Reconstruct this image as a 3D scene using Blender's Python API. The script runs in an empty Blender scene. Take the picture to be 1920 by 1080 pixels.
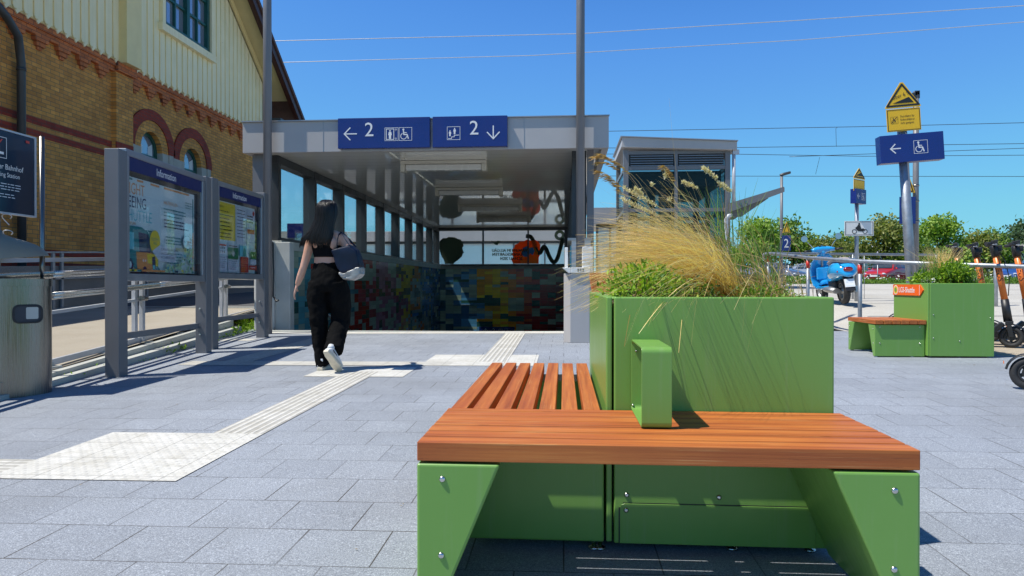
import bpy, bmesh, math, random
from mathutils import Vector, Matrix
R = math.radians
rnd = random.Random(11)
sc = bpy.context.scene
COL = sc.collection

# ---------------------------------------------------------------- camera
cam_d = bpy.data.cameras.new('camera')
cam_d.sensor_width = 36.0
cam_d.lens = 24.375
cam_d.clip_start = 0.05
cam_d.clip_end = 3000
cam = bpy.data.objects.new('camera', cam_d)
COL.objects.link(cam)
cam.location = (0, 0, 0.915)
cam.rotation_euler = (R(90 - 0.308), 0, R(4.27))
sc.camera = cam

# ---------------------------------------------------------------- light
SUN_EL = 62.0
SUNV = Vector((1, 0.364, -2.0)).normalized()      # direction the light travels
world = bpy.data.worlds.new("World")
sc.world = world
world.use_nodes = True
nt = world.node_tree
for n in list(nt.nodes):
    nt.nodes.remove(n)
sky = nt.nodes.new('ShaderNodeTexSky')
sky.sky_type = 'NISHITA'
sky.sun_disc = False
sky.sun_elevation = R(SUN_EL)
sky.sun_rotation = R(250)
sky.air_density = 0.8
sky.dust_density = 0.0
sky.ozone_density = 3.0
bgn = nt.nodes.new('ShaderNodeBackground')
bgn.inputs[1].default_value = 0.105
out = nt.nodes.new('ShaderNodeOutputWorld')
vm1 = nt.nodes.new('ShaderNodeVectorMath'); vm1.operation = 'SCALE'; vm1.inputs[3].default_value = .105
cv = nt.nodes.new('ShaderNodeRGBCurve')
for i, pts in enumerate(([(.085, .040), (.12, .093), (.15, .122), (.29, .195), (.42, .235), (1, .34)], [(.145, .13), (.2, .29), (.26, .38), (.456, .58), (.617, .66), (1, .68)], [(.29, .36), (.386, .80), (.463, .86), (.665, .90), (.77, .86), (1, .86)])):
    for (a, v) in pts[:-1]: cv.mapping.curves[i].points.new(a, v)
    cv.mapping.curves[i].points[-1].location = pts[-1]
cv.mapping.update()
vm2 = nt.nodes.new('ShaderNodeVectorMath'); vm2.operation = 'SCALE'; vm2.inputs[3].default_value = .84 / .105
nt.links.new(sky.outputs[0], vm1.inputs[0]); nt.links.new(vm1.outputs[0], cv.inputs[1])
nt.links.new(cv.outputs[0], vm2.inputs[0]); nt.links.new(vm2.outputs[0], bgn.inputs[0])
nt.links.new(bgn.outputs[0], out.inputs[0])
sun_d = bpy.data.lights.new('sun', 'SUN')
sun_d.energy = 5.0
sun_d.angle = R(0.53)
sun_d.color = (1.0, 0.955, 0.85)
sun = bpy.data.objects.new('sun', sun_d)
COL.objects.link(sun)
sun.rotation_euler = SUNV.to_track_quat('-Z', 'Y').to_euler()
sc.view_settings.view_transform = 'Standard'
sc.view_settings.look = 'None'
sc.view_settings.gamma = 1.0
sc.view_settings.exposure = 0.22
sc.cycles.max_bounces = 8
sc.cycles.transparent_max_bounces = 24

# ---------------------------------------------------------------- materials
class NT:
    def __init__(s, name):
        s.m = bpy.data.materials.new(name)
        s.m.use_nodes = True
        s.t = s.m.node_tree
        s.b = s.t.nodes['Principled BSDF']
        s.o = s.t.nodes['Material Output']
    def n(s, kind, **kw):
        x = s.t.nodes.new('ShaderNode' + kind)
        for k, v in kw.items():
            setattr(x, k, v)
        return x
    def l(s, a, b):
        s.t.links.new(a, b)
    def coord(s, kind='Object'):
        if kind == 'World':
            return s.n('NewGeometry').outputs['Position']
        return s.n('TexCoord').outputs[kind]
    def math(s, op, a, b=None, c=None):
        x = s.n('Math', operation=op)
        for i, v in enumerate((a, b, c)):
            if v is None:
                continue
            if hasattr(v, 'node'):
                s.l(v, x.inputs[i])
            else:
                x.inputs[i].default_value = v
        return x.outputs[0]
    def noise(s, co, scale, detail=3, rough=.55):
        x = s.n('TexNoise')
        x.inputs['Scale'].default_value = scale
        x.inputs['Detail'].default_value = detail
        x.inputs['Roughness'].default_value = rough
        s.l(co, x.inputs['Vector'])
        return x.outputs[0]
    def mapping(s, co, sc_=(1, 1, 1), rot=(0, 0, 0)):
        x = s.n('Mapping')
        x.inputs['Scale'].default_value = sc_
        x.inputs['Rotation'].default_value = rot
        s.l(co, x.inputs['Vector'])
        return x.outputs[0]
    def ramp(s, fac, stops, interp='LINEAR'):
        x = s.n('ValToRGB')
        x.color_ramp.interpolation = interp
        e = x.color_ramp.elements
        while len(e) > 1:
            e.remove(e[-1])
        e[0].position = stops[0][0]
        e[0].color = rgba(stops[0][1])
        for p, c in stops[1:]:
            q = e.new(p)
            q.color = rgba(c)
        s.l(fac, x.inputs[0])
        return x.outputs[0]
    def mix(s, fac, a, b, mode='MIX'):
        x = s.n('MixRGB', blend_type=mode)
        for i, v in enumerate((fac, a, b)):
            if hasattr(v, 'node'):
                s.l(v, x.inputs[i])
            elif i == 0:
                x.inputs[0].default_value = v
            else:
                x.inputs[i].default_value = rgba(v)
        return x.outputs[0]
    def bump(s, h, strength=.3, dist=.01):
        x = s.n('Bump')
        x.inputs['Strength'].default_value = strength
        x.inputs['Distance'].default_value = dist
        s.l(h, x.inputs['Height'])
        s.l(x.outputs[0], s.b.inputs['Normal'])
    def set(s, **kw):
        names = dict(col='Base Color', rough='Roughness', metal='Metallic', spec='Specular IOR Level', coat='Coat Weight', coatr='Coat Roughness', sub='Subsurface Weight', sheen='Sheen Weight', trans='Transmission Weight')
        for k, v in kw.items():
            i = s.b.inputs[names[k]]
            if hasattr(v, 'node'):
                s.l(v, i)
            elif k == 'col':
                i.default_value = rgba(v)
            else:
                i.default_value = v
        return s.m

def rgba(c):
    if isinstance(c, (int, float)):
        return (c, c, c, 1)
    return (c[0], c[1], c[2], 1)

def mul(c, k):
    return tuple(min(1, x * k) for x in c[:3])

def plain(name, col, rough=.5, metal=0., var=.08, scale=6., bump=0., coat=0., spec=.5, bscale=60, coord='Object'):
    s = NT(name)
    co = s.coord(coord)
    f = s.noise(co, scale, 5)
    c = s.ramp(f, [(.3, mul(col, 1 - var)), (.7, mul(col, 1 + var))])
    s.set(col=c, rough=rough, metal=metal, coat=coat, spec=spec)
    if var > 0:
        rr = s.ramp(s.noise(co, scale * 2.3, 4), [(.3, max(.02, rough - .07)), (.7, min(1, rough + .07))])
        s.l(rr, s.b.inputs['Roughness'])
    if bump:
        s.bump(s.noise(co, bscale, 3), bump, .004)
    return s.m

M = {}
# ---------------------------------------------------------------- mesh builder
_txt = {}
def text_mesh(body, font_shear=0.0):
    if body in _txt:
        return _txt[body]
    cu = bpy.data.curves.new('lettering', 'FONT')
    cu.body = body
    cu.size = 1.0
    cu.resolution_u = 3
    o = bpy.data.objects.new('lettering', cu)
    COL.objects.link(o)
    me = bpy.data.meshes.new_from_object(o)
    v = [tuple(x.co) for x in me.vertices]
    f = [tuple(p.vertices) for p in me.polygons]
    bpy.data.objects.remove(o)
    bpy.data.meshes.remove(me)
    bpy.data.curves.remove(cu)
    _txt[body] = (v, f)
    return v, f

class MB:
    def __init__(s):
        s.v = []; s.f = []; s.sm = []; s.mi = []; s.cur = 0
    def add(s, vs, fs, smooth=False, M=None):
        k = len(s.v)
        if M is not None:
            vs = [M @ Vector(v) for v in vs]
        s.v += [tuple(v) for v in vs]
        for f in fs:
            s.f.append([i + k for i in f]); s.sm.append(smooth); s.mi.append(s.cur)
        return s
    def box(s, x0, x1, y0, y1, z0, z1, M=None):
        v = [(x0, y0, z0), (x1, y0, z0), (x1, y1, z0), (x0, y1, z0), (x0, y0, z1), (x1, y0, z1), (x1, y1, z1), (x0, y1, z1)]
        return s.add(v, [(0, 3, 2, 1), (4, 5, 6, 7), (0, 1, 5, 4), (1, 2, 6, 5), (2, 3, 7, 6), (3, 0, 4, 7)], M=M)
    def bar(s, a, b, w, h, up=(0, 0, 1)):
        a = Vector(a); b = Vector(b); d = (b - a).normalized(); up = Vector(up)
        x = d.cross(up).normalized(); z = x.cross(d).normalized()
        v = []
        for p in (a, b):
            for (i, j) in ((-1, -1), (1, -1), (1, 1), (-1, 1)):
                v.append(p + x * i * w / 2 + z * j * h / 2)
        return s.add(v, [(0, 1, 2, 3), (7, 6, 5, 4), (0, 4, 5, 1), (1, 5, 6, 2), (2, 6, 7, 3), (3, 7, 4, 0)])
    def prism(s, poly, axis, a, b, M=None):
        def pt(p, t):
            if axis == 'x': return (t, p[0], p[1])
            if axis == 'y': return (p[0], t, p[1])
            return (p[0], p[1], t)
        n = len(poly)
        v = [pt(p, a) for p in poly] + [pt(p, b) for p in poly]
        f = [tuple(range(n)), tuple(range(2 * n - 1, n - 1, -1))]
        for i in range(n):
            j = (i + 1) % n
            f.append((i, i + n, j + n, j))
        return s.add(v, f, M=M)
    def loft(s, pts, rad, n=12, smooth=True, cap=True, up=(0, 0, 1), M=None):
        pts = [Vector(p) for p in pts]
        rad = [r if isinstance(r, (tuple, list)) else (r, r) for r in rad]
        v = []; f = []
        N = len(pts); prevx = None
        for i, p in enumerate(pts):
            d = (pts[min(i + 1, N - 1)] - pts[max(i - 1, 0)])
            d = d.normalized() if d.length > 1e-9 else Vector((0, 0, 1))
            if prevx is None:
                u = Vector(up)
                if abs(d.dot(u)) > .95: u = Vector((0, 1, 0))
                x = u.cross(d).normalized()
            else:
                x = (prevx - d * prevx.dot(d)).normalized()
            prevx = x; y = d.cross(x)
            for k in range(n):
                a = 2 * math.pi * k / n
                v.append(p + x * math.cos(a) * rad[i][0] + y * math.sin(a) * rad[i][1])
        for i in range(N - 1):
            for k in range(n):
                k2 = (k + 1) % n
                f.append((i * n + k, i * n + k2, (i + 1) * n + k2, (i + 1) * n + k))
        s.add(v, f, smooth, M)
        if cap:
            k0 = len(s.v) - len(v)
            s.f.append([k0 + k for k in range(n)][::-1]); s.sm.append(False); s.mi.append(s.cur)
            s.f.append([k0 + (N - 1) * n + k for k in range(n)]); s.sm.append(False); s.mi.append(s.cur)
        return s
    def tube(s, pts, r, n=8, cap=True, M=None):
        rr = r if isinstance(r, (list, tuple)) else [r] * len(pts)
        return s.loft(pts, list(rr), n, True, cap, M=M)
    def cyl(s, a, b, r, n=16, M=None):
        return s.loft([a, b], [r, r], n, True, True, M=M)
    def lathe(s, prof, c=(0, 0, 0), n=24, sx=1, sy=1, M=None, smooth=True):
        v = []; f = []
        for (r, z) in prof:
            for k in range(n):
                a = 2 * math.pi * k / n
                v.append((c[0] + r * sx * math.cos(a), c[1] + r * sy * math.sin(a), c[2] + z))
        for i in range(len(prof) - 1):
            for k in range(n):
                k2 = (k + 1) % n
                f.append((i * n + k, i * n + k2, (i + 1) * n + k2, (i + 1) * n + k))
        return s.add(v, f, smooth, M)
    def ball(s, c, r, n=14, M=None):
        if not isinstance(r, (tuple, list)): r = (r, r, r)
        v = [(c[0], c[1], c[2] - r[2])]; f = []
        m = n // 2
        for i in range(1, m):
            t = -math.pi / 2 + math.pi * i / m
            for k in range(n):
                a = 2 * math.pi * k / n
                v.append((c[0] + r[0] * math.cos(t) * math.cos(a), c[1] + r[1] * math.cos(t) * math.sin(a), c[2] + r[2] * math.sin(t)))
        v.append((c[0], c[1], c[2] + r[2])); L = len(v) - 1
        for k in range(n):
            k2 = (k + 1) % n
            f.append((0, 1 + k2, 1 + k)); f.append((L, L - n + k, L - n + k2))
            for i in range(m - 2):
                f.append((1 + i * n + k, 1 + i * n + k2, 1 + (i + 1) * n + k2, 1 + (i + 1) * n + k))
        return s.add(v, f, True, M)
    def text(s, body, size, o, xd, yd, lift=0.0, align='L', sx=1.0):
        v, f = text_mesh(body)
        xd = Vector(xd).normalized(); yd = Vector(yd).normalized(); nd = xd.cross(yd)
        w = max([p[0] for p in v] + [0]) * size * sx
        dx = {'L': 0, 'C': -w / 2, 'R': -w}[align]
        o = Vector(o) + nd * lift
        vs = [o + xd * (p[0] * size * sx + dx) + yd * (p[1] * size) for p in v]
        return s.add(vs, f)
    def build(s, name, mats, parent=None, bevel=0, seg=2, ang=35, remesh=0, smooth_it=0):
        me = bpy.data.meshes.new(name)
        me.from_pydata(s.v, [], s.f)
        for m in (mats if isinstance(mats, (list, tuple)) else [mats]):
            me.materials.append(M[m] if isinstance(m, str) else m)
        for p, sm, mi in zip(me.polygons, s.sm, s.mi):
            p.use_smooth = sm; p.material_index = mi
        me.update()
        o = bpy.data.objects.new(name, me)
        COL.objects.link(o)
        if parent is not None:
            o.parent = parent
            if parent.type == 'EMPTY':
                o.matrix_parent_inverse = parent.matrix_basis.inverted()
        if bevel:
            b = o.modifiers.new('bevel', 'BEVEL'); b.width = bevel; b.segments = seg
            b.limit_method = 'ANGLE'; b.angle_limit = R(ang); b.harden_normals = False
        if remesh:
            b = o.modifiers.new('remesh', 'REMESH'); b.mode = 'VOXEL'; b.voxel_size = remesh; b.use_smooth_shade = True
        if smooth_it:
            b = o.modifiers.new('smooth', 'SMOOTH'); b.factor = .6; b.iterations = smooth_it
        return o

def thing(name, label, cat, loc=(0, 0, 0), rz=0, group=None):
    o = bpy.data.objects.new(name, None)
    COL.objects.link(o)
    o.location = loc; o.rotation_euler = (0, 0, rz)
    o.empty_display_size = .1
    o['label'] = label; o['category'] = cat
    if group: o['group'] = group
    return o

def tag(o, label, cat, group=None, kind=None):
    if label: o['label'] = label
    if cat: o['category'] = cat
    if group: o['group'] = group
    if kind: o['kind'] = kind
    return o

def struct(o):
    o['kind'] = 'structure'
    return o

def dup(root, loc, rz=None, label=None, group=None, scale=None):
    r = root.copy(); COL.objects.link(r); r.location = loc
    if rz is not None: r.rotation_euler = (0, 0, rz)
    if scale is not None: r.scale = (scale,) * 3 if not isinstance(scale, (tuple, list)) else scale
    if label: r['label'] = label
    if group: r['group'] = group
    for ch in list(root.children):
        c = ch.copy(); COL.objects.link(c); c.parent = r
        for g in ch.children:
            d = g.copy(); COL.objects.link(d); d.parent = c
    return r

def plane_z(x, y):
    return .0177 * y + .006 * x

def lerpt(t, x):
    if x <= t[0][0]: return t[0][1]
    for (a, b), (c, d) in zip(t, t[1:]):
        if x <= c: return b + (d - b) * (x - a) / (c - a)
    return t[-1][1]

def hz(x, y):
    b = .0177 * max(-20, min(y, 14)) + .006 * max(-8, min(x, 8))
    k = min(1, max(0, (x - 4.3) / .6))
    return b + k * lerpt([(9, 0), (10, .03), (13, .27), (20, .49), (25, .61), (30, .64), (60, .71)], y)

def az(x, y):
    return plane_z(-5, y) + lerpt([(0, .0), (4, .05), (6, .10), (9, .20), (11, .26), (14, .34), (34, .4)], y)
# ---------------------------------------------------------------- material library
def mk_paving():
    s = NT('paving')
    co = s.coord('World')
    br = s.n('TexBrick'); br.offset = .5; br.offset_frequency = 2; br.squash = 1.0
    s.l(s.mapping(co, (1, 1, 1)), br.inputs['Vector'])
    br.inputs['Scale'].default_value = 1.0
    br.inputs['Brick Width'].default_value = .302
    br.inputs['Row Height'].default_value = .302
    br.inputs['Mortar Size'].default_value = .0026
    br.inputs['Mortar Smooth'].default_value = .1
    br.inputs['Bias'].default_value = 0
    br.inputs['Color1'].default_value = (.270, .296, .342, 1)
    br.inputs['Color2'].default_value = (.306, .334, .382, 1)
    br.inputs['Mortar'].default_value = (.07, .065, .06, 1)
    speck = s.ramp(s.noise(co, 260, 2, .7), [(.40, (.62, .62, .64)), (.5, (1, 1, 1)), (.60, (1.0, 1.0, 1.0)), (.70, (1.9, 1.9, 1.85))])
    c = s.mix(1, br.outputs[0], speck, 'MULTIPLY')
    speck2 = s.ramp(s.noise(co, 115, 3, .8), [(.30, (.62, .62, .64)), (.42, (.92, .92, .92)), (.58, (1.06, 1.06, 1.06)), (.66, (1.5, 1.5, 1.47)), (.72, (2.0, 2.0, 1.95))])
    c = s.mix(1, c, speck2, 'MULTIPLY')
    dirt = s.ramp(s.noise(co, .8, 6, .65), [(.35, (.86, .85, .83)), (.6, (1.05, 1.05, 1.05))])
    c = s.mix(1, c, dirt, 'MULTIPLY')
    # stained blotches
    st = s.ramp(s.noise(co, 3.7, 5, .7), [(.66, (1, 1, 1)), (.72, (.78, .76, .74))])
    c = s.mix(1, c, st, 'MULTIPLY')
    # trodden gum and oil spots
    vo = s.n('TexVoronoi', feature='F1'); vo.inputs['Scale'].default_value = 1.7; s.l(co, vo.inputs['Vector'])
    vr = s.n('SeparateXYZ'); s.l(vo.outputs['Color'], vr.inputs[0])
    spot = s.math('LESS_THAN', s.math('ADD', vo.outputs['Distance'], s.math('MULTIPLY', s.noise(co, 40, 2), .02)), s.math('MULTIPLY', s.math('SUBTRACT', vr.outputs[0], .45), .075))
    c = s.mix(s.math('MULTIPLY', spot, .55), c, (.09, .085, .08))
    # joints fade in and out
    jf = s.ramp(s.noise(co, 1.9, 3), [(.40, (0, 0, 0)), (.58, (1, 1, 1))])
    base = s.mix(1, (.288, .315, .362), speck, 'MULTIPLY')
    base = s.mix(1, base, speck2, 'MULTIPLY'); base = s.mix(1, base, dirt, 'MULTIPLY')
    jm = s.math('MULTIPLY', br.outputs[1], s.math('SUBTRACT', 1.0, s.math('MULTIPLY', jf, .55)))
    c = s.mix(jm, s.mix(br.outputs[1], c, base), (.06, .055, .05))
    s.set(col=c, rough=.72, spec=.45)
    h = s.math('SUBTRACT', s.math('MULTIPLY', s.noise(co, 350, 2), .35), s.math('MULTIPLY', br.outputs[1], .8))
    s.bump(h, .35, .004)
    return s.m

def mk_tactile(kind):
    s = NT('tactile_' + kind)
    co = s.coord('World')
    sp = s.n('SeparateXYZ'); s.l(co, sp.inputs[0])
    base = s.ramp(s.noise(co, 30, 5, .7), [(.3, (.52, .515, .485)), (.6, (.66, .65, .615))])
    base = s.mix(1, base, s.ramp(s.noise(co, 3, 5, .7), [(.35, (.85, .84, .82)), (.6, (1, 1, 1))]), 'MULTIPLY')
    ax = sp.outputs[0] if kind != 'ribs_across' else sp.outputs[1]
    if kind == 'studs':
        row = s.math('FLOOR', s.math('DIVIDE', sp.outputs[1], .0375))
        ox = s.math('MULTIPLY', s.math('MODULO', s.math('ABSOLUTE', row), 2), .5)
        fx = s.math('SUBTRACT', s.math('FRACT', s.math('ADD', s.math('DIVIDE', sp.outputs[0], .06), ox)), .5)
        fy = s.math('SUBTRACT', s.math('FRACT', s.math('DIVIDE', sp.outputs[1], .0375)), .5)
        d2 = s.math('ADD', s.math('MULTIPLY', s.math('MULTIPLY', fx, fx), 2.56), s.math('MULTIPLY', fy, fy))
        h = s.math('SUBTRACT', 1, s.math('MINIMUM', 1, s.math('MULTIPLY', s.math('POWER', d2, .5), 2.6)))
        ringm = s.math('MULTIPLY', s.math('GREATER_THAN', s.math('POWER', d2, .5), .30), s.math('LESS_THAN', s.math('POWER', d2, .5), .42))
        base = s.mix(s.math('MULTIPLY', ringm, .30), base, (.33, .32, .29))
        bs = .7
    else:
        h = s.math('SINE', s.math('MULTIPLY', ax, 2 * math.pi / .05))
        h = s.math('MULTIPLY', s.math('MAXIMUM', s.math('MINIMUM', s.math('MULTIPLY', h, 2.5), 1), -1), .5)
        groove = s.ramp(h, [(0, (.72, .71, .69)), (.12, (1, 1, 1))])
        base = s.mix(1, base, groove, 'MULTIPLY')
        bs = .9
    fl = s.n('VectorMath', operation='FRACTION')
    s.l(s.mapping(co, (1 / .3, 1 / .3, 1)), fl.inputs[0])
    s2 = s.n('SeparateXYZ'); s.l(fl.outputs[0], s2.inputs[0])
    jx = s.math('LESS_THAN', s2.outputs[0], .012); jy = s.math('LESS_THAN', s2.outputs[1], .012)
    j = s.math('MAXIMUM', jx, jy)
    st = s.ramp(s.noise(co, 7, 6, .75), [(.50, (1, 1, 1)), (.64, (.90, .89, .86)), (.74, (.74, .72, .68))])
    base = s.mix(1, base, st, 'MULTIPLY')
    c = s.mix(s.math('MULTIPLY', j, .85), base, (.15, .14, .12))
    s.set(col=c, rough=.7)
    s.bump(h, bs, .005)
    return s.m

def mk_brick(name='yellow_brick', a=(.74, .345, .075), b=(.55, .24, .055), plane='yz'):
    s = NT(name)
    co = s.coord('World')
    sp = s.n('SeparateXYZ'); s.l(co, sp.inputs[0])
    cb = s.n('CombineXYZ'); s.l(sp.outputs[1], cb.inputs[0]); s.l(sp.outputs[2], cb.inputs[1])
    br = s.n('TexBrick'); br.offset = .5
    s.l(cb.outputs[0], br.inputs['Vector'])
    br.inputs['Scale'].default_value = 1
    br.inputs['Brick Width'].default_value = .25; br.inputs['Row Height'].default_value = .0833
    br.inputs['Mortar Size'].default_value = .006; br.inputs['Mortar Smooth'].default_value = .2
    br.inputs['Color1'].default_value = rgba(a); br.inputs['Color2'].default_value = rgba(b)
    br.inputs['Mortar'].default_value = (.20, .15, .09, 1) if name == 'yellow_brick' else (.12, .06, .05, 1)
    wn = s.n('TexWhiteNoise', noise_dimensions='2D')
    sn = s.n('VectorMath', operation='SNAP'); s.l(cb.outputs[0], sn.inputs[0]); sn.inputs[1].default_value = (.125, .0833, 1)
    s.l(sn.outputs[0], wn.inputs['Vector'])
    v = s.ramp(wn.outputs[0], [(0, (.86, .84, .82)), (.5, (1, 1, 1)), (.9, (1.06, 1.07, 1.09)), (1, (1.2, 1.2, 1.2))])
    c = s.mix(1, br.outputs[0], v, 'MULTIPLY')
    c = s.mix(1, c, s.ramp(s.noise(co, .7, 5, .65), [(.3, (.8, .78, .76)), (.65, (1.08, 1.08, 1.08))]), 'MULTIPLY')
    s.set(col=c, rough=.85)
    s.bump(s.math('SUBTRACT', s.math('MULTIPLY', s.noise(co, 60, 3), .3), br.outputs[1]), .5, .008)
    return s.m

def mk_asphalt(name, a, b, sc_=220):
    s = NT(name); co = s.coord('World')
    c = s.ramp(s.noise(co, sc_, 3, .8), [(.35, mul(a, .75)), (.5, a), (.68, mul(a, 1.35))])
    c = s.mix(s.ramp(s.noise(co, .5, 6, .7), [(.4, 0), (.65, 1)]), c, s.mix(1, c, b, 'MULTIPLY'))
    s.set(col=c, rough=.9, spec=.3); s.bump(s.noise(co, sc_, 2), .4, .005)
    return s.m

def mk_tiles(axis, stops, amp=.5, base0=0., base1=1., seed=0.):
    s = NT('mosaic_tiles'); co = s.coord('World')
    sn = s.n('VectorMath', operation='SNAP'); s.l(co, sn.inputs[0]); sn.inputs[1].default_value = (.30, .30, .10)
    ad = s.n('VectorMath', operation='ADD'); s.l(sn.outputs[0], ad.inputs[0]); ad.inputs[1].default_value = (seed, seed * 1.3, seed * .7)
    sp = s.n('SeparateXYZ'); s.l(sn.outputs[0], sp.inputs[0])
    n1 = s.noise(s.mapping(ad.outputs[0], (1, 1, 1.9)), .85, 2, .6)
    wn = s.n('TexWhiteNoise', noise_dimensions='3D'); s.l(ad.outputs[0], wn.inputs['Vector'])
    u = s.n('MapRange'); s.l(sp.outputs[axis], u.inputs[0])
    u.inputs[1].default_value = base0; u.inputs[2].default_value = base1
    val = s.math('ADD', u.outputs[0], s.math('MULTIPLY', s.math('SUBTRACT', n1, .5), amp))
    val = s.math('ADD', val, s.math('MULTIPLY', s.math('SUBTRACT', wn.outputs[0], .5), .05))
    c = s.ramp(val, stops, 'CONSTANT')
    n2 = s.noise(s.mapping(ad.outputs[0], (1, 1, 2.0)), 1.45, 1, .5)
    aq = s.math('GREATER_THAN', s.math('ADD', n2, s.math('MULTIPLY', wn.outputs[0], .06)), .60)
    c = s.mix(aq, c, (.42, .55, .44))
    dk = s.math('LESS_THAN', s.math('ADD', n2, s.math('MULTIPLY', wn.outputs[0], .06)), .41)
    c = s.mix(dk, c, (.03, .13, .11))
    c = s.mix(1, c, s.ramp(wn.outputs[0], [(0, (.8, .8, .8)), (1, (1.15, 1.15, 1.15))]), 'MULTIPLY')
    fr = s.n('VectorMath', operation='FRACTION'); s.l(s.mapping(co, (1 / .3, 1 / .3, 10)), fr.inputs[0])
    f3 = s.n('SeparateXYZ'); s.l(fr.outputs[0], f3.inputs[0])
    j = s.math('MAXIMUM', s.math('LESS_THAN', f3.outputs[axis], .03), s.math('LESS_THAN', f3.outputs[2], .07))
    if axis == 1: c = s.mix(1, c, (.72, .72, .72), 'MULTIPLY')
    c = s.mix(s.math('MULTIPLY', j, .35), c, (.16, .16, .14))
    s.set(col=c, rough=.2, spec=.4)
    s.bump(s.math('SUBTRACT', 1, j), .3, .002)
    return s.m

def mk_frosted():
    s = NT('pale_glass')
    s.set(col=(.78, .84, .84), rough=.3)
    tr = s.n('BsdfTransparent'); tr.inputs[0].default_value = (.85, .92, .93, 1)
    mx = s.n('MixShader'); mx.inputs[0].default_value = .45
    s.l(s.b.outputs[0], mx.inputs[1]); s.l(tr.outputs[0], mx.inputs[2]); s.l(mx.outputs[0], s.o.inputs[0])
    return s.m

def mk_glass(name, tint=(.93, .97, .96), refl=1.0, rough=.0):
    s = NT(name)
    tr = s.n('BsdfTransparent'); tr.inputs[0].default_value = rgba(tint)
    gl = s.n('BsdfGlossy'); gl.inputs['Roughness'].default_value = rough; gl.inputs[0].default_value = (1, 1, 1, 1)
    fr = s.n('Fresnel'); fr.inputs[0].default_value = 1.45
    fac = s.math('MULTIPLY', fr.outputs[0], refl)
    mx = s.n('MixShader'); s.l(fac, mx.inputs[0]); s.l(tr.outputs[0], mx.inputs[1]); s.l(gl.outputs[0], mx.inputs[2])
    s.l(mx.outputs[0], s.o.inputs[0])
    s.t.nodes.remove(s.b)
    return s.m

def mk_green(name):
    s = NT(name); co = s.coord('World')
    base = s.ramp(s.noise(co, 1.3, 5, .6), [(.3, (.155, .325, .062)), (.7, (.172, .345, .070))])
    # dusty lower edges, run marks and small scuffs with a shape of their own
    run = s.noise(s.mapping(co, (26, 26, 1.3)), 1.5, 5, .7)
    dust = s.math('MULTIPLY', s.ramp(run, [(.52, 0), (.68, 1)]), .10)
    c = s.mix(dust, base, (.36, .38, .28))
    sc_ = s.noise(s.mapping(co, (60, 60, 22)), 2.2, 6, .8)
    c = s.mix(s.math('MULTIPLY', s.ramp(sc_, [(.72, 0), (.75, 1)]), .45), c, (.05, .12, .03))
    s.set(col=c, rough=s.ramp(run, [(.3, .30), (.7, .45)]), spec=.5)
    s.bump(s.noise(co, 420, 2), .05, .002)
    return s.m

def mk_film(name, col, k=.6):
    s = NT(name)
    s.set(col=col, rough=.5)
    tr = s.n('BsdfTranslucent'); tr.inputs[0].default_value = rgba(mul(col, 1.3))
    mx = s.n('MixShader'); mx.inputs[0].default_value = k
    s.l(s.b.outputs[0], mx.inputs[1]); s.l(tr.outputs[0], mx.inputs[2]); s.l(mx.outputs[0], s.o.inputs[0])
    return s.m

def mk_wood():
    s = NT('hardwood_slats'); co = s.coord('Object')
    return s, co

def wood(axis):
    s = NT('hardwood'); co = s.coord('World')
    stretch = (1.2, 45, 45) if axis == 'x' else (45, 1.2, 45)
    m = s.mapping(co, stretch)
    f = s.noise(m, 1.0, 6, .65)
    c = s.ramp(f, [(.28, (.20, .045, .010)), (.45, (.40, .110, .022)), (.60, (.52, .165, .034)), (.72, (.60, .23, .055))])
    m2 = s.mapping(co, (1.0, 170, 170) if axis == 'x' else (170, 1.0, 170))
    g = s.noise(m2, 1.6, 5, .75)
    g2 = s.math('MULTIPLY', s.ramp(g, [(.565, 0), (.64, 1)]), s.ramp(s.noise(co, 4, 3), [(.42, 0), (.6, 1)]))
    c = s.mix(s.math('MULTIPLY', g2, .75), c, (.74, .44, .17))
    c = s.mix(s.math('MULTIPLY', s.ramp(s.noise(s.mapping(co, (.9, 5, 1) if axis == 'x' else (5, .9, 1)), 1.4, 4, .6), [(.42, 0), (.62, 1)]), .55), c, (.34, .075, .022))
    c = s.mix(s.math('MULTIPLY', s.ramp(s.noise(s.mapping(co, (3, 60, 60) if axis == 'x' else (60, 3, 60)), 1.5, 5, .8), [(.63, 0), (.67, 1)]), .6), c, (.13, .035, .015))
    # every slat has its own tone
    sp = s.n('SeparateXYZ'); s.l(co, sp.inputs[0])
    ob = s.n('ObjectInfo')
    tone = s.ramp(s.math('FRACT', s.math('MULTIPLY', s.math('ADD', sp.outputs[1 if axis == 'x' else 0], 3.07), 13.7)), [(0, (.9, .9, .9)), (1, (1.08, 1.08, 1.08))])
    c = s.mix(1, c, tone, 'MULTIPLY')
    s.set(col=c, rough=.55, spec=.4)
    s.bump(s.math('ADD', g, f), .25, .002)
    return s.m

def mk_steel(name='brushed_steel', col=(.27, .258, .24), rough=.27, axis=2):
    s = NT(name); co = s.coord('Object')
    st = [90, 90, 90]; st[axis] = 1.0
    if axis == 0: st = [1.0, 90, 90]
    f = s.noise(s.mapping(co, tuple(st)), 3, 4, .6)
    s.set(col=s.ramp(f, [(.3, mul(col, .85)), (.7, mul(col, 1.1))]), metal=1.0, rough=s.ramp(f, [(.3, rough - .06), (.7, rough + .1)]))
    s.bump(f, .05, .001)
    return s.m

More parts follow.
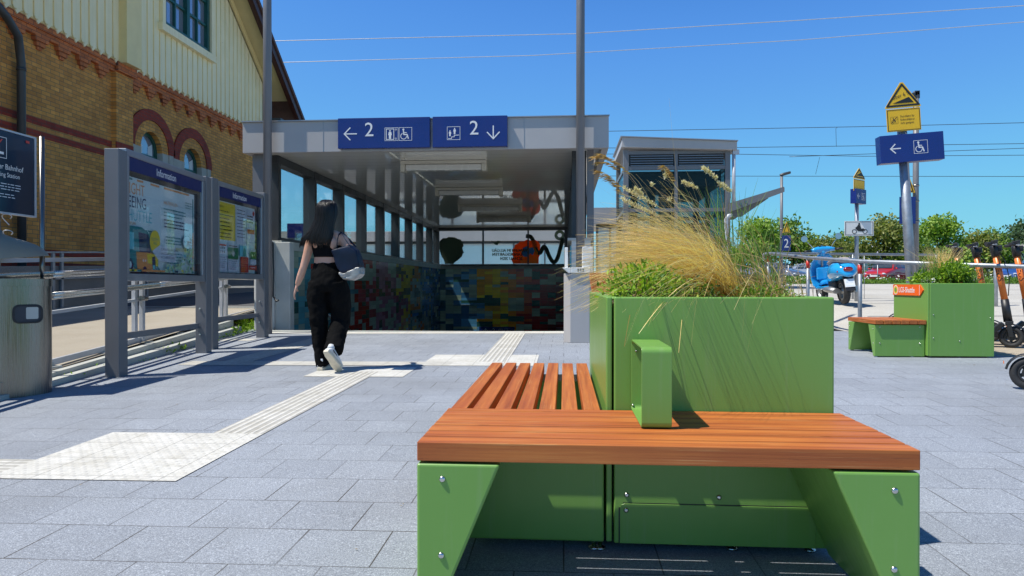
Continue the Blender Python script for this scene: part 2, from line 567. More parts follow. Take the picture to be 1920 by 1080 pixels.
def mk_clad():
    s = NT('cream_boards'); co = s.coord('World')
    c = s.ramp(s.noise(co, 2, 5), [(.3, (.90, .80, .50)), (.7, (.95, .86, .58))])
    c = s.mix(1, c, s.ramp(s.noise(s.mapping(co, (1, 8, .4)), 1.5, 5, .7), [(.3, (.90, .89, .86)), (.6, (1, 1, 1))]), 'MULTIPLY')
    # peeled paint only in patches
    sp = s.n('SeparateXYZ'); s.l(co, sp.inputs[0])
    pe = s.noise(s.mapping(co, (1, 5, 1.6)), 2.6, 6, .75)
    pe = s.ramp(pe, [(.70, 0), (.715, 1)])
    c = s.mix(pe, c, (.11, .07, .04))
    s.set(col=c, rough=.55)
    return s.m

def mk_leaf(name, a, b, c3, spec=.35):
    s = NT(name)
    g = s.n('NewGeometry')
    r = g.outputs['Random Per Island']
    c = s.ramp(r, [(0, a), (.5, b), (1, c3)])
    s.set(col=c, rough=.5, spec=spec)
    tr = s.n('BsdfTranslucent'); s.l(s.mix(1, c, (1.3, 1.5, .6), 'MULTIPLY'), tr.inputs[0])
    mx = s.n('MixShader'); mx.inputs[0].default_value = .28
    s.l(s.b.outputs[0], mx.inputs[1]); s.l(tr.outputs[0], mx.inputs[2]); s.l(mx.outputs[0], s.o.inputs[0])
    return s.m

def mk_ceiling():
    s = NT('lacquered_ceiling'); co = s.coord('World')
    w = s.n('TexWave', wave_type='BANDS', bands_direction='Y'); w.inputs['Scale'].default_value = .5
    sp = s.n('SeparateXYZ'); s.l(co, sp.inputs[0])
    fy = s.math('FRACT', s.math('MULTIPLY', sp.outputs[1], 1 / .3))
    j = s.math('LESS_THAN', fy, .045)
    c = s.mix(j, (.90, .89, .83), (.5, .49, .46))
    s.set(col=c, rough=.30, metal=0., spec=.5, coat=1.0, coatr=.03)
    s.b.inputs['Coat IOR'].default_value = 2.5
    h = s.math('ADD', s.math('MULTIPLY', s.math('SINE', s.math('MULTIPLY', fy, math.pi)), .16), s.math('MULTIPLY', s.noise(s.mapping(co, (.8, 3.0, 1)), 1.6, 2), .8))
    s.bump(h, .34, .02)
    return s.m

M['paving'] = mk_paving()
M['ribs'] = mk_tactile('ribs'); M['ribs_across'] = mk_tactile('ribs_across'); M['studs'] = mk_tactile('studs')
M['brick'] = mk_brick()
M['brick_corbel'] = mk_brick('orange_brick', (.60, .19, .06), (.48, .14, .045))
M['brick_red'] = mk_brick('red_brick', (.34, .045, .022), (.26, .035, .018))
M['asphalt'] = mk_asphalt('asphalt', (.36, .325, .27), (.85, .83, .8))
M['asphalt_dark'] = mk_asphalt('asphalt_dark', (.10, .10, .105), (.85, .83, .8))
M['concrete'] = mk_asphalt('concrete', (.47, .45, .41), (.86, .85, .83), 120)
M['tan_concrete'] = mk_asphalt('tan_concrete', (.40, .34, .26), (.75, .72, .68), 90)
M['grey_concrete'] = mk_asphalt('grey_concrete', (.26, .255, .24), (.8, .8, .8), 60)
M['grass'] = mk_asphalt('grass', (.075, .12, .03), (.7, .8, .6), 30)
M['tile_side'] = mk_tiles(1, [(0, (.14, .48, .55)), (.12, (.08, .30, .34)), (.2, (.48, .03, .02)), (.34, (.42, .07, .10)), (.42, (.50, .24, .34)), (.52, (.38, .10, .17)), (.58, (.80, .62, .03)), (.66, (.72, .25, .02)), (.73, (.30, .42, .36)), (.80, (.08, .26, .55)), (.91, (.04, .12, .34))], .55, 11., 26., 3.1)
M['tile_far'] = mk_tiles(0, [(0, (.03, .13, .20)), (.08, (.05, .20, .42)), (.20, (.12, .40, .70)), (.30, (.85, .42, .03)), (.38, (.90, .68, .03)), (.47, (.85, .33, .02)), (.56, (.70, .12, .02)), (.63, (.38, .012, .012)), (.84, (.26, .012, .014)), (.93, (.32, .12, .16))], .42, -4.7, .1, 9.2)
M['wood_x'] = wood('x'); M['wood_y'] = wood('y')
M['green'] = mk_green('green_powder_coat')
M['bolt'] = plain('zinc_bolt', (.6, .6, .6), .25, 1, .1, 30)
M['steel'] = mk_steel()
M['steel_h'] = mk_steel('brushed_steel_rail', (.62, .61, .58), .25, 0)
M['lid_steel'] = plain('matt_steel_lid', (.30, .26, .20), .5, .35, .06, 4)
M['grey_metal'] = plain('dark_grey_paint', (.175, .175, .185), .42, .1, .05, 3, .03, bscale=300)
M['fascia'] = plain('light_grey_panel', (.43, .41, .40), .40, .05, .05, 1.2)
M['frame_dark'] = plain('anthracite_frame', (.052, .058, .066), .38, .2, .06, 2)
M['alu'] = plain('anodised_frame', (.36, .36, .38), .38, .6, .06, 4)
M['galv'] = plain('galvanised_steel', (.36, .385, .42), .48, .7, .16, 14, .1, bscale=80)
M['galv_white'] = plain('pale_painted_steel', (.50, .52, .56), .42, .2, .08, 5)
M['white_paint'] = plain('white_paint', (.74, .74, .72), .4, 0, .04, 3)
M['white_wall'] = plain('white_render', (.66, .66, .63), .7, 0, .07, 2.5, .15)
M['cap_conc'] = plain('coping_concrete', (.46, .47, .44), .6, 0, .1, 3, .2)
M['black'] = plain('black_plastic', (.018, .018, .02), .42, 0, .2, 10)
M['rubber'] = plain('rubber', (.025, .025, .027), .7, 0, .2, 20, .2)
M['navy_sign'] = plain('navy_enamel', (.010, .028, .185), .30, 0, .05, 2)
M['white_sign'] = plain('white_print', (.80, .80, .80), .45, 0, .01, 3)
M['yellow_sign'] = plain('yellow_print', (.82, .48, .015), .45, 0, .03, 3)
M['black_sign'] = plain('black_print', (.015, .015, .015), .5, 0, .02, 3)
M['green_frame'] = plain('green_window_frame', (.012, .085, .065), .35, 0, .08, 5)
M['clad'] = mk_clad()
M['clad_trim'] = plain('cream_trim', (.84, .69, .34), .5, 0, .05, 3)
M['roof_tile'] = plain('roof_tile', (.09, .045, .035), .7, 0, .2, 3)
M['verge'] = plain('brown_verge_board', (.055, .016, .010), .5, 0, .2, 4)
M['soffit'] = plain('cream_soffit', (.62, .52, .27), .55, 0, .05, 3)
M['pipe'] = plain('dark_downpipe', (.05, .055, .06), .45, .2, .12, 3)
M['stone'] = plain('pale_stone', (.42, .39, .33), .8, 0, .12, 3, .2)
M['glass'] = mk_glass('clear_glass', (.96, .985, .98), .35)
M['pale_glass'] = mk_frosted()
M['case_glass'] = mk_glass('case_glass', (.95, .96, .97), .30)
M['tint_glass'] = mk_glass('tinted_glass', (.60, .66, .65), .4)
def mk_window():
    s = NT('window_pane')
    s.set(col=(.05, .085, .16), rough=.03, spec=1.0, metal=.55)
    s.set(col=(.35, .40, .48))
    s.bump(s.noise(s.coord('World'), 1.7, 2), .1, .05)
    return s.m
M['pane'] = mk_window()
M['ceiling'] = mk_ceiling()
M['lamp_body'] = plain('lamp_housing', (.55, .53, .45), .4, 0, .05, 4)
M['lamp_tube'] = plain('lamp_diffuser', (.62, .62, .58), .25, 0, .03, 4)
M['red_tape'] = plain('red_tape', (.55, .025, .015), .45, 0, .08, 8)
# ---------------------------------------------------------------- ground sheets
def grid(name, xs, ys, hf, mat, skip=None):
    mb = MB(); idx = {}
    for i, x in enumerate(xs):
        for j, y in enumerate(ys):
            idx[i, j] = len(mb.v); mb.v.append((x, y, hf(x, y)))
    for i in range(len(xs) - 1):
        for j in range(len(ys) - 1):
            if skip and skip((xs[i] + xs[i + 1]) / 2, (ys[j] + ys[j + 1]) / 2): continue
            mb.f.append([idx[i, j], idx[i + 1, j], idx[i + 1, j + 1], idx[i, j + 1]]); mb.sm.append(True); mb.mi.append(0)
    return struct(mb.build(name, mat))
def hole(x, y): return -4.72 < x < .12 and 10.72 < y < 26.1
grid('ground', [-900, -300, -100, -40, -20, -14, -8, -6, -4.72, -2, .12, 2, 4.3, 4.9, 6, 8, 11, 15, 20, 30, 50, 90, 200, 900],
     [-60, -20, -8, 0, 5, 9, 10, 10.72, 13, 14, 20, 25, 26.1, 30, 45, 60, 100, 300, 1500], lambda x, y: hz(x, y) - .09, 'tan_concrete', hole)
grid('platform', [-60, -40, -20, -12, -5.05], [24, 26.5, 30, 34, 46], lambda x, y: hz(x, y) + .05, 'concrete')
grid('platform', [-5.05, 0, 2.6, 4.2], [26.5, 30, 34, 46], lambda x, y: hz(x, y) + .05, 'concrete')
grid('verge_ground', [4.2, 8, 14, 20, 30, 60, 120], [27.5, 31], lambda x, y: hz(x, y) + .0, 'grass')
grid('meadow', [-100, -40, 0, 10, 30, 60, 200], [58, 80, 120, 400], lambda x, y: hz(x, y) + .0, 'grass')
def fence_x(y): return -4.6 - .16 * (y - 6.2)
mb = MB()
def sheet(pts, dz=0., hf=plane_z):
    mb.add([(x, y, hf(x, y) + dz) for x, y in pts], [tuple(range(len(pts)))])
sheet([(fence_x(-6) + .25, -6), (4.6, -6), (4.6, 10.74), (fence_x(10.74) + .25, 10.74)])
sheet([(4.6, -6), (14, -6), (14, 7.6), (4.6, 7.6)])
sheet([(-6.2, 10.74), (-4.72, 10.74), (-4.98, 12.5), (-6.2, 12.5)])
struct(mb.build('paving', 'paving'))
mb = MB()
for y in (x * .5 for x in range(-12, 21)):
    y0, y1 = y, y + .5
    for (o0, o1, t) in ((.26, .14, .35), (.13, .04, .75)):
        V = [(fence_x(yy) + o, yy, zz) for yy in (y0, y1) for o in (o0, o1) for zz in (plane_z(-5, yy) - .05, plane_z(-5, yy) + .015 + t * (az(-5, yy) - plane_z(-5, yy)))]
        mb.add(V, [(0, 2, 3, 1), (4, 5, 7, 6), (1, 3, 7, 5), (0, 1, 5, 4), (2, 6, 7, 3)])
struct(mb.build('kerb', 'cap_conc'))
grid('asphalt', [-10.45, -9.2, -8, -6, -5], [-6, 0, 4, 6, 9, 11, 13, 14, 22, 34], lambda x, y: az(x, y), 'asphalt')
for v in bpy.data.objects['asphalt'].data.vertices:
    if v.co.x > -5.5:
        v.co.x = min(fence_x(v.co.y) + .05, -4.99 if v.co.y > 11 else 9)
# the darker carriageway behind the pale strip
grid('carriageway', [-9.2, -8, -6.5, -5.1], [12.4, 13, 14, 22, 34], lambda x, y: az(x, y) + .005, 'asphalt_dark')
mb = MB()
mb.add([(-9.2, 12.25, az(0, 12.25) + .012), (-5.1, 12.25, az(0, 12.25) + .012), (-5.1, 12.4, az(0, 12.4) + .012), (-9.2, 12.4, az(0, 12.4) + .012)], [(0, 1, 2, 3)])
struct(mb.build('kerbstone', 'cap_conc'))
# concrete forecourt
grid('tan_strip', [4.6, 4.75, 4.9, 6, 8, 11, 15], [7.6, 8.3, 9, 9.5, 10], lambda x, y: hz(x, y) + .0, 'tan_concrete')
grid('forecourt', [4.2, 4.3, 4.5, 4.9, 6, 8, 11, 15, 20, 30], [10, 11, 12, 13, 14, 17, 20, 25, 27.5], lambda x, y: hz(x, y), 'concrete')
grid('parking', [2, 4.3, 4.9, 6, 8, 11, 15, 20, 30, 50, 90], [31, 45, 58], lambda x, y: hz(x, y), 'asphalt_dark')
# joints in the forecourt slabs
mb = MB()
for y in (11.6, 13.4, 16.5, 19.5, 23):
    for x0 in (4.9, 6, 8, 11, 15):
        x1 = {4.9: 6, 6: 8, 8: 11, 11: 15, 15: 20}[x0]
        sheet([(x0, y), (x1, y), (x1, y + .025), (x0, y + .025)], .004, hz)
struct(mb.build('slab_joint', 'black'))
# tactile paving
def tac(name, rects, mat):
    global mb
    mb = MB()
    for (x0, x1, y0, y1) in rects: sheet([(x0, y0), (x1, y0), (x1, y1), (x0, y1)], .004)
    struct(mb.build(name, mat))
tac('tactile_guide_strip', [(-2.01, -1.71, 3.84, 6.0), (-.87, -.57, 7.05, 10.3), (-2.01, -1.71, 6.0, 6.32), (-3.55, -3.25, 7.04, 10.3)], 'ribs')
tac('tactile_cross_strip', [(-6.6, -2.61, 2.95, 3.25), (-3.9, -1.42, 6.74, 7.04), (-1.42, -1.12, 6.74, 7.04), (-5, -4.3, 9.2, 9.5)], 'ribs_across')
tac('tactile_field', [(-2.61, -1.71, 2.94, 3.84), (-2.31, -2.01, 6.0, 6.6), (-1.71, -1.41, 6.0, 6.6), (-2.01, -1.71, 6.32, 6.6), (-1.12, -.87, 6.74, 7.64), (-.87, -.57, 6.74, 7.05), (-.57, -.27, 6.74, 7.64), (-1.42, -1.12, 7.04, 7.64)], 'studs')
tac('tactile_warning_strip', [(-4.7, .1, 10.3, 10.7)], 'studs')
# stairs down to the underpass
mb = MB()
z = plane_z(-2, 10.72); y = 10.72
for i in range(30):
    mb.box(-4.72, .12, y, y + .32, z - .164 * (i + 1) - .2, z - .164 * (i + 1) if i else z - .16)
    y += .31
mb.box(-4.72, .12, y, 26.1, z - 5.4, z - .164 * 30)
struct(mb.build('stairs', 'grey_concrete'))
mb = MB()
mb.box(-4.7, .1, 10.60, 10.72, plane_z(-2, 10.7) - .3, plane_z(-2, 10.7) + .008)
struct(mb.build('stair_nosing', 'cap_conc'))
# ---------------------------------------------------------------- station building
BX = -10.5
b = thing('station_building', 'yellow brick station building with cream boarded gable and green windows', 'building', (-14, 14, .1))
ZC = 5.86   # foot of the corbel
mb = MB()
# front wall with two arched openings, built as strips around them
arches = [(16.97, .72, 4.34), (18.94, .72, 4.30)]     # centre y, radius, springing z
AB = 2.1                                              # sill
def archwall(mb):
    ys = [-2.0, 16.23]
    mb.box(BX - .4, BX, -2, arches[0][0] - .55, 0, ZC)
    mb.box(BX - .4, BX, arches[0][0] + .55, arches[1][0] - .55, 0, ZC)
    mb.box(BX - .4, BX, arches[1][0] + .55, 23.25, 0, ZC)
    for (c, r, zs) in arches:
        mb.box(BX - .4, BX, c - .55, c + .55, 0, AB)
        # spandrel above the arch
        n = 14; r = .55
        for k in range(n):
            a0 = math.pi * k / n; a1 = math.pi * (k + 1) / n
            p0 = (c - r * math.cos(a0), zs + r * math.sin(a0)); p1 = (c - r * math.cos(a1), zs + r * math.sin(a1))
            mb.prism([p0, p1, (p1[0], ZC), (p0[0], ZC)], 'x', BX - .4, BX)
archwall(mb)
mb.build('wall', 'brick', b)
mb = MB()
mb.box(BX, BX + .12, 15.42, 16.05, 0, ZC)             # pilaster
mb.build('pilaster', 'brick', b)
# corbel table
mb = MB()
mb.box(BX - .3, BX + .10, -2, 23.4, ZC, ZC + .12)
mb.box(BX - .3, BX + .14, -2, 23.4, ZC + .12, ZC + .24)
mb.box(BX + .142, BX + .20, 15.38, 16.09, ZC + .02, ZC + .236)
y = -1.9
while y < 23.2:
    mb.box(BX + .001, BX + .10, y, y + .36, ZC - .10, ZC - .002)
    mb.box(BX + .001, BX + .07, y + .06, y + .30, ZC - .19, ZC - .102)
    mb.box(BX + .001, BX + .04, y + .12, y + .24, ZC - .26, ZC - .192)
    y += .62
mb.build('corbel', 'brick_corbel', b)
# red bands
mb = MB()
for (z0, z1) in ((4.10, 4.24), (3.86, 3.99)):
    mb.box(BX - .02, BX + .006, -2, 15.42, z0, z1)
    mb.box(BX + .1, BX + .126, 15.415, 16.055, z0, z1)
    mb.box(BX - .02, BX + .006, 16.05, 16.15, z0, z1)
    mb.box(BX - .02, BX + .006, 19.6, 23.2, z0 - .7, z1 - .7)
for (z0, z1) in ((1.50, 1.62), (1.25, 1.36)):
    mb.box(BX - .02, BX + .006, -2, 23.2, z0, z1)
mb.build('red_brick_band', 'brick_red', b)
# arch surrounds
def ring(mb, c, zs, r0, r1, x0, x1, n=18, a0=0, a1=math.pi):
    for k in range(n):
        t0 = a0 + (a1 - a0) * k / n; t1 = a0 + (a1 - a0) * (k + 1) / n
        P = [(c - r0 * math.cos(t0), zs + r0 * math.sin(t0)), (c - r1 * math.cos(t0), zs + r1 * math.sin(t0)), (c - r1 * math.cos(t1), zs + r1 * math.sin(t1)), (c - r0 * math.cos(t1), zs + r0 * math.sin(t1))]
        mb.prism(P, 'x', x0, x1)
for (c, r, zs) in arches:
    mb = MB(); ring(mb, c, zs, .74, 1.02, BX - .05, BX + .05); 
    mb.build('arch_surround', 'brick_red', b)
    mb = MB(); ring(mb, c, zs, .46, .74, BX - .25, BX + .02)
    mb.build('inner_arch', 'brick', b)
    mb = MB()
    mb.box(BX - .05, BX + .055, c - 1.03, c - .74, zs - .50, zs - .002); mb.box(BX - .05, BX + .055, c + .741, c + .93, zs - .55, zs - .002)
    mb.box(BX - .25, BX + .03, c - .735, c - .46, AB, zs - .002); mb.box(BX - .25, BX + .03, c + .46, c + .735, AB, zs - .002)
    mb.build('impost', 'stone', b)
    mb = MB(); ring(mb, c, zs, .37, .46, BX - .2, BX - .12)
    mb.box(BX - .2, BX - .12, c - .46, c - .37, AB, zs); mb.box(BX - .2, BX - .12, c + .37, c + .46, AB, zs)
    mb.box(BX - .2, BX - .11, c - .37, c + .37, zs - .22, zs - .12); mb.box(BX - .2, BX - .12, c - .02, c + .02, AB, zs - .22)
    w = mb.build('window', 'green_frame', b)
    mb = MB()
    P = [(c - .37 * math.cos(math.pi * k / 12), zs + .37 * math.sin(math.pi * k / 12)) for k in range(13)]
    mb.prism([(c + .37, AB), (c - .37, AB)] + P, 'x', BX - .18, BX - .165)
    mb.build('pane', 'pane', w)
    mb = MB()
    for sy in (-1, 1):   # curtains behind the pane
        mb.prism([(c + sy * .36, AB), (c + sy * .2, AB), (c + sy * .12, zs + .1), (c + sy * .3, zs + .2)], 'x', BX - .162, BX - .158)
    mb.build('curtain', 'white_paint', w)
# gable boards
def gtop(y):
    if y < 12.0: return 6.42
    return min(11.6 - (y - 18.4) * .745, 11.6 - (18.4 - y) * .745) - .22
GZ0 = ZC + .22
def roofz(y): return 15.6 - 1.06 * abs(y - 14.9) if False else 9.9 + (20.5 - y) * .93
# verge line passes (20.07, 9.4) .. (24.8, 7.04) in the plane of the overhang
def vz(y): return 9.45 - (y - 20.07) * .555 if y > 20.07 else 9.45 + (20.07 - y) * .86
mb = MB()
y = -2.0
step = .265
peel = {}
while y < 23.15:
    y1 = min(y + step, 23.2)
    top = gtop(y1) if y1 > 18.4 else gtop(y)
    if not (17.1 < y + .1 < 19.62):
        mb.prism([(y + .006, GZ0 + .06), (y1 - .006, GZ0 + .06), (y1 - .006, max(GZ0 + .2, gtop(y1))), (y + .006, max(GZ0 + .2, gtop(y)))], 'x', BX - .05, BX + .165)
        mb.prism([(y + .05, GZ0 + .06), (y1 - .05, GZ0 + .06), ((y + y1) / 2, GZ0 - .03)], 'x', BX - .02, BX + .165)
    else:
        mb.box(BX - .05, BX + .165, y + .006, y1 - .006, GZ0 + .06, 7.52)
        mb.box(BX - .05, BX + .165, y + .006, y1 - .006, 10.1, top)
        mb.prism([(y + .05, GZ0 + .06), (y1 - .05, GZ0 + .06), ((y + y1) / 2, GZ0 - .03)], 'x', BX - .02, BX + .165)
    y += step
mb.cur = 1
yy = -2.0
while yy < 23.15:
    mb.tube([(BX + .172, yy, GZ0 + .10), (BX + .172, yy, max(GZ0 + .2, gtop(yy)))] if not (17.1 < yy < 19.7) else [(BX + .172, yy, GZ0 + .10), (BX + .172, yy, 7.50)], .014, 6)
    mb.tube([(BX + .172, yy, GZ0 + .10), (BX + .185, yy + .03, GZ0 + .04), (BX + .20, yy + .07, GZ0 + .035)], .013, 6)
    yy += step
mb.build('board_cladding', ['clad', 'clad_trim'], b)
mb = MB()
mb.box(BX - .3, BX + .15, -2, 23.2, GZ0 + .03, 6.40); mb.prism([(12.2, 6.41), (23.2, 6.41), (23.2, 7.2), (19.7, 9.9), (17.1, 9.9), (12.3, 6.8)], 'x', BX - .3, BX + .02)
mb.build('board_backing', 'clad_trim', b)
mb = MB()
mb.box(BX + .02, BX + .36, 15.45, 16.02, GZ0 + .0, 9.2)          # corner post of the gable
mb.build('gable_post', 'clad_trim', b)
# gable window
mb = MB()
mb.box(BX + .02, BX + .20, 17.22, 17.34, 7.62, 10.1); mb.box(BX + .02, BX + .20, 19.43, 19.55, 7.62, 10.1)
mb.box(BX + .02, BX + .20, 17.34, 19.43, 7.62, 7.74)
mb.box(BX + .03, BX + .21, 18.32, 18.46, 7.742, 10.1)
for c in (17.83, 18.95): mb.box(BX + .05, BX + .16, c - .03, c + .03, 7.742, 10.1)
for z in (8.42, 9.1, 9.8):
    mb.box(BX + .05, BX + .155, 17.34, 17.8, z - .03, z + .03); mb.box(BX + .05, BX + .155, 17.86, 18.32, z - .03, z + .03)
    mb.box(BX + .05, BX + .155, 18.46, 18.92, z - .03, z + .03); mb.box(BX + .05, BX + .155, 18.98, 19.43, z - .03, z + .03)
w = mb.build('window', 'green_frame', b)
mb = MB(); mb.box(BX + .06, BX + .09, 17.3, 19.5, 7.7, 10.1); mb.build('pane', 'pane', w)
mb = MB()
mb.box(BX + .10, BX + .26, 17.08, 17.215, 7.5, 10.3); mb.box(BX + .10, BX + .26, 19.555, 19.68, 7.5, 10.3)
mb.box(BX + .10, BX + .30, 17.0, 19.75, 7.42, 7.615); mb.build('sill', 'clad', w)
# roof slope: eave at (y 24.9, z 7.0), ridge beyond the frame
def slab(mb, y0, z0, y1, z1, x0, x1, t):
    d = Vector((0, y1 - y0, z1 - z0)).normalized(); n = Vector((0, -d.z, d.y))
    if n.z < 0: n = -n
    v = []
    for x in (x0, x1):
        v += [Vector((x, y0, z0)), Vector((x, y1, z1)), Vector((x, y1, z1)) + n * t, Vector((x, y0, z0)) + n * t]
    mb.add(v, [(0, 1, 2, 3), (7, 6, 5, 4), (0, 4, 5, 1), (1, 5, 6, 2), (2, 6, 7, 3), (3, 7, 4, 0)])
E1 = (24.95, 6.86); RZ = 11.75; RY = 18.4; SL = (RZ - 6.86) / (24.95 - 18.4)
def both(name, mat, x0, x1, t, dz, y_in=0):
    mb = MB()
    slab(mb, E1[0] - y_in, E1[1] + dz + y_in * SL, RY, RZ + dz, x0, x1, t)
    slab(mb, 2 * RY - E1[0] + y_in, E1[1] + dz + y_in * SL, RY, RZ + dz, x0, x1, t)
    return mb.build(name, mat, b if name == 'roof' else r)
r = None
r = both('roof', 'roof_tile', -24, BX + .98, .12, 0)
both('verge_board', 'verge', BX + .78, BX + .90, .30, -.34)
both('verge_trim', 'verge', BX + .905, BX + .945, .18, -.33, .1)
both('soffit', 'soffit', BX - .1, BX + .775, .03, -.10, .9)
both('bargeboard', 'clad_trim', BX + .17, BX + .24, .15, -.30, 1.6)
mb = MB(); mb.box(-24, BX + .75, 23.3, 24.75, 6.55, 6.66); mb.build('eaves', 'frame_dark', r)
mb = MB(); slab(mb, 0, 6.6, 1, 6.6, -10.6, -10.6, 0) if False else None
mb.prism([(BX + .30, 6.43), (BX + .32, 6.50), (-17, 9.6), (-23, 6.6), (-23, 6.43)], 'y', -2, 12.1); mb.build('wing_roof', 'roof_tile', r)
mb = MB(); mb.tube([(BX + .40, -2, 6.42), (BX + .40, 12.0, 6.42)], .075, 10); mb.build('gutter', 'pipe', r)
# rear gable volume
mb = MB(); mb.box(-24, BX - .41, -2, 23.2, 0, 6.0); mb.prism([(12.2, 6.0), (23.2, 6.0), (23.2, 7.6), (18.4, 11.3), (12.2, 6.9)], 'x', -23.8, BX - .41); mb.build('core_wall', 'brick', b)
# downpipes
mb = MB()
mb.tube([(BX + .45, 11.2, 6.15), (BX + .40, 11.9, 5.78), (BX + .25, 12.35, 5.60), (BX + .14, 12.56, 5.15), (BX + .14, 12.56, .1)], .075, 12)
for z in (5.0, 3.0, 1.2): mb.tube([(BX + .14, 12.56, z), (BX + .14, 12.56, z + .06)], .086, 12)
mb.build('downpipe', 'pipe', b)
mb = MB()
mb.tube([(BX + .16, 23.1, 6.0), (BX + .16, 23.1, .1)], .07, 12)
mb.build('downpipe', 'pipe', b)
# ramp along the building with its railing
t = thing('access_ramp', 'dark concrete ramp with flat handrail along the brick wall', 'ramp', (-9.6, 14, .2))
mb = MB(); mb.prism([(9.0, .05), (21.0, .05), (21.0, 1.42), (17.3, 1.40), (12, 1.25), (9, 1.15)], 'x', -10.38, -9.3); mb.build('plinth', 'grey_concrete', t)
mb = MB()
mb.bar((-9.28, 9.0, 1.35), (-9.28, 12.0, 1.50), .04, .03); mb.bar((-9.28, 12.0, 1.50), (-9.28, 17.3, 1.74), .05, .03)
mb.build('handrail', 'galv', t)
for yy in (11.95, 12.17, 14.6, 14.8, 17.1, 17.3):
    mb = MB(); mb.box(-9.28, -9.24, yy - .03, yy + .03, .2, 1.48 + (yy - 12) * .045); mb.build('post', 'galv', t)
mb = MB()
for z in (.35, .75, 1.0): mb.bar((-9.25, 9, z - .1), (-9.25, 17.3, z + .22), .02, .03)
mb.build('lower_rail', 'galv', t)
# ---------------------------------------------------------------- underpass canopy
c = thing('underpass_canopy', 'grey flat-roofed glazed canopy over the stairs to the underpass', 'canopy', (-2.3, 11, .19))
FX0, FX1 = -4.98, .67
mb = MB(); mb.box(FX0, FX1, 10.5, 26.45, 2.96, 3.42); 
# hollow underneath: replaced by rim and deck
mb = MB()
mb.box(FX0, FX1, 10.45, 10.56, 2.955, 3.43)
mb.box(FX0, FX0 + .1, 10.56, 26.35, 2.955, 3.43); mb.box(FX1 - .1, FX1, 10.56, 26.35, 2.955, 3.43); mb.box(FX0, FX1, 26.35, 26.45, 2.955, 3.43)
mb.build('fascia', 'fascia', c, bevel=.004)
mb = MB(); mb.box(FX0 + .1, FX1 - .1, 10.56, 26.35, 3.16, 3.40); mb.build('roof_deck', 'fascia', c)
mb = MB(); mb.box(FX0 + .1, FX1 - .1, 10.56, 26.35, 3.06, 3.155); mb.build('ceiling', 'ceiling', c)
mb = MB()
for x in (-3.7, -2.2, -.6): mb.box(x, x + .006, 10.4455, 10.45, 2.96, 3.42)
mb.box(FX0 - .01, FX1 + .01, 10.42, 10.47, 3.43, 3.445); mb.build('fascia_edge', 'alu', c)
cols = [11.27 + 1.69 * i for i in range(9)] + [26.15]
for y in cols:
    mb = MB(); mb.box(-4.96, -4.73, y - .055, y + .055, 1.64, 3.06); mb.build('column', 'frame_dark', c)
for y in cols:
    mb = MB(); mb.box(.13, .36, y - .055, y + .055, 1.64, 3.06); mb.build('column', 'frame_dark', c)
mb = MB(); mb.box(.365, .47, 10.95, 11.1, .2, 3.06); mb.build('column', 'grey_metal', c)
mb = MB(); mb.box(-4.9, -4.72, 10.62, 10.78, 1.63, 3.06); mb.build('column', 'grey_metal', c)
mb = MB()
for x0, x1 in ((-4.93, -4.74), (.14, .34)):
    mb.box(x0, x1, 11.2, 26.2, 2.93, 3.059); mb.box(x0, x1, 11.2, 26.2, 1.63, 1.70)
mb.box(-4.74, .14, 26.1, 26.22, 2.95, 3.058); mb.box(-4.74, .14, 26.1, 26.22, 1.62, 1.68)
for x in (-3.05, -1.34): mb.box(x - .03, x + .03, 26.11, 26.2, 1.68, 2.95)
mb.box(.02, .14, 26.1, 26.22, 1.68, 2.95)
mb.build('glazing_frame', 'frame_dark', c)
for i in range(len(cols) - 1):
    for x in (-4.86, .25):
        mb = MB(); mb.box(x, x + .012, cols[i] + .057, cols[i + 1] - .057, 1.70, 2.93); mb.build('glass_pane', 'glass', c)
for x0, x1 in ((-4.73, -3.08), (-3.02, -1.37), (-1.31, .02)):
    mb = MB(); mb.box(x0, x1, 26.15, 26.162, 1.68, 2.95); mb.build('glass_pane', 'glass', c)
# stair walls
w = thing('stair_wall', 'low stairwell wall clad in multicoloured mosaic tiles', 'wall', (-4.85, 18, .2))
mb = MB()
mb.box(-5.0, -4.722, 11.16, 26.4, -5.3, 1.60); mb.box(.122, .42, 10.9, 26.4, -5.3, 1.60); mb.box(-4.72, .12, 26.22, 26.4, -5.3, 1.60)
mb.box(-5.0, -4.722, 10.72, 11.16, -5.3, .1)
mb.build('wall_core', 'white_wall', w)
mb = MB(); mb.box(-4.72, -4.70, 11.16, 26.2, -5.2, 1.52); mb.build('side_tiling', 'tile_side', w)
mb = MB(); mb.box(.10, .12, 10.9, 26.2, -5.2, 1.52); mb.build('side_tiling', 'tile_side', w)
mb = MB(); mb.box(-4.70, .10, 26.2, 26.215, -5.2, 1.52); mb.build('rear_tiling', 'tile_far', w)
mb = MB(); mb.box(-5.02, -4.66, 11.17, 26.42, 1.60, 1.64); mb.box(.06, .44, 10.88, 26.42, 1.60, 1.64); mb.box(-4.66, .06, 26.14, 26.42, 1.60, 1.638)
mb.box(-4.70, -4.67, 11.2, 26.19, 1.50, 1.598); mb.box(-4.67, .07, 26.165, 26.195, 1.50, 1.598)
mb.build('coping', 'cap_conc', w)
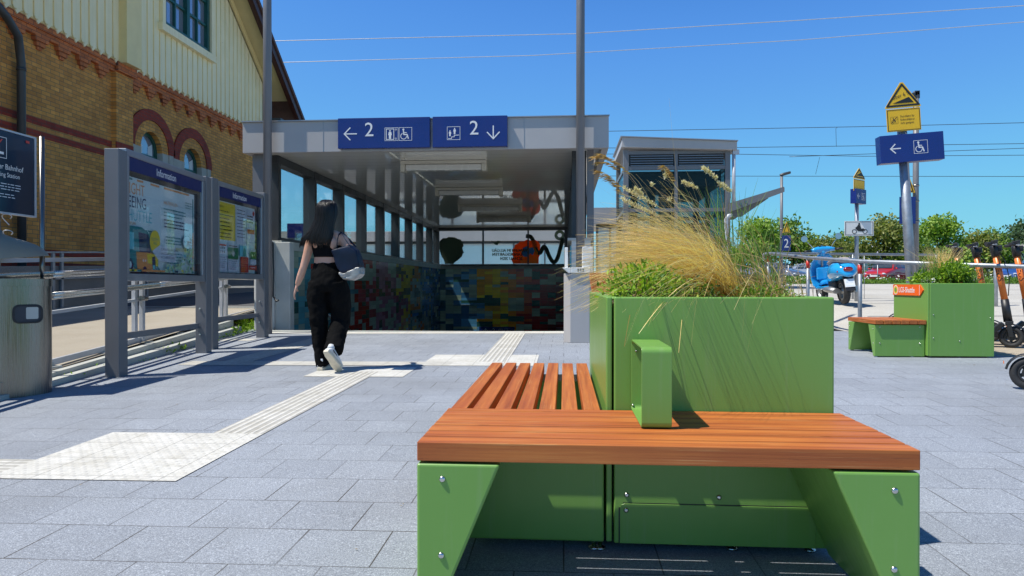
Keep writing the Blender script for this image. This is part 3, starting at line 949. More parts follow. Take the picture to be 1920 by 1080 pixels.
# pier at the head of the stairs
p = thing('stair_pier', 'pale end wall of the stairwell behind the walking woman', 'wall', (-4.6, 11, .17))
mb = MB(); mb.prism([(-4.98, .16), (-4.72, .16), (-4.70, .22), (-4.70, 1.62), (-4.98, 1.62)], 'y', 10.83, 11.155); mb.build('end_panel', 'white_wall', p, bevel=.015)
mb = MB(); mb.box(-4.695, -4.44, 10.98, 11.155, .10, 1.60); mb.build('side_panel', 'cap_conc', p, bevel=.01)
mb = MB(); mb.tube([(-4.98, 10.8, 1.98), (-4.93, 10.78, 1.9), (-4.83, 10.78, 1.72), (-4.74, 10.8, 1.64), (-4.66, 10.83, 1.58), (-4.655, 10.83, 1.1), (-4.66, 10.83, .72), (-4.60, 10.82, .64), (-4.56, 10.8, .66)], .016, 8); mb.build('cable', 'black', p)
mb = MB(); mb.prism([(-4.98, 1.64), (-4.78, 1.64), (-4.93, 1.98), (-4.98, 1.98)], 'y', 10.84, 10.90); mb.build('bracket', 'frame_dark', p)
# handrails
def handrail(x, y0, lab, inner):
    h = thing('handrail', lab, 'handrail', (x, y0, .2))
    s = 1 if inner > 0 else -1
    zt = plane_z(x, y0)
    mb = MB()
    mb.tube([(x, y0 + .02, zt + .62), (x, y0 - .06, zt + .66), (x, y0 - .07, zt + .80), (x, y0, zt + .86), (x, y0 + .1, zt + .86), (x, y0 + 9.6, zt + .86 - 5.05)], .021, 10)
    mb.build('top_rail', 'steel_h', h)
    mb = MB()
    mb.tube([(x, y0, zt + .60), (x, y0 + 9.6, zt + .60 - 5.05)], .021, 10)
    mb.build('lower_rail', 'steel_h', h)
    mb = MB()
    for k in range(5):
        yy = y0 + .35 + k * 2.2; zz = zt + .8 - .526 * (yy - y0 - .1)
        mb.tube([(x, yy, zz), (x - s * .08, yy, zz - .02)], .01, 8)
    mb.build('bracket', 'steel', h)
handrail(-4.28, 11.55, 'stainless handrail loop beside the pale stairwell pier on the left', 1)
handrail(.03, 11.2, 'stainless handrail on the right side of the stairwell beside the grey column', -1)
# lamps
for k, (y, L) in enumerate(((11.95, 1.5), (15.3, 1.5), (18.6, 1.72), (21.9, 1.72))):
    xc = (-2.08, -2.1, -1.98, -1.9)[k]
    lab = ['fluorescent ceiling lamp nearest the front of the canopy', 'second fluorescent ceiling lamp from the front of the canopy', 'third fluorescent ceiling lamp from the front of the canopy', 'rearmost fluorescent ceiling lamp by the end window of the canopy'][k]
    t = thing('ceiling_lamp', lab, 'ceiling lamp', (xc, y, 3.05), 0, 'ceiling lamps under the canopy')
    mb = MB(); mb.box(xc - L / 2, xc + L / 2, y - .10, y + .10, 3.0, 3.055); mb.box(xc - L / 2, xc - L / 2 + .08, y - .09, y + .09, 2.87, 2.999); mb.box(xc + L / 2 - .08, xc + L / 2, y - .09, y + .09, 2.87, 2.999)
    mb.build('housing', 'lamp_body', t, bevel=.006)
    mb = MB(); mb.box(xc - L / 2 + .082, xc + L / 2 - .082, y - .075, y + .075, 2.89, 2.998); mb.build('diffuser', 'lamp_tube', t, bevel=.02)
# poles
def pole(x, y, lab, r=.063):
    t = tag(MB().tube([(x, y, plane_z(x, y)), (x, y, 9.5)], r, 24).build('flag_pole', 'grey_metal'), lab, 'pole')
pole(-4.52, 10.31, 'tall dark grey pole in front of the left end of the canopy')
pole(.245, 10.31, 'tall dark grey pole in front of the right end of the canopy')
# ---------------------------------------------------------------- direction signs
def arrow(mb, cx, cz, s, y, d, w=.017):
    def seg(a, b):
        a = Vector((cx + a[0] * s, 0, cz + a[1] * s)); b = Vector((cx + b[0] * s, 0, cz + b[1] * s))
        dd = (b - a).normalized(); n = Vector((dd.z, 0, -dd.x)) * w / 2
        mb.add([(p.x, y, p.z) for p in (a - n, b - n, b + n, a + n)], [(0, 1, 2, 3)])
    if d == 'left':
        seg((-.9, 0), (1, 0)); y -= .0006; seg((-1.02, -.06), (-.02, .95)); y -= .0006; seg((-1.02, .06), (-.02, -.95))
    elif d == 'down':
        seg((0, 1), (0, -.9)); y -= .0006; seg((-.95, .05), (.05, -1.02)); y -= .0006; seg((.95, .05), (-.05, -1.02))
    else:
        seg((0, -1), (0, .9)); y -= .0006; seg((-.95, -.05), (.05, 1.02)); y -= .0006; seg((.95, -.05), (-.05, 1.02))
def polyd(mb, pts, y): mb.add([(p[0], y, p[1]) for p in pts], [tuple(range(len(pts)))])
def disc(mb, cx, cz, r, y, n=14): polyd(mb, [(cx + r * math.cos(2 * math.pi * k / n), cz + r * math.sin(2 * math.pi * k / n)) for k in range(n)], y)
def arc(mb, cx, cz, r, w, a0, a1, y, n=16):
    for k in range(n):
        t0 = a0 + (a1 - a0) * k / n; t1 = a0 + (a1 - a0) * (k + 1) / n
        polyd(mb, [(cx + (r - w) * math.cos(t0), cz + (r - w) * math.sin(t0)), (cx + r * math.cos(t0), cz + r * math.sin(t0)), (cx + r * math.cos(t1), cz + r * math.sin(t1)), (cx + (r - w) * math.cos(t1), cz + (r - w) * math.sin(t1))], y)
def stroke(mb, pts, w, y):
    for i, (a, b) in enumerate(zip(pts, pts[1:])):
        a = Vector((a[0], 0, a[1])); b = Vector((b[0], 0, b[1])); d = (b - a).normalized(); n = Vector((d.z, 0, -d.x)) * w / 2
        a = a - d * w * .3; b = b + d * w * .3
        mb.add([(p.x, y - i * .0001, p.z) for p in (a - n, b - n, b + n, a + n)], [(0, 1, 2, 3)])
def frame(mb, x0, x1, z0, z1, w, y):
    for q in ((x0, x1, z0, z0 + w), (x0, x1, z1 - w, z1), (x0, x0 + w, z0 + w, z1 - w), (x1 - w, x1, z0 + w, z1 - w)):
        polyd(mb, [(q[0], q[2]), (q[1], q[2]), (q[1], q[3]), (q[0], q[3])], y)
def wheelchair(mb, x, z, s, y):   # inside a square of side s with lower-left corner x,z
    disc(mb, x + .34 * s, z + .84 * s, .075 * s, y)
    stroke(mb, [(x + .34 * s, z + .74 * s), (x + .38 * s, z + .46 * s), (x + .62 * s, z + .46 * s), (x + .72 * s, z + .16 * s)], .085 * s, y)
    stroke(mb, [(x + .36 * s, z + .62 * s), (x + .58 * s, z + .60 * s)], .055 * s, y - .0006)
    arc(mb, x + .36 * s, z + .34 * s, .25 * s, .05 * s, math.pi * .62, math.pi * 2.0, y - .0009)
def person_icon(mb, x, z, s, y):
    disc(mb, x, z + .86 * s, .09 * s, y); polyd(mb, [(x - .14 * s, z + .74 * s), (x - .2 * s, z + .40 * s), (x - .13 * s, z + .40 * s), (x - .12 * s, z), (x + .12 * s, z), (x + .13 * s, z + .40 * s), (x + .2 * s, z + .40 * s), (x + .14 * s, z + .74 * s)], y)
SY = 10.36
def dsign(x0, x1, lab):
    t = thing('direction_sign', lab, 'sign', ((x0 + x1) / 2, SY + .04, 2.98))
    mb = MB(); mb.box(x0, x1, SY, SY + .085, 2.985, 3.445); mb.build('panel', 'navy_sign', t, bevel=.004)
    return t
y = SY - .003
t = dsign(-3.437, -2.02, 'navy sign with left arrow, figure 2, lift and wheelchair symbols')
mb = MB(); arrow(mb, -3.24, 3.205, .10, y, 'left'); mb.text('2', .30, (-2.955, y, 3.165), (1, 0, 0), (0, 0, 1), 0, 'C')
s = .20; x = -2.705; z = 3.09
frame(mb, x - .005, x + s + .005, z, z + s, .006, y); frame(mb, x + .015, x + .14, z + .016, z + s - .016, .01, y); person_icon(mb, x + .077, z + .03, .14, y)
arrow(mb, x + .168, z + .165, .018, y, 'up', .005); arrow(mb, x + .168, z + .035, .018, y, 'down', .005)
x = -2.49; frame(mb, x, x + s, z, z + s, .006, y); wheelchair(mb, x, z, s, y)
mb.build('lettering', 'white_sign', t)
t = dsign(-1.975, -.845, 'navy sign with stairs symbol, figure 2 and down arrow')
mb = MB(); x = -1.755; frame(mb, x, x + s, z, z + s, .006, y); person_icon(mb, x + .045, z + .055, .095, y); person_icon(mb, x + .115, z + .085, .10, y)
stroke(mb, [(x + .02, z + .02), (x + .07, z + .02), (x + .07, z + .045), (x + .11, z + .045), (x + .11, z + .07), (x + .15, z + .07), (x + .18, z + .07)], .009, y)
mb.text('2', .30, (-1.35, y, 3.165), (1, 0, 0), (0, 0, 1), 0, 'C'); arrow(mb, -1.055, 3.195, .10, y, 'down')
mb.build('lettering', 'white_sign', t)
t = thing('underpass_sign', 'dark navy sign with arrow and 2 low on the rear tiled wall', 'sign', (-2.7, 26.1, -.9))
mb = MB(); mb.box(-3.2, -1.85, 26.10, 26.19, -1.0, -.70); mb.build('panel', 'navy_sign', t)
mb = MB(); arrow(mb, -2.95, -.84, .08, 26.096, 'up', .02); mb.text('2', .22, (-2.65, 26.096, -.90), (1, 0, 0), (0, 0, 1), 0, 'C'); frame(mb, -2.45, -2.3, -.92, -.77, .01, 26.096); frame(mb, -2.25, -2.1, -.92, -.77, .01, 26.096)
mb.build('lettering', 'white_sign', t)
# ---------------------------------------------------------------- stickers on the rear window
M['stick_dark'] = mk_film('dark_green_film', (.10, .13, .09))
M['stick_orange'] = mk_film('orange_film', (.95, .42, .03))
M['stick_red'] = mk_film('red_film', (.95, .17, .02))
M['stick_blue'] = mk_film('blue_film', (.10, .42, .85))
SYW = 26.135
def flat_shape(pts, y0=SYW): return MB().prism([(x, z) for x, z in pts], 'y', y0 - .002, y0)
HEAD = [(-4.759, 2.416), (-4.771, 2.519), (-4.684, 2.587), (-4.586, 2.673), (-4.453, 2.672), (-4.367, 2.717), (-4.136, 2.699), (-4.021, 2.641), (-3.906, 2.612), (-3.809, 2.469), (-3.797, 2.355), (-3.849, 2.31), (-3.826, 2.213), (-3.774, 2.116), (-3.826, 2.082), (-3.849, 1.985), (-3.964, 1.871), (-4.137, 1.741), (-4.194, 1.69), (-4.511, 1.69), (-4.552, 1.844), (-4.627, 1.959), (-4.684, 2.102), (-4.736, 2.245)]
tag(flat_shape([(max(x, -4.725), z) for x, z in HEAD]).build('window_sticker', 'stick_dark'), 'dark green head silhouette sticker on the rear canopy window', 'sticker')
t = thing('window_sticker', 'orange and red head shaped sticker on the rear canopy window', 'sticker', (-1.3, SYW, 1.7))
flat_shape([(-1.917, 2.121), (-1.934, 2.234), (-1.849, 2.319), (-1.849, 2.404), (-1.724, 2.449), (-1.65, 2.528), (-1.508, 2.527), (-1.395, 2.6), (-1.225, 2.56), (-1.055, 2.582), (-0.942, 2.502), (-0.875, 2.4), (-0.886, 2.259), (-0.829, 2.117), (-0.908, 2.004), (-0.942, 1.92), (-0.942, 1.69), (-1.906, 1.69), (-1.974, 1.838), (-1.906, 1.951), (-1.951, 2.036)]).build('hair_shape', 'stick_red', t)
flat_shape([(-1.679, 2.007), (-1.565, 2.261), (-1.338, 2.345), (-1.084, 2.288), (-0.971, 2.118), (-0.987, 1.892), (-0.999, 1.695), (-1.622, 1.695)], SYW - .003).build('face_shape', 'stick_orange', t)
flat_shape([(-1.611, 2.092), (-1.52, 2.20), (-1.554, 2.278), (-1.395, 2.357), (-1.28, 2.27), (-1.169, 2.316), (-1.101, 2.175), (-1.169, 2.005), (-1.26, 2.08), (-1.338, 1.95), (-1.508, 1.961)], SYW - .006).build('blue_shape', 'stick_blue', t)
mb = MB()
Q = [(-1.384, 2.73), (-1.254, 2.707), (-1.157, 2.571), (-1.084, 2.344), (-1.01, 2.146), (-0.886, 2.106), (-0.762, 2.315), (-0.66, 2.241), (-0.558, 2.003), (-0.434, 1.789), (-0.321, 1.777), (-0.22, 1.946), (-0.125, 2.284), (-0.068, 2.509), (-.05, 2.62)]
# smooth it
C = []
for i in range(len(Q) - 1):
    p0 = Vector(Q[max(i - 1, 0)]); p1 = Vector(Q[i]); p2 = Vector(Q[i + 1]); p3 = Vector(Q[min(i + 2, len(Q) - 1)])
    for k in range(6):
        u = k / 6
        C.append(.5 * ((2 * p1) + (p2 - p0) * u + (2 * p0 - 5 * p1 + 4 * p2 - p3) * u * u + (3 * p1 - p0 - 3 * p2 + p3) * u ** 3))
stroke(mb, [(p.x, p.y) for p in C], .15, SYW)
arc(mb, -.155, 2.76, .195, .115, 0, 2 * math.pi, SYW, 24)
tag(mb.build('window_sticker', 'stick_dark'), 'dark looping squiggle sticker on the right of the rear canopy window', 'sticker')
mb = MB()
for body, z, sz in (('WANGEN IM ALLGÄU', 2.14, .155), ('LANDESGARTEN', 1.99, .165), ('SCHAU 2024', 1.83, .165)):
    mb.text(body, sz, (-1.30 if z > 2.1 else -1.55, SYW - .012, z), (-1, 0, 0), (0, 0, 1), 0, 'L', .92)
    for q_ in (.009, .018): mb.text(body, sz, (-1.30 - q_ if z > 2.1 else -1.55 - q_, SYW - .012 - q_ * .05, z + .004), (-1, 0, 0), (0, 0, 1), 0, 'L', .92)
tag(mb.build('window_lettering', 'stick_dark'), 'mirrored garden show lettering on the rear canopy window', 'sticker')
mb = MB()
mb.prism([(-2.74, 2.58), (-2.646, 2.51), (-2.578, 2.487), (-2.504, 2.566), (-2.38, 2.55), (-2.46, 2.463), (-2.50, 2.395), (-2.578, 2.407), (-2.646, 2.453)], 'y', SYW - .002, SYW)
tag(mb.build('window_sticker', 'stick_dark'), 'small dark bird sticker on the middle of the rear canopy window', 'sticker')
# ---------------------------------------------------------------- foreground planter and bench
M['soil'] = plain('dry_soil', (.07, .05, .03), .9, 0, .4, 30, .6)
def bolt(parent, p, n=(0, -1, 0), r=.0085):
    p = Vector(p); n = Vector(n)
    mb = MB(); mb.loft([p, p + n * .002, p + n * .0045, p + n * .006], [r, r, r * .75, r * .42], 12)
    mb.loft([p + n * .0062, p + n * .0045], [r * .38, r * .30], 6)
    mb.build('bolt', 'bolt', parent)
P0 = thing('planter', 'large green metal planter with windblown golden grass behind the slatted seat', 'planter', (.51, 3.0, .05))
ZT = .874
mb = MB(); mb.box(.163, .857, 2.27, 2.286, .072, ZT); mb.box(.163, .857, 2.286, 2.315, ZT - .012, ZT - .0005)
mb.build('front_panel', 'green', P0, bevel=.007, seg=3)
mb = MB(); mb.box(.138, .157, 2.274, 3.72, .075, ZT); mb.box(.157, .186, 2.30, 3.70, ZT - .012, ZT - .002)
mb.build('side_panel', 'green', P0, bevel=.007, seg=3)
mb = MB(); mb.box(.841, .856, 2.287, 3.72, .075, ZT); mb.build('side_panel', 'green', P0, bevel=.005)
mb = MB(); mb.box(.158, .84, 3.705, 3.72, .075, ZT); mb.build('rear_panel', 'green', P0, bevel=.005)
mb = MB(); mb.box(.172, .838, 2.32, 3.70, .3, .835); mb.build('soil', 'soil', P0)
mb = MB()
mb.prism([(.182, .074), (.80, .074), (.80, .203), (.197, .203), (.187, .199), (.182, .188)], 'y', 2.2675, 2.2699); mb.build('access_panel', 'green', P0, bevel=.001, seg=1)
mb = MB(); mb.box(.178, .182, 2.2688, 2.27, .074, .19); mb.box(.192, .80, 2.2688, 2.27, .2035, .2062); mb.build('access_panel_joint', 'black', P0)
for q in ((.204, 2.27, .231), (.498, 2.27, .230), (.202, 2.2675, .182), (.80, 2.27, .225)): bolt(P0, q)
mb = MB(); mb.cyl((.09, 2.27, .338), (.09, 2.2695, .338), .004, 10); 
for x, y in ((.12, 2.3), (.55, 2.32), (.80, 2.32), (.2, 3.66), (.8, 3.66)):
    mb = MB(); mb.tube([(x, y, plane_z(x, y) + .001), (x, y, plane_z(x, y) + .008), (x, y, plane_z(x, y) + .009), (x, y, .08)], [.018, .018, .006, .006], 12); mb.build('adjustable_foot', 'bolt', P0)

B0 = thing('slatted_bench', 'low corner bench with reddish brown wooden slats on green angled legs', 'bench', (.2, 2.2, .04))
rs = random.Random(4)
for i in range(7):
    y0 = 1.768 + i * .0755 + (.0035 if i == 6 else 0)
    mb = MB(); mb.box(-.378 + rs.uniform(-.001, .001), .873, y0, (y0 + .0665) if i < 6 else 2.262, .458 if i == 0 else .470, .508 + rs.uniform(-.0008, .0008)); mb.build('slat', 'wood_x', B0, bevel=.0025)
for i in range(7):
    x0 = -.370 + i * .0725
    mb = MB(); mb.box(x0, x0 + .053, 2.262, 3.585 + rs.uniform(-.004, .004), .458, .508 + rs.uniform(-.0008, .0008)); mb.build('slat', 'wood_y', B0, bevel=.0025)
mb = MB(); mb.prism([(-.379, .052), (-.329, .052), (-.163, .452), (-.379, .452)], 'y', 1.766, 2.262); mb.build('leg', 'green', B0, bevel=.007, seg=3)
mb = MB(); mb.prism([(.873, .055), (.838, .055), (.664, .452), (.873, .452)], 'y', 1.766, 2.262); mb.build('leg', 'green', B0, bevel=.007, seg=3)
mb = MB(); mb.box(-.384, .131, 2.27, 2.50, .075, .452); mb.build('end_box', 'green', B0, bevel=.007, seg=3)
mb = MB(); mb.box(-.384, .131, 3.34, 3.58, .09, .452); mb.build('end_box', 'green', B0, bevel=.007, seg=3)
for (x0, x1) in ((-.36, -.2), (.70, .87)):
    mb = MB(); mb.box(x0, x1, 1.82, 2.25, .4525, .4575); mb.build('spacer', 'black', B0)
for q in ((-.312, 1.766, .413), (-.315, 1.766, .216), (.811, 1.766, .408), (.810, 1.766, .214)): bolt(B0, q)
for x, y in ((-.36, 1.83), (.87, 1.83), (-.30, 2.4), (.10, 2.3), (-.3, 3.5), (.1, 3.5)):
    mb = MB(); mb.tube([(x, y, plane_z(x, y) + .001), (x, y, plane_z(x, y) + .008), (x, y, plane_z(x, y) + .009), (x, y, .08)], [.018, .018, .006, .006], 12); mb.build('adjustable_foot', 'bolt', B0)
# bent sheet armrest: a rounded loop in the YZ plane
def loop(y0, y1, z0, z1, r):
    L = []
    for (cy, cz, a0) in ((y1 - r, z1 - r, 0), (y0 + r, z1 - r, 90), (y0 + r, z0 + r, 180), (y1 - r, z0 + r, 270)):
        for k in range(7):
            a = R(a0 + 90 * k / 6); L.append((cy + r * math.cos(a), cz + r * math.sin(a)))
    return L
o_ = loop(1.965, 2.262, .5105, .738, .016); i_ = loop(1.970, 2.257, .5155, .733, .012)
mb = MB(); n = len(o_); X0, X1 = .218, .302
V = [(X0, *p) for p in o_] + [(X1, *p) for p in o_] + [(X0, *p) for p in i_] + [(X1, *p) for p in i_]
F = []
for k in range(n):
    j = (k + 1) % n
    F += [(k, j, n + j, n + k), (2 * n + k, 3 * n + k, 3 * n + j, 2 * n + j), (k, 2 * n + k, 2 * n + j, j), (n + k, n + j, 3 * n + j, 3 * n + k)]
mb.add(V, F)
ar = mb.build('armrest', 'green', B0, bevel=.001, seg=2, ang=60)
bolt(B0, (.232, 2.256, .70), r=.004); bolt(B0, (.222, 2.256, .526), r=.004)

# reclined seat behind the planter, only its slat ends show
t = thing('reclined_bench', 'reddish brown slat ends of a reclined seat behind the big planter', 'bench', (.45, 4.1, .08))
for i in range(5):
    y0 = 3.82 + i * .115; z0 = .868 + i * .028
    mb = MB(); mb.box(.16, .42, y0, y0 + .085, z0 - .04, z0 + .006); mb.build('slat', 'wood_x', t, bevel=.002)
for x in (.2, .36):
    mb = MB(); mb.prism([(3.80, .09), (4.30, .09), (4.42, .93), (3.80, .825)], 'x', x, x + .03); mb.build('side_frame', 'green', t, bevel=.004)

# ---------------------------------------------------------------- planter group on the right
P1 = thing('planter', 'green cube planter on the right with orange shuttle sign and mixed plants', 'planter', (4.07, 7.8, .16))
mb = MB(); mb.box(3.765, 4.401, 7.45, 7.466, .172, .925); mb.build('front_panel', 'green', P1, bevel=.007, seg=3)
mb = MB(); mb.box(3.748, 3.7635, 7.455, 8.20, .174, .927); mb.build('side_panel', 'green', P1, bevel=.006, seg=3)
mb = MB(); mb.box(4.386, 4.40, 7.467, 8.2, .174, .924); mb.build('side_panel', 'green', P1, bevel=.005)
mb = MB(); mb.box(3.765, 4.385, 8.185, 8.2, .174, .924); mb.build('rear_panel', 'green', P1, bevel=.005)
mb = MB(); mb.box(3.766, 4.384, 7.468, 8.184, .4, .885); mb.build('soil', 'soil', P1)
for q in ((3.80, 7.45, .60), (3.80, 7.45, .36), (4.36, 7.45, .57), (4.06, 7.45, .33)): bolt(P1, q, r=.006)
for x, y in ((3.79, 7.5), (4.08, 7.5), (4.36, 7.5), (4.3, 8.1)):
    mb = MB(); mb.tube([(x, y, plane_z(x, y) + .001), (x, y, plane_z(x, y) + .01), (x, y, plane_z(x, y) + .011), (x, y, .18)], [.018, .018, .006, .006], 10); mb.build('adjustable_foot', 'bolt', P1)
B1 = thing('slatted_bench', 'small wooden slatted bench on green boxes left of the right planter', 'bench', (3.5, 7.8, .16))
for i in range(6):
    x0 = 3.232 + i * .086
    mb = MB(); mb.box(x0, x0 + .080, 7.47, 8.17, .500, .542 + rs.uniform(-.001, .001)); mb.build('slat', 'wood_y', B1, bevel=.002)
mb = MB(); mb.prism([(7.50, .163), (7.54, .163), (7.66, .494), (7.50, .494)], 'x', 3.238, 3.742); mb.build('leg', 'green', B1, bevel=.006, seg=2)
mb = MB(); mb.prism([(8.14, .175), (8.10, .175), (7.98, .494), (8.14, .494)], 'x', 3.225, 3.742); mb.build('leg', 'green', B1, bevel=.006, seg=2)
mb = MB(); mb.box(3.60, 3.742, 7.58, 8.05, .18, .494); mb.build('end_box', 'green', B1, bevel=.004)
for x in (3.29, 3.69):
    for z in (.47, .30): bolt(B1, (x, 7.50, z), r=.007)
for y in (7.53, 8.06):
    for z in (.45, .30): bolt(B1, (3.238 if y < 8 else 3.225, y if y < 8 else 8.10, z), n=(-1, 0, 0), r=.006)
for x, y in ((3.26, 7.52), (3.62, 7.52), (3.26, 8.12)):
    mb = MB(); mb.tube([(x, y, plane_z(x, y) + .001), (x, y, plane_z(x, y) + .01), (x, y, plane_z(x, y) + .011), (x, y, .18)], [.018, .018, .006, .006], 10); mb.build('adjustable_foot', 'bolt', B1)
M['orange_sign'] = plain('orange_sign_film', (.85, .13, .01), .4, 0, .03, 4)
S = thing('shuttle_sign', 'orange arrow shaped shuttle sign on the left side of the right planter', 'sign', (3.74, 7.9, .85))
mb = MB(); mb.prism([(8.19, .795), (7.60, .795), (7.53, .855), (7.60, .912), (8.19, .912)], 'x', 3.736, 3.746); mb.build('panel', 'orange_sign', S)
mb = MB(); mb.text('LGS-Shuttle', .085, (3.7345, 8.055, .826), (0, -1, 0), (0, 0, 1), 0, 'L', .86); mb.text('LGS-Shuttle', .085, (3.7343, 8.052, .826), (0, -1, 0), (0, 0, 1), 0, 'L', .86)
mb.box(3.7352, 3.736, 7.60, 7.605, .80, .908)
mb.cyl((3.7355, 8.125, .853), (3.7358, 8.125, .853), .052, 24); mb.build('lettering', 'white_sign', S)
mb = MB(); mb.cyl((3.7345, 8.125, .853), (3.7350, 8.125, .853), .044, 24); mb.build('emblem', 'yellow_sign', S)
mb = MB(); mb.cyl((3.7337, 8.125, .853), (3.7340, 8.125, .853), .026, 20); mb.build('emblem_core', 'green', S)

# ---------------------------------------------------------------- service column in front of the canopy
t = thing('service_column', 'grey bevelled column with white U-shaped top by the stair opening', 'column', (.17, 9.1, .16))
mb = MB(); mb.prism([(.0, 9.06), (.085, 8.96), (.33, 8.96), (.36, 9.0), (.36, 9.3), (0, 9.3)], 'z', .161, 1.055); mb.build('housing', 'fascia', t, bevel=.004)
mb = MB()
mb.box(.09, .34, 8.93, 9.25, 1.06, 1.13); mb.prism([(-.02, 1.13), (.088, 1.13), (.088, 1.06), (.06, 1.06)], 'y', 8.94, 9.24)
mb.box(.012, .055, 9.15, 9.25, 1.131, 1.40); mb.box(.24, .375, 8.99, 9.25, 1.131, 1.40); mb.box(.341, .375, 8.99, 9.25, 1.06, 1.129)
mb.build('head', 'white_paint', t, bevel=.006)
mb = MB()
for i in range(3):
    for j in range(2): mb.box(.175 + i * .032, .193 + i * .032, 8.926, 8.9295, 1.08 + j * .022, 1.092 + j * .022)
mb.build('indicator', 'black', t)
mb = MB(); mb.prism([(-.10, 1.15), (-.03, 1.15), (-.03, 1.25)], 'y', 9.14, 9.24); 
# ---------------------------------------------------------------- information boards
M['poster_white'] = plain('poster_paper', (.72, .86, .88), .35, 0, .06, 5)
M['poster_teal'] = plain('poster_teal', (.03, .26, .28), .35, 0, .05, 5)
M['poster_navy'] = plain('poster_navy', (.012, .02, .11), .35, 0, .05, 5)
M['poster_orange'] = plain('poster_orange', (.85, .36, .12), .35, 0, .05, 5)
M['poster_cyan'] = plain('poster_cyan', (.16, .60, .68), .35, 0, .05, 5)
M['poster_yellow'] = plain('poster_yellow', (.90, .68, .04), .35, 0, .05, 5)
M['poster_green'] = plain('poster_green', (.02, .19, .06), .35, 0, .05, 5)
M['poster_pale'] = plain('poster_pale_green', (.48, .70, .42), .35, 0, .25, 20)
M['poster_red'] = plain('poster_red', (.60, .05, .03), .35, 0, .05, 5)
M['poster_grey'] = plain('poster_grey', (.66, .72, .80), .35, 0, .08, 5)
M['backing'] = plain('case_backing', (.03, .035, .05), .5, 0, .05, 5)
PM = ['poster_white', 'poster_teal', 'poster_navy', 'poster_orange', 'poster_cyan', 'poster_yellow', 'poster_green', 'poster_pale', 'poster_red', 'poster_grey', 'black_sign', 'white_sign']
class Plate:
    """flat prints on a vertical plane: u along the board, v up"""
    def __init__(s, o, ud):
        s.o = Vector(o); s.u = Vector(ud).normalized(); s.n = s.u.cross(Vector((0, 0, 1)))
        s.mb = MB(); s.d = 0
    def mat(s, name): s.mb.cur = PM.index(name); return s
    def P(s, u, v, d=0): return s.o + s.u * u + Vector((0, 0, v)) + s.n * d
    def rect(s, m, u0, u1, v0, v1, d=None):
        s.d += .00012; s.mat(m); dd = s.d if d is None else d
        s.mb.add([s.P(u0, v0, dd), s.P(u1, v0, dd), s.P(u1, v1, dd), s.P(u0, v1, dd)], [(0, 1, 2, 3)])
    def poly(s, m, pts):
        s.d += .00012; s.mat(m); s.mb.add([s.P(a, b, s.d) for a, b in pts], [tuple(range(len(pts)))])
    def disc(s, m, u, v, ru, rv=None, n=24):
        rv = rv or ru; s.poly(m, [(u + ru * math.cos(2 * math.pi * k / n), v + rv * math.sin(2 * math.pi * k / n)) for k in range(n)])
    def text(s, m, body, u, v, size, al='L', sx=.9):
        s.d += .00012; s.mat(m); s.mb.text(body, size, s.P(u, v, s.d), s.u, (0, 0, 1), 0, al, sx)
    def lines(s, m, u0, u1, v, n, pitch, h, seed=1):
        r = random.Random(seed)
        for i in range(n):
            a = u0
            end = u1 - r.uniform(0, .3) * (u1 - u0)
            while a < end:
                w = r.uniform(.018, .06); s.rect(m, a, min(a + w, end), v - i * pitch, v - i * pitch + h, s.d); a += w + .010
def board(y0, x0, L, hl, hr, zb, ang, lab, prints):
    """y0,x0: near bottom corner of the glazed case; L its length"""
    ud = Vector((-math.sin(ang), math.cos(ang), 0)); n = ud.cross(Vector((0, 0, 1)))
    g = plane_z(x0, y0)
    t = thing('information_board', lab, 'notice board', (x0, y0, g))
    def box(mb, u0, u1, d0, d1, z0, z1):
        Mx = Matrix(((ud.x, n.x, 0, x0), (ud.y, n.y, 0, y0), (0, 0, 1, 0), (0, 0, 0, 1)))
        mb.box(u0, u1, d0, d1, z0, z1, M=Mx)
    for (a, b2) in ((-.15, -.005), (L + .005, L + .15)):
        mb = MB(); gz = plane_z(x0 + ud.x * a, y0 + ud.y * a); box(mb, a, b2, -.075, .055, gz - .02, hl if a < 0 else hr); mb.build('post', 'grey_metal', t, bevel=.006)
    zt = zb + 1.215
    mb = MB()
    box(mb, 0, L, -.05, .04, zb, zb + .07); box(mb, 0, L, -.05, .04, zt - .06, zt); box(mb, 0, .06, -.05, .04, zb + .07, zt - .06); box(mb, L - .06, L, -.05, .04, zb + .07, zt - .06)
    mb.build('frame', 'alu', t, bevel=.005)
    mb = MB(); box(mb, .06, L - .06, -.049, -.02, zb + .07, zt - .06); mb.build('backing', 'backing', t)
    mb = MB(); box(mb, .06, L - .06, .022, .026, zb + .07, zt - .06); mb.build('glass', 'case_glass', t)
    mb = MB(); box(mb, .0, L, -.06, -.03, .62 - .30 + plane_z(x0, y0), .68 - .30 + plane_z(x0, y0)); mb.build('cross_bar', 'grey_metal', t)
    for z in (.25, .55):
        for a in (L + .0045,):
            q = Vector((x0, y0, 0)) + ud * a - n * .02
            mb = MB(); mb.cyl((q.x, q.y, g + z), (q.x - ud.x * .012, q.y - ud.y * .012, g + z), .011, 10); mb.build('bolt', 'bolt', t)
    pl = Plate((x0, y0, zb), ud); pl.o = pl.o + pl.n * -.0185
    prints(pl, L)
    t2 = pl.mb.build('poster', [M[k] for k in PM], t)
    # header lettering on the glass
    pl = Plate((x0, y0, zb), ud); pl.o = pl.o + pl.n * .027
    pl.rect('poster_navy', .06, L - .06, 1.025, 1.155, .0002)
    pl.d = .0005
    pl.text('white_sign', 'Information', L * .47, 1.055, .105, 'C', .85)
    pl.mb.build('header', [M[k] for k in PM], t)
    return t
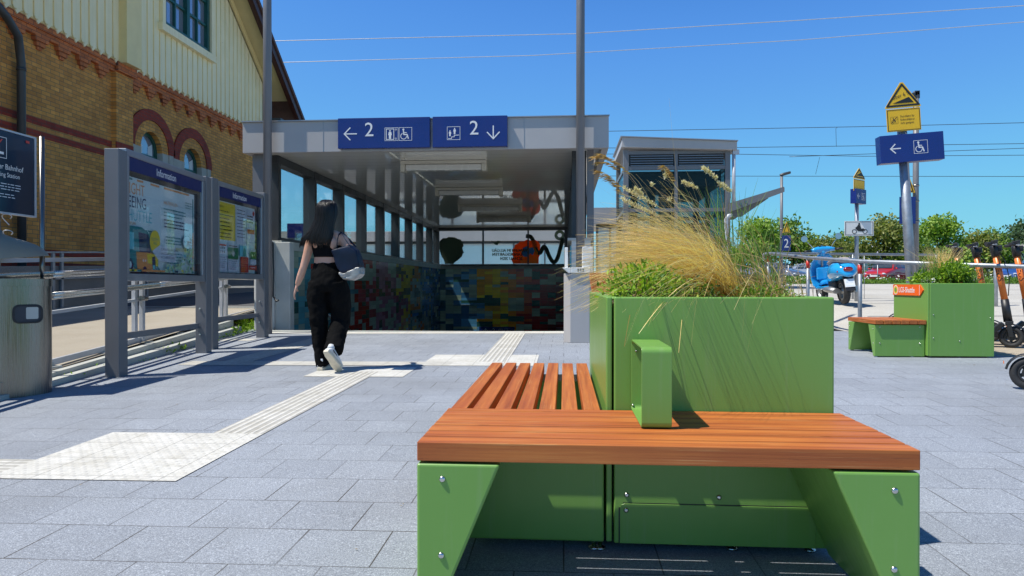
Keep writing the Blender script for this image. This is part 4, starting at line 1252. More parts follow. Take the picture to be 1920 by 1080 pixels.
def prints1(p, L):
    p.rect('poster_white', .03, L - .15, .09, .985)
    p.rect('poster_teal', .06, .22, .955, .975); p.rect('poster_orange', .30, .42, .955, .975); p.rect('poster_orange', .56, .74, .955, .975); p.rect('poster_orange', .84, 1.42, .955, .975)
    p.rect('poster_teal', L - .20, L - .17, .55, .93); p.rect('poster_orange', L - .20, L - .17, .10, .55)
    p.text('poster_orange', 'SIGHT', .10, .825, .155, 'L', .80)
    p.text('poster_navy', 'SEEING', .08, .70, .155, 'L', .80); p.text('poster_cyan', 'SHUTTLE', .08, .575, .155, 'L', .80)
    p.text('poster_orange', 'FAHRPLAN', .10, .535, .04)
    p.lines('poster_teal', .10, .62, .49, 6, .035, .012, 3)
    p.text('poster_orange', 'HALTESTELLEN', .82, .80, .05); p.lines('poster_teal', .82, 1.35, .745, 3, .035, .012, 4); p.lines('poster_navy', .82, 1.40, .63, 3, .035, .013, 5)
    p.text('poster_cyan', 'TICKETS', .84, .51, .05); p.lines('poster_teal', .84, 1.30, .455, 3, .033, .012, 6)
    p.text('poster_yellow', 'ALLE INFORMATIONEN', .86, .325, .05); p.lines('poster_teal', .86, 1.24, .285, 4, .033, .012, 7)
    p.lines('poster_teal', 1.28, 1.45, .86, 3, .028, .010, 8)
    # bus
    p.poly('poster_teal', [(.06, .16), (.06, .49), (.12, .52), (.34, .52), (.46, .48), (.53, .42), (.50, .16), (.30, .11)])
    p.poly('poster_navy', [(.28, .47), (.46, .46), (.50, .41), (.51, .28), (.30, .28)]); p.poly('poster_cyan', [(.08, .46), (.20, .46), (.20, .30), (.08, .30)])
    p.poly('poster_orange', [(.24, .28), (.52, .28), (.62, .26), (.60, .13), (.50, .11), (.26, .11)]); p.poly('poster_yellow', [(.44, .27), (.66, .27), (.62, .15), (.46, .18)])
    p.disc('poster_navy', .13, .155, .055, .06); p.disc('poster_white', .13, .155, .028, .032); p.disc('poster_navy', .40, .11, .035)
    p.disc('white_sign', .37, .20, .012); p.disc('white_sign', .41, .20, .012)
    p.disc('poster_yellow', .60, .395, .105, .115); p.text('poster_teal', 'KOSTEN', .60, .405, .042, 'C'); p.text('poster_teal', 'FREI', .60, .365, .042, 'C')
    p.poly('poster_navy', [(.54, .24), (.60, .25), (.61, .15), (.57, .12), (.54, .16)]); p.poly('poster_cyan', [(.55, .16), (.60, .16), (.59, .02 + .07), (.56, .09)]); p.poly('poster_yellow', [(.61, .22), (.66, .23), (.66, .15), (.62, .14)]); p.poly('poster_teal', [(.62, .15), (.66, .15), (.73, .09), (.70, .085)])
    p.poly('poster_grey', [(.54, .30), (.70, .37), (.70, .36), (1.04, .36), (1.04, .20), (.70, .20), (.70, .19)])
    p.text('poster_navy', 'ZUM SHUTTLE HALTEPUNKT', .72, .315, .034); p.text('poster_navy', 'LANDESGARTENSCHAU', .72, .275, .034); p.text('poster_navy', 'BITTE HIER ENTLANG', .72, .235, .034)
    p.disc('poster_teal', 1.32, .43, .115, .075); p.disc('poster_white', 1.32, .43, .110, .070); p.text('poster_navy', 'Hier bin ich!', 1.32, .42, .042, 'C')
    p.poly('poster_teal', [(1.30, .36), (1.34, .36), (1.34, .30)])
    r = random.Random(3)
    for k in range(90):
        u = r.uniform(.80, 1.46); v = .10 + r.random() * (.07 + max(0, (u - 1.0)) * .5)
        p.disc(r.choice(['poster_pale', 'poster_pale', 'poster_cyan', 'poster_green', 'poster_yellow'] if k % 5 == 0 else ['poster_pale']), u, v, r.uniform(.01, .03), r.uniform(.006, .02), 7)
    for u0, u1, m in ((.07, .13, 'poster_yellow'), (.13, .18, 'poster_green'), (.18, .22, 'poster_yellow'), (.24, .30, 'poster_teal'), (.32, .78, 'poster_orange'), (1.0, 1.07, 'poster_navy'), (1.4, 1.45, 'poster_teal')):
        p.rect(m, u0, u1, .093, .112)
def prints2(p, L):
    p.rect('poster_white', .07, L - .17, .08, .99)
    p.rect('poster_yellow', .07, .62, .50, .98); p.text('black_sign', 'Abfahrt', .16, .91, .05)
    for i in range(8): p.lines('black_sign', .09 + .03 * (i % 2), .58, .86 - i * .047, 1, .03, .011, 20 + i)
    p.rect('poster_grey', .63, .93, .47, .97); 
    for i in range(9): p.rect('black_sign', .66, .90, .92 - i * .045, .928 - i * .045)
    p.rect('poster_grey', .95, 1.22, .47, .96); p.lines('black_sign', .97, 1.16, .86, 3, .04, .02, 31); p.rect('poster_red', .97, 1.20, .63, .69); p.disc('poster_red', 1.17, .92, .03, .035)
    p.rect('poster_grey', .08, .36, .30, .45); p.rect('poster_red', .08, .34, .42, .44)
    for i in range(6): p.rect('black_sign', .18 + .05 * (i % 3), .20 + .05 * (i % 3), .33 + .05 * (i // 3), .36 + .05 * (i // 3))
    p.rect('poster_grey', .08, .36, .09, .29); p.lines('poster_navy', .10, .34, .27, 6, .025, .006, 40)
    p.rect('poster_green', .38, .68, .26, .41); p.rect('poster_grey', .38, .68, .09, .255); p.rect('poster_grey', .38, .68, .415, .45); p.lines('poster_navy', .40, .66, .23, 5, .026, .007, 41); p.rect('black_sign', .40, .64, .425, .437)
    for a in (-50, -25, 0, 25, 50):
        s_, c_ = math.sin(R(a)), math.cos(R(a)); cx, cy = .53, .29
        p.poly('white_sign', [(cx, cy), (cx + s_ * .05 - c_ * .008, cy + c_ * .05), (cx + s_ * .10, cy + c_ * .10), (cx + s_ * .05 + c_ * .008, cy + c_ * .05 + .002)])
    p.rect('poster_cyan', .71, .92, .31, .45); p.rect('poster_red', .74, .98, .09, .30); p.lines('poster_orange', .77, .95, .27, 6, .03, .008, 42)
    p.poly('poster_teal', [(.80, .31), (.90, .31), (.89, .40), (.85, .43), (.82, .39)])
    p.rect('poster_green', 1.04, 1.23, .28, .38); p.rect('poster_grey', 1.04, 1.23, .20, .275); p.rect('poster_grey', 1.04, 1.21, .39, .42); p.rect('poster_red', .99, 1.24, .13, .19); p.lines('white_sign', 1.01, 1.2, .155, 1, .02, .012, 43)
    p.disc('poster_pale', 1.10, .33, .02); p.disc('poster_pale', 1.17, .34, .018)
board(6.06, -4.03, 1.70, 2.13, 2.17, .945, R(5.4), 'grey framed information board nearer the camera with a shuttle poster', prints1)
board(8.28, -4.31, 1.40, 2.215, 2.235, .985, R(1.5), 'grey framed information board further away with yellow timetable and small notices', prints2)

# ---------------------------------------------------------------- non-smoking station board
M['board_navy'] = plain('board_navy', (.008, .03, .065), .12, 0, .3, 1.2)
t = thing('station_board', 'dark navy non-smoking station board on steel tubes at the left edge', 'sign', (-4.6, 5.6, .08))
mb = MB(); mb.box(-4.535, -4.505, 4.70, 5.60, 1.50, 2.155); mb.build('panel', 'board_navy', t, bevel=.003)
mb = MB(); mb.box(-4.54, -4.50, 4.68, 5.62, 2.156, 2.17); mb.box(-4.54, -4.50, 4.68, 5.62, 1.485, 1.499); mb.box(-4.54, -4.50, 5.601, 5.62, 1.5, 2.155); mb.build('frame', 'galv_white', t)
pl = Plate((-4.5045, 4.70, 1.50), (0, 1, 0))
pl.text('white_sign', 'Rauchfreier Bahnhof', .78, .345, .062, 'R', .92); pl.text('white_sign', 'Non-Smoking Station', .74, .285, .052, 'R', .92)
pl.lines('poster_grey', .30, .86, .225, 3, .022, .006, 5); pl.lines('poster_grey', .30, .80, .14, 2, .022, .006, 6)
for q in ((.38, .60, .43, .435), (.38, .60, .595, .60), (.38, .385, .43, .60), (.595, .60, .43, .60)): pl.rect('white_sign', *q)
pl.rect('white_sign', .41, .57, .46, .48); pl.poly('poster_red', [(.43, .45), (.445, .45), (.56, .58), (.545, .58)]); pl.rect('poster_red', .80, .84, .60, .62)
pl.mb.build('lettering', [M[k] for k in PM], t)
for x, y in ((-4.50, 5.68), (-4.52, 5.24)):
    mb = MB(); mb.tube([(x, y, plane_z(x, y)), (x, y, 2.19 if y > 5.5 else 1.49)], .021 if y > 5.5 else .014, 14); mb.build('post', 'steel', t)
mb = MB()
for k in range(3):
    mb.tube([(-4.5 + .03 * math.sin(a), 5.30 + .035 * math.cos(a) + .01 * k, 1.45 - .13 * k + .06 * math.sin(a * .5) - .01 * a) for a in [i * .5 for i in range(13)]], .004, 6)
mb.build('cable', 'galv_white', t)

# ---------------------------------------------------------------- litter bin
t = thing('litter_bin', 'brushed stainless steel litter bin with domed lid at the left edge', 'bin')
cx, cy = 0.0, 0.0; zb0 = .0
def ovalpts(rx, ry, n=48, e=2.6):
    L = []
    for k in range(n):
        a = 2 * math.pi * k / n; c_, s_ = math.cos(a), math.sin(a)
        L.append((cx + rx * math.copysign(abs(c_) ** (2 / e), c_), cy + ry * math.copysign(abs(s_) ** (2 / e), s_)))
    return L
def shell(mb, rx, ry, z0, z1, hole=None, inner=.006):
    n = 96; P = ovalpts(rx, ry, n); zs = [z0] + ([hole[2], hole[3]] if hole else []) + [z1]
    for k in range(n):
        j = (k + 1) % n
        for a, b_ in zip(zs, zs[1:]):
            if hole and hole[0] <= k < hole[1] and a == hole[2]: continue
            mb.add([(P[k][0], P[k][1], a), (P[j][0], P[j][1], a), (P[j][0], P[j][1], b_), (P[k][0], P[k][1], b_)], [(0, 1, 2, 3)], True)
mb = MB(); H0 = 82; shell(mb, .30, .22, zb0, .885); mb.prism(ovalpts(.29, .21), 'z', .875, .88); mb.build('body', 'steel', t)
mb = MB(); shell(mb, .306, .226, .835, .892); mb.prism(ovalpts(.306, .226), 'z', .8915, .892); mb.build('rim', 'steel', t)
mb = MB(); mb.box(-.10, -.09, -.228, -.21, zb0, .83); mb.box(-.10, -.06, -.232, -.21, zb0 + .02, zb0 + .12); mb.build('door_edge', 'steel', t)
# throw-in opening on the side that faces the camera
n_ = Vector((0, -1, 0)); up = Vector((0, 0, 1)); side = up.cross(n_)
oc = Vector((.095, -.2185, .625))
def rr(w, h, r, off, n=6):
    L = []
    for (sx, sy, a0) in ((1, 1, 0), (-1, 1, 90), (-1, -1, 180), (1, -1, 270)):
        for k in range(n + 1):
            a = R(a0 + 90 * k / n); L.append(oc + side * (sx * (w - r) + r * math.cos(a)) + up * (sy * (h - r) + r * math.sin(a)) + n_ * off)
    return L
mb = MB(); O = rr(.098, .072, .045, .008); I = rr(.085, .060, .038, .010); m_ = len(O)
mb.add(O + I, [(k, (k + 1) % m_, m_ + (k + 1) % m_, m_ + k) for k in range(m_)]); O2 = rr(.098, .072, .045, -.02)
mb.add(O + O2, [(k, (k + 1) % m_, m_ + (k + 1) % m_, m_ + k) for k in range(m_)]); mb.build('opening_rim', 'rubber', t)
mb = MB(); mb.add(rr(.086, .061, .038, .004), [tuple(range(m_))]); mb.build('opening_shade_plate', 'backing', t)  # flat dark plate on the uncut body, painted as the shade inside the hole
mb = MB(); q = rr(.04, .045, .01, .0055); mb.add([v + side * .028 + up * .006 for v in q], [tuple(range(m_))]); mb.build('inner_bag', 'cap_conc', t)
# lid: pointed dome on two stubs
mb = MB(); N = 40; V = []; F = []
rings = [(1.0, 0), (.96, .035), (.86, .085), (.70, .13), (.48, .165), (.25, .185), (0.02, .19)]
for (s, h) in rings:
    for k in range(N):
        a = 2 * math.pi * k / N; c_, s_ = math.cos(a), math.sin(a)
        x = .30 * s * c_; yy = .21 * s * s_
        V.append((cx - .01 + x, cy + yy, 1.045 + h * (1 - .15 * c_) + .035 * (x / .32) * (1 - h / .19)))
for i in range(len(rings) - 1):
    for k in range(N):
        j = (k + 1) % N; F.append((i * N + k, i * N + j, (i + 1) * N + j, (i + 1) * N + k))
mb.add(V, F, True); mb.add([V[k] for k in range(N)][::-1], [tuple(range(N))]); mb.build('lid', 'lid_steel', t)
for (dx, dy) in ((.24, -.02), (-.1, -.15), (-.1, .16)):
    mb = MB(); mb.tube([(cx + dx, cy + dy, .89), (cx + dx, cy + dy, 1.09)], .012, 8); mb.build('lid_support', 'steel', t)

t.location = (-4.29, 5.03, .065); t.rotation_euler = (0, 0, R(53))
# ---------------------------------------------------------------- railing along the edge of the paving
t = thing('railing', 'low pale metal railing behind the information boards', 'railing', (-4.9, 8, .2))
def fx(y): return fence_x(y) - .02
def zl(y): return .66 + .0440 * (y - 5.8) if y < 10.6 else .871
def rail(name, dz, h, mat, dx=0, round_=False, base=None, dd=.0):
    mb = MB(); ys = [1.0, 3.0, 5.8, 8.0, 10.6, 12.4]
    for a, b_ in zip(ys, ys[1:]):
        za = (base(a) if base else zl(a)) + dz; zb_ = (base(b_) if base else zl(b_)) + dz
        if round_:
            mb.tube([(fx(a) + dx, a, za), (fx(b_) + dx, b_, zb_)], h, 10)
        else: mb.bar((fx(a) + dx, a, za), (fx(b_) + dx, b_, zb_), .012 if dd == 0 else dd, h)
    mb.build(name, mat, t)
rail('top_rail', .47, .035, 'galv_white', dd=.05)
rail('handrail', .355, .019, 'steel_h', .06, True); rail('handrail', .325, .016, 'steel_h', .05, True)
rail('handrail', .165, .019, 'steel_h', .06, True); rail('handrail', .135, .016, 'steel_h', .05, True)
rail('lower_rail', .0, .03, 'galv_white', dd=.04)
def bz(y): return .215 + .038 * (y - 5.8)
rail('bottom_rail', 0, .055, 'galv_white', base=bz, dd=.03)
for y in (2.0, 4.78, 7.55, 10.45):
    for d in (-.07, .07):
        mb = MB(); mb.box(fx(y) - .012, fx(y) + .03, y + d - .025, y + d + .025, bz(y) - .02, zl(y) + .49); mb.build('post', 'galv_white', t)
    mb = MB(); mb.tube([(fx(y) + .07, y - .06, zl(y) + .02), (fx(y) + .07, y + .06, zl(y) + .02)], .028, 10); mb.tube([(fx(y) + .03, y, zl(y) + .15), (fx(y) + .06, y, zl(y) + .15)], .018, 10); mb.build('bracket', 'steel', t)
y = 1.2
while y < 12:
    mb = MB(); mb.box(fx(y) - .03, fx(y) + .06, y - .08, y + .08, bz(y) - .10, bz(y) - .03); mb.box(fx(y) - .01, fx(y) + .02, y - .03, y + .03, bz(y) - .05, bz(y)); mb.build('anchor', 'cap_conc', t, bevel=.008)
    y += .93
# ---------------------------------------------------------------- walking woman
def mk_skin():
    s = NT('skin'); co = s.coord('Object')
    c = s.ramp(s.noise(co, 6, 4), [(.3, (.56, .31, .22)), (.7, (.66, .39, .29))])
    s.set(col=c, rough=.48, spec=.35, sub=.12)
    s.b.inputs['Subsurface Radius'].default_value = (.02, .008, .004)
    s.b.inputs['Subsurface Scale'].default_value = .4
    return s.m
def mk_hair():
    s = NT('black_hair'); co = s.coord('Object')
    f = s.noise(s.mapping(co, (90, 60, 2.5)), 3, 4, .6)
    s.set(col=s.ramp(f, [(.3, (.003, .003, .003)), (.7, (.012, .010, .010))]), rough=.38, spec=.35)
    s.bump(f, .5, .004)
    return s.m
def mk_cloth(name, col, rough=.85, fold=.25):
    s = NT(name); co = s.coord('Object')
    f = s.noise(s.mapping(co, (9, 9, 2.2)), 1.5, 3, .5)
    s.set(col=s.ramp(f, [(.3, mul(col, .8)), (.7, mul(col, 1.2))]), rough=rough, spec=.08)
    s.bump(f, fold, .03)
    return s.m
M['skin'] = mk_skin(); M['hair'] = mk_hair()
M['trousers'] = mk_cloth('black_trousers', (.0055, .0055, .006), .9, .5)
M['top'] = mk_cloth('black_top', (.006, .006, .007), .8, .2)
M['shoe_white'] = plain('white_trainer', (.62, .64, .66), .45, 0, .08, 25)
M['shoe_sole'] = plain('cream_sole', (.60, .55, .44), .55, 0, .12, 25)
M['bag_navy'] = plain('navy_patent_leather', (.003, .009, .028), .42, 0, .3, 8, .15, coat=.0, spec=.3, bscale=14)
M['bag_silver'] = plain('crumpled_silver_leather', (.33, .33, .32), .35, .3, .15, 12, .9, bscale=26)
M['lip'] = plain('lip', (.42, .10, .09), .4, 0, .02, 5)
M['eye'] = plain('eye', (.5, .5, .48), .15, 0, .02, 5)
WX, WY = -2.245, 6.45
W = thing('person', 'woman in black bandeau top and wide black trousers walking towards the stairs', 'person', (WX, WY, .10))
T = Matrix.Translation((WX, WY, .10))
mb = MB()
secs = [(0, 0, .86, .150, .105), (0, 0, .94, .145, .100), (-.005, 0, 1.02, .118, .082), (-.006, .002, 1.08, .116, .080), (-.008, .004, 1.15, .132, .088), (-.006, .004, 1.21, .146, .088), (-.002, .004, 1.255, .135, .075), (0, .004, 1.29, .085, .060), (0, .006, 1.33, .050, .050), (0, .014, 1.39, .045, .047), (0, .02, 1.44, .05, .055)]
def sec_loft(mb, secs, n=28, M=None):
    v = []; f = []
    for (x, y, z, a, b_) in secs:
        for k in range(n):
            t_ = 2 * math.pi * k / n; v.append((x + a * math.cos(t_), y + b_ * math.sin(t_), z))
    for i in range(len(secs) - 1):
        for k in range(n):
            j = (k + 1) % n; f.append((i * n + k, i * n + j, (i + 1) * n + j, (i + 1) * n + k))
    f.append(tuple(range(n))[::-1]); f.append(tuple(range((len(secs) - 1) * n, len(secs) * n)))
    mb.add(v, f, True, M)
sec_loft(mb, secs, M=T)
# shoulder blades and spine hollow
mb.ball((-.07, -.06, 1.20), (.05, .03, .06), M=T); mb.ball((.07, -.06, 1.20), (.05, .03, .06), M=T)
# head: skull, jaw, nose, ears
mb.ball((0, .025, 1.512), (.074, .092, .098), 20, M=T)
mb.ball((0, .055, 1.455), (.052, .062, .062), 18, M=T)
mb.ball((0, .118, 1.485), (.011, .016, .014), 10, M=T); mb.ball((0, .112, 1.503), (.008, .012, .022), 10, M=T)
for sx in (-1, 1):
    mb.ball((sx * .074, .02, 1.492), (.010, .018, .028), 10, M=T)
    mb.ball((sx * .158, .0, 1.235), (.050, .048, .050), 14, M=T)
    mb.loft([(sx * .02, 0, 1.31), (sx * .10, 0, 1.275), (sx * .155, 0, 1.245)], [.035, .042, .042], 14, M=T)
# left arm hanging, right arm bent forward through the bag straps
LA = [(-.160, 0, 1.235), (-.190, -.005, 1.11), (-.228, -.01, .975), (-.262, .01, .90), (-.305, .035, .815)]
mb.loft(LA, [.047, .041, .034, .035, .024], 16, M=T)
RA = [(.160, 0, 1.235), (.215, -.015, 1.14), (.262, -.01, 1.045), (.262, .08, 1.02), (.235, .215, 1.03)]
mb.loft(RA, [.047, .041, .036, .034, .024], 16, M=T)
def hand(mb, wrist, d, nrm, s, curl):
    """palm and five separate fingers; d points along the hand, nrm out of its back"""
    w = Vector(wrist); d = Vector(d).normalized(); nrm = (Vector(nrm) - d * Vector(nrm).dot(d)).normalized(); sd = d.cross(nrm) * s
    mb.loft([w, w + d * .03, w + d * .055, w + d * .082], [(.023, .017), (.034, .014), (.038, .013), (.034, .011)], 14, up=nrm, M=T) if False else None
    for q in (-.024, -.008, .008, .024):
        mb.loft([w - d * .004, w + d * .03 + sd * q * .7, w + d * .082 + sd * q], [.015, .0135, .0105], 10, M=T)
    for i, (q, L) in enumerate(((.027, .066), (.009, .076), (-.009, .071), (-.026, .056))):
        a = w + d * .080 + sd * q
        b_ = a + (d - nrm * .15 * curl).normalized() * L * .42
        c_ = b_ + (d - nrm * .55 * curl).normalized() * L * .32
        e = c_ + (d - nrm * 1.1 * curl).normalized() * L * .26
        mb.loft([a - d * .012, a, b_, c_, e], [.0088, .0088, .0080, .0074, .0058], 8, M=T)
    a = w + d * .022 + sd * .026
    mb.loft([w + d * .008 + sd * .008, a, a + (d * .7 + sd * .7 - nrm * .2) * .032, a + (d * 1.0 + sd * .55 - nrm * .5) * .052], [.0135, .0125, .0098, .0072], 8, M=T)
hand(mb, (-.309, .038, .808), (-.34, .12, -.93), (-.85, -.35, .25), 1, .8)
hand(mb, (.233, .222, 1.031), (-.22, .95, .08), (.3, .1, .9), 1, 1.5)
body = mb.build('body', 'skin', W, remesh=.0048, smooth_it=3)
for sx in (-1, 1):
    mb = MB(); mb.ball((sx * .029, .102, 1.515), (.012, .010, .007), 10, M=T); mb.build('eye', 'eye', W)
mb = MB(); mb.ball((0, .112, 1.452), (.020, .007, .006), 10, M=T); mb.build('lips', 'lip', W)
# bandeau
mb = MB(); sec_loft(mb, [(-.006, .002, 1.072, .121, .086), (-.008, .004, 1.12, .131, .092), (-.008, .004, 1.15, .139, .096), (-.007, .004, 1.183, .146, .099)], 36, M=T)
mb.build('bandeau_top', 'top', W, bevel=.003)
# trousers
mb = MB()
sec_loft(mb, [(-.004, 0, 1.022, .124, .090), (-.004, 0, .985, .128, .095), (0, -.004, .93, .152, .112), (.004, -.008, .86, .163, .124), (.006, -.006, .79, .166, .120), (.008, 0, .745, .162, .105)], 36, M=T)
mb.loft([(-.080, 0, .84), (-.088, 0, .70), (-.086, .005, .56), (-.080, .006, .42), (-.074, 0, .29), (-.058, -.004, .15), (-.042, -.008, .035)], [(.100, .118), (.100, .110), (.096, .10), (.082, .088), (.073, .084), (.066, .082), (.064, .084)], 24, M=T, up=(0, 1, 0))
mb.loft([(.090, 0, .84), (.116, .02, .70), (.118, .045, .56), (.112, .04, .45), (.112, -.05, .34), (.120, -.135, .245), (.122, -.18, .195)], [(.100, .118), (.102, .112), (.096, .10), (.090, .094), (.088, .088), (.084, .084), (.088, .088)], 24, M=T, up=(0, 1, 0))
tr = mb.build('trousers', 'trousers', W, remesh=.009, smooth_it=4)
dm = tr.modifiers.new('folds', 'DISPLACE'); tx = bpy.data.textures.new('folds', 'CLOUDS'); tx.noise_scale = .09; dm.texture = tx; dm.strength = .028; dm.mid_level = .5
# shoes
def shoe(heel, d, up_, lab):
    heel = Vector(heel); d = Vector(d).normalized(); up_ = (Vector(up_) - d * Vector(up_).dot(d)).normalized(); sd = d.cross(up_)
    Mx = Matrix.Translation(Vector((WX, WY, .10)) + heel) @ Matrix((sd, d, up_)).transposed().to_4x4()
    mb = MB()
    prof = [(0, .028, .030), (.02, .036, .055), (.06, .038, .075), (.11, .042, .062), (.17, .048, .045), (.22, .044, .032), (.255, .022, .018)]
    v = []; f = []; n = 16
    for (y, hw, h) in prof:
        for k in range(n):
            a = 2 * math.pi * k / n
            v.append((hw * math.cos(a), y, .028 + h * .5 + h * .5 * math.sin(a)))
    for i in range(len(prof) - 1):
        for k in range(n):
            j = (k + 1) % n; f.append((i * n + j, i * n + k, (i + 1) * n + k, (i + 1) * n + j))
    f.append(tuple(range(n))); f.append(tuple(range((len(prof) - 1) * n, len(prof) * n))[::-1])
    mb.add(v, f, True, Mx)
    mb.tube([(0, .035, .07), (0, .03, .115)], [.034, .030], 14, M=Mx)
    s = mb.build('shoe', 'shoe_white', W)
    mb = MB()
    poly = [(-.026, -.012), (.026, -.012), (.040, .05), (.040, .11), (.050, .18), (.042, .24), (.015, .268), (-.015, .268), (-.042, .24), (-.048, .18), (-.038, .11), (-.040, .05)]
    mb.prism(poly, 'z', 0, .030, M=Mx); mb.build('sole', 'shoe_sole', s, bevel=.006)
    mb = MB(); mb.box(-.042, .042, .05, .06, .05, .056, M=Mx); mb.box(-.0405, -.038, .03, .15, .05, .06, M=Mx); mb.box(.038, .0405, .03, .15, .05, .06, M=Mx); mb.build('stripe', 'black', s)
shoe((-.040, -.085, .002), (-.02, 1, 0), (0, 0, 1), '')
shoe((.100, -.325, .195), (.26, .62, -.72), (.10, .72, .62), '')
# hair: a soft volume with strands over it
mb = MB()
sec_loft(mb, [(0, .0, 1.612, .035, .04), (0, .0, 1.600, .058, .066), (0, -.002, 1.575, .078, .088), (-.001, -.004, 1.53, .088, .098), (-.003, -.014, 1.48, .090, .090), (-.008, -.034, 1.42, .088, .068), (-.022, -.052, 1.36, .092, .054), (-.040, -.066, 1.30, .105, .044), (-.050, -.076, 1.27, .100, .030), (-.054, -.084, 1.25, .092, .018)], 32, M=T)
h = mb.build('hair', 'hair', W)
rh = random.Random(5); mb = MB()
hs = [(0, .0, 1.606, .045, .05), (0, -.002, 1.575, .079, .089), (-.001, -.004, 1.53, .090, .100), (-.003, -.014, 1.48, .093, .093), (-.008, -.034, 1.42, .092, .072), (-.024, -.052, 1.36, .098, .060), (-.044, -.066, 1.30, .114, .050), (-.060, -.078, 1.25, .126, .042), (-.062, -.086, 1.225, .112, .034), (-.064, -.092, 1.20, .105, .03)]
for i in range(620):
    a = rh.uniform(R(178), R(372)) if rh.random() < .92 else rh.uniform(R(10), R(170))
    front = not (R(176) < a < R(374))
    drift = rh.uniform(-.30, .30); stop = rh.choice([7, 8, 8, 8, 9]) if not front else 4
    ext = rh.uniform(0, .05) if stop >= 8 else 0
    pts = []; jit = rh.uniform(.99, 1.10)
    for j, (x, y, z, ra, rb) in enumerate(hs[:stop + 1]):
        aa = a + drift * j / 9
        pts.append((x + ra * jit * math.cos(aa) - (.02 * max(0, j - 6) if math.cos(a) < -.6 else 0), y + rb * jit * math.sin(aa), z + rh.uniform(-.008, .008) - (ext if j == stop else 0)))
    w = rh.uniform(.0022, .0055)
    mb.loft(pts, [(w, w * .6)] * (len(pts) - 1) + [(.0008, .0008)], 5, M=T)
mb.build('strands', 'hair', h)
# shoulder bag
Bg = thing('shoulder_bag', 'navy glossy tote with silver base hanging from the womans right shoulder', 'bag', (WX + .23, WY - .04, 1.1))
mb = MB()
poly = [(.085, 1.135), (.262, 1.185), (.335, 1.13), (.372, .99), (.350, .915), (.20, .895), (.145, .955)]
def soft(poly, y0, y1, yb, name, mat, sub=2, thick=0):
    mb = MB(); n = len(poly); cx_ = sum(p[0] for p in poly) / n; cz_ = sum(p[1] for p in poly) / n
    v = []
    for (yy, k) in ((y0, .93), (y0 * .5 + y1 * .5 - .03, 1.0), (y0 * .5 + y1 * .5 + .03, 1.0), (y1, .93)):
        for p in poly: v.append((WX + cx_ + (p[0] - cx_) * k, WY + yy, .10 + cz_ + (p[1] - cz_) * k))
    f = [tuple(range(n)), tuple(range(3 * n, 4 * n))[::-1]]
    for r_ in range(3):
        for i in range(n):
            j = (i + 1) % n; f.append((r_ * n + i, (r_ + 1) * n + i, (r_ + 1) * n + j, r_ * n + j))
    mb.add(v, f, True); o = mb.build(name, mat, Bg)
    m_ = o.modifiers.new('bevel', 'BEVEL'); m_.width = .012; m_.segments = 2; m_.limit_method = 'ANGLE'; m_.angle_limit = R(50)
    m2 = o.modifiers.new('sub', 'SUBSURF'); m2.levels = sub; m2.render_levels = sub; m2.subdivision_type = 'SIMPLE'
    return o
o1 = soft(poly, -.17, -.01, 0, 'bag_body', 'bag_navy')
o2 = soft([(.158, .925), (.21, .915), (.27, .938), (.33, .970), (.370, .975), (.375, .91), (.345, .872), (.27, .852), (.20, .862)], -.185, -.002, 0, 'bag_base', 'bag_silver', 3)
for o_b, st in ((o1, .02), (o2, .022)):
    dm = o_b.modifiers.new('creases', 'DISPLACE'); tx = bpy.data.textures.new('creases', 'CLOUDS'); tx.noise_scale = .05; dm.texture = tx; dm.strength = st; dm.mid_level = .5
for pts in ([(.150, 1.15, -.165), (.140, 1.22, -.13), (.135, 1.28, -.07), (.138, 1.305, -.01), (.15, 1.28, .04), (.17, 1.2, .06), (.2, 1.15, -.01)], [(.275, 1.165, -.16), (.215, 1.235, -.13), (.165, 1.288, -.06), (.152, 1.306, .0), (.165, 1.28, .045), (.22, 1.22, .05), (.28, 1.17, -.01)]):
    mb = MB(); mb.loft([(WX + p[0], WY + p[2], .10 + p[1]) for p in pts], [(.011, .003)] * len(pts), 8, up=(1, 0, 0)); mb.build('strap', 'bag_navy', Bg)
# ---------------------------------------------------------------- ramp railings on the right
t = thing('ramp_railing', 'galvanised tubular ramp railing with red banded posts in front of the blue scooter', 'railing', (4, 11, .4))
RP = [(3.869, 13.5, 1.503), (3.754, 11, 1.326), (3.832, 9.3, 1.212), (5.221, 8.3, 1.115), (7.2, 7.2, 1.05)]
mb = MB(); mb.tube(RP, .026, 14); mb.tube([RP[0], (3.80, 13.52, 1.49), (3.78, 13.5, 1.42)], .026, 12); mb.build('top_rail', 'galv', t)
for (x, y, z) in RP[:3]:
    mb = MB(); mb.tube([(x + .01, y + .03, plane_z(x, y) - .05), (x + .01, y + .03, z - .02)], .026, 12); mb.build('post', 'galv', t)
    mb = MB(); mb.tube([(x + .01, y + .03, z - .16), (x + .01, y + .03, z - .045)], .028, 14); mb.build('red_band', 'red_tape', t)
t = thing('ramp_railing', 'galvanised level railing behind the blue scooter and the sign poles', 'railing', (6, 13.6, .5))
mb = MB(); mb.tube([(3.87, 13.56, 1.503), (4.30, 14.8, 1.559), (7.65, 14.82, 1.515)], .026, 12); mb.build('top_rail', 'galv', t)
for (x, y, z) in ((5.95, 14.8, 1.53), (7.6, 14.8, 1.51)):
    mb = MB(); mb.tube([(x, y, hz(x, y) - .02), (x, y, z)], .022, 12); mb.build('post', 'galv', t)
t = thing('bollard_post', 'galvanised post with red band and pale cap among the scooters', 'post', (7.58, 12.8, .5))
mb = MB(); mb.tube([(7.58, 12.8, .45), (7.58, 12.8, 1.46)], .034, 14); mb.build('tube', 'galv', t)
mb = MB(); mb.tube([(7.58, 12.8, 1.33), (7.58, 12.8, 1.40)], .0355, 14); mb.build('red_band', 'red_tape', t)
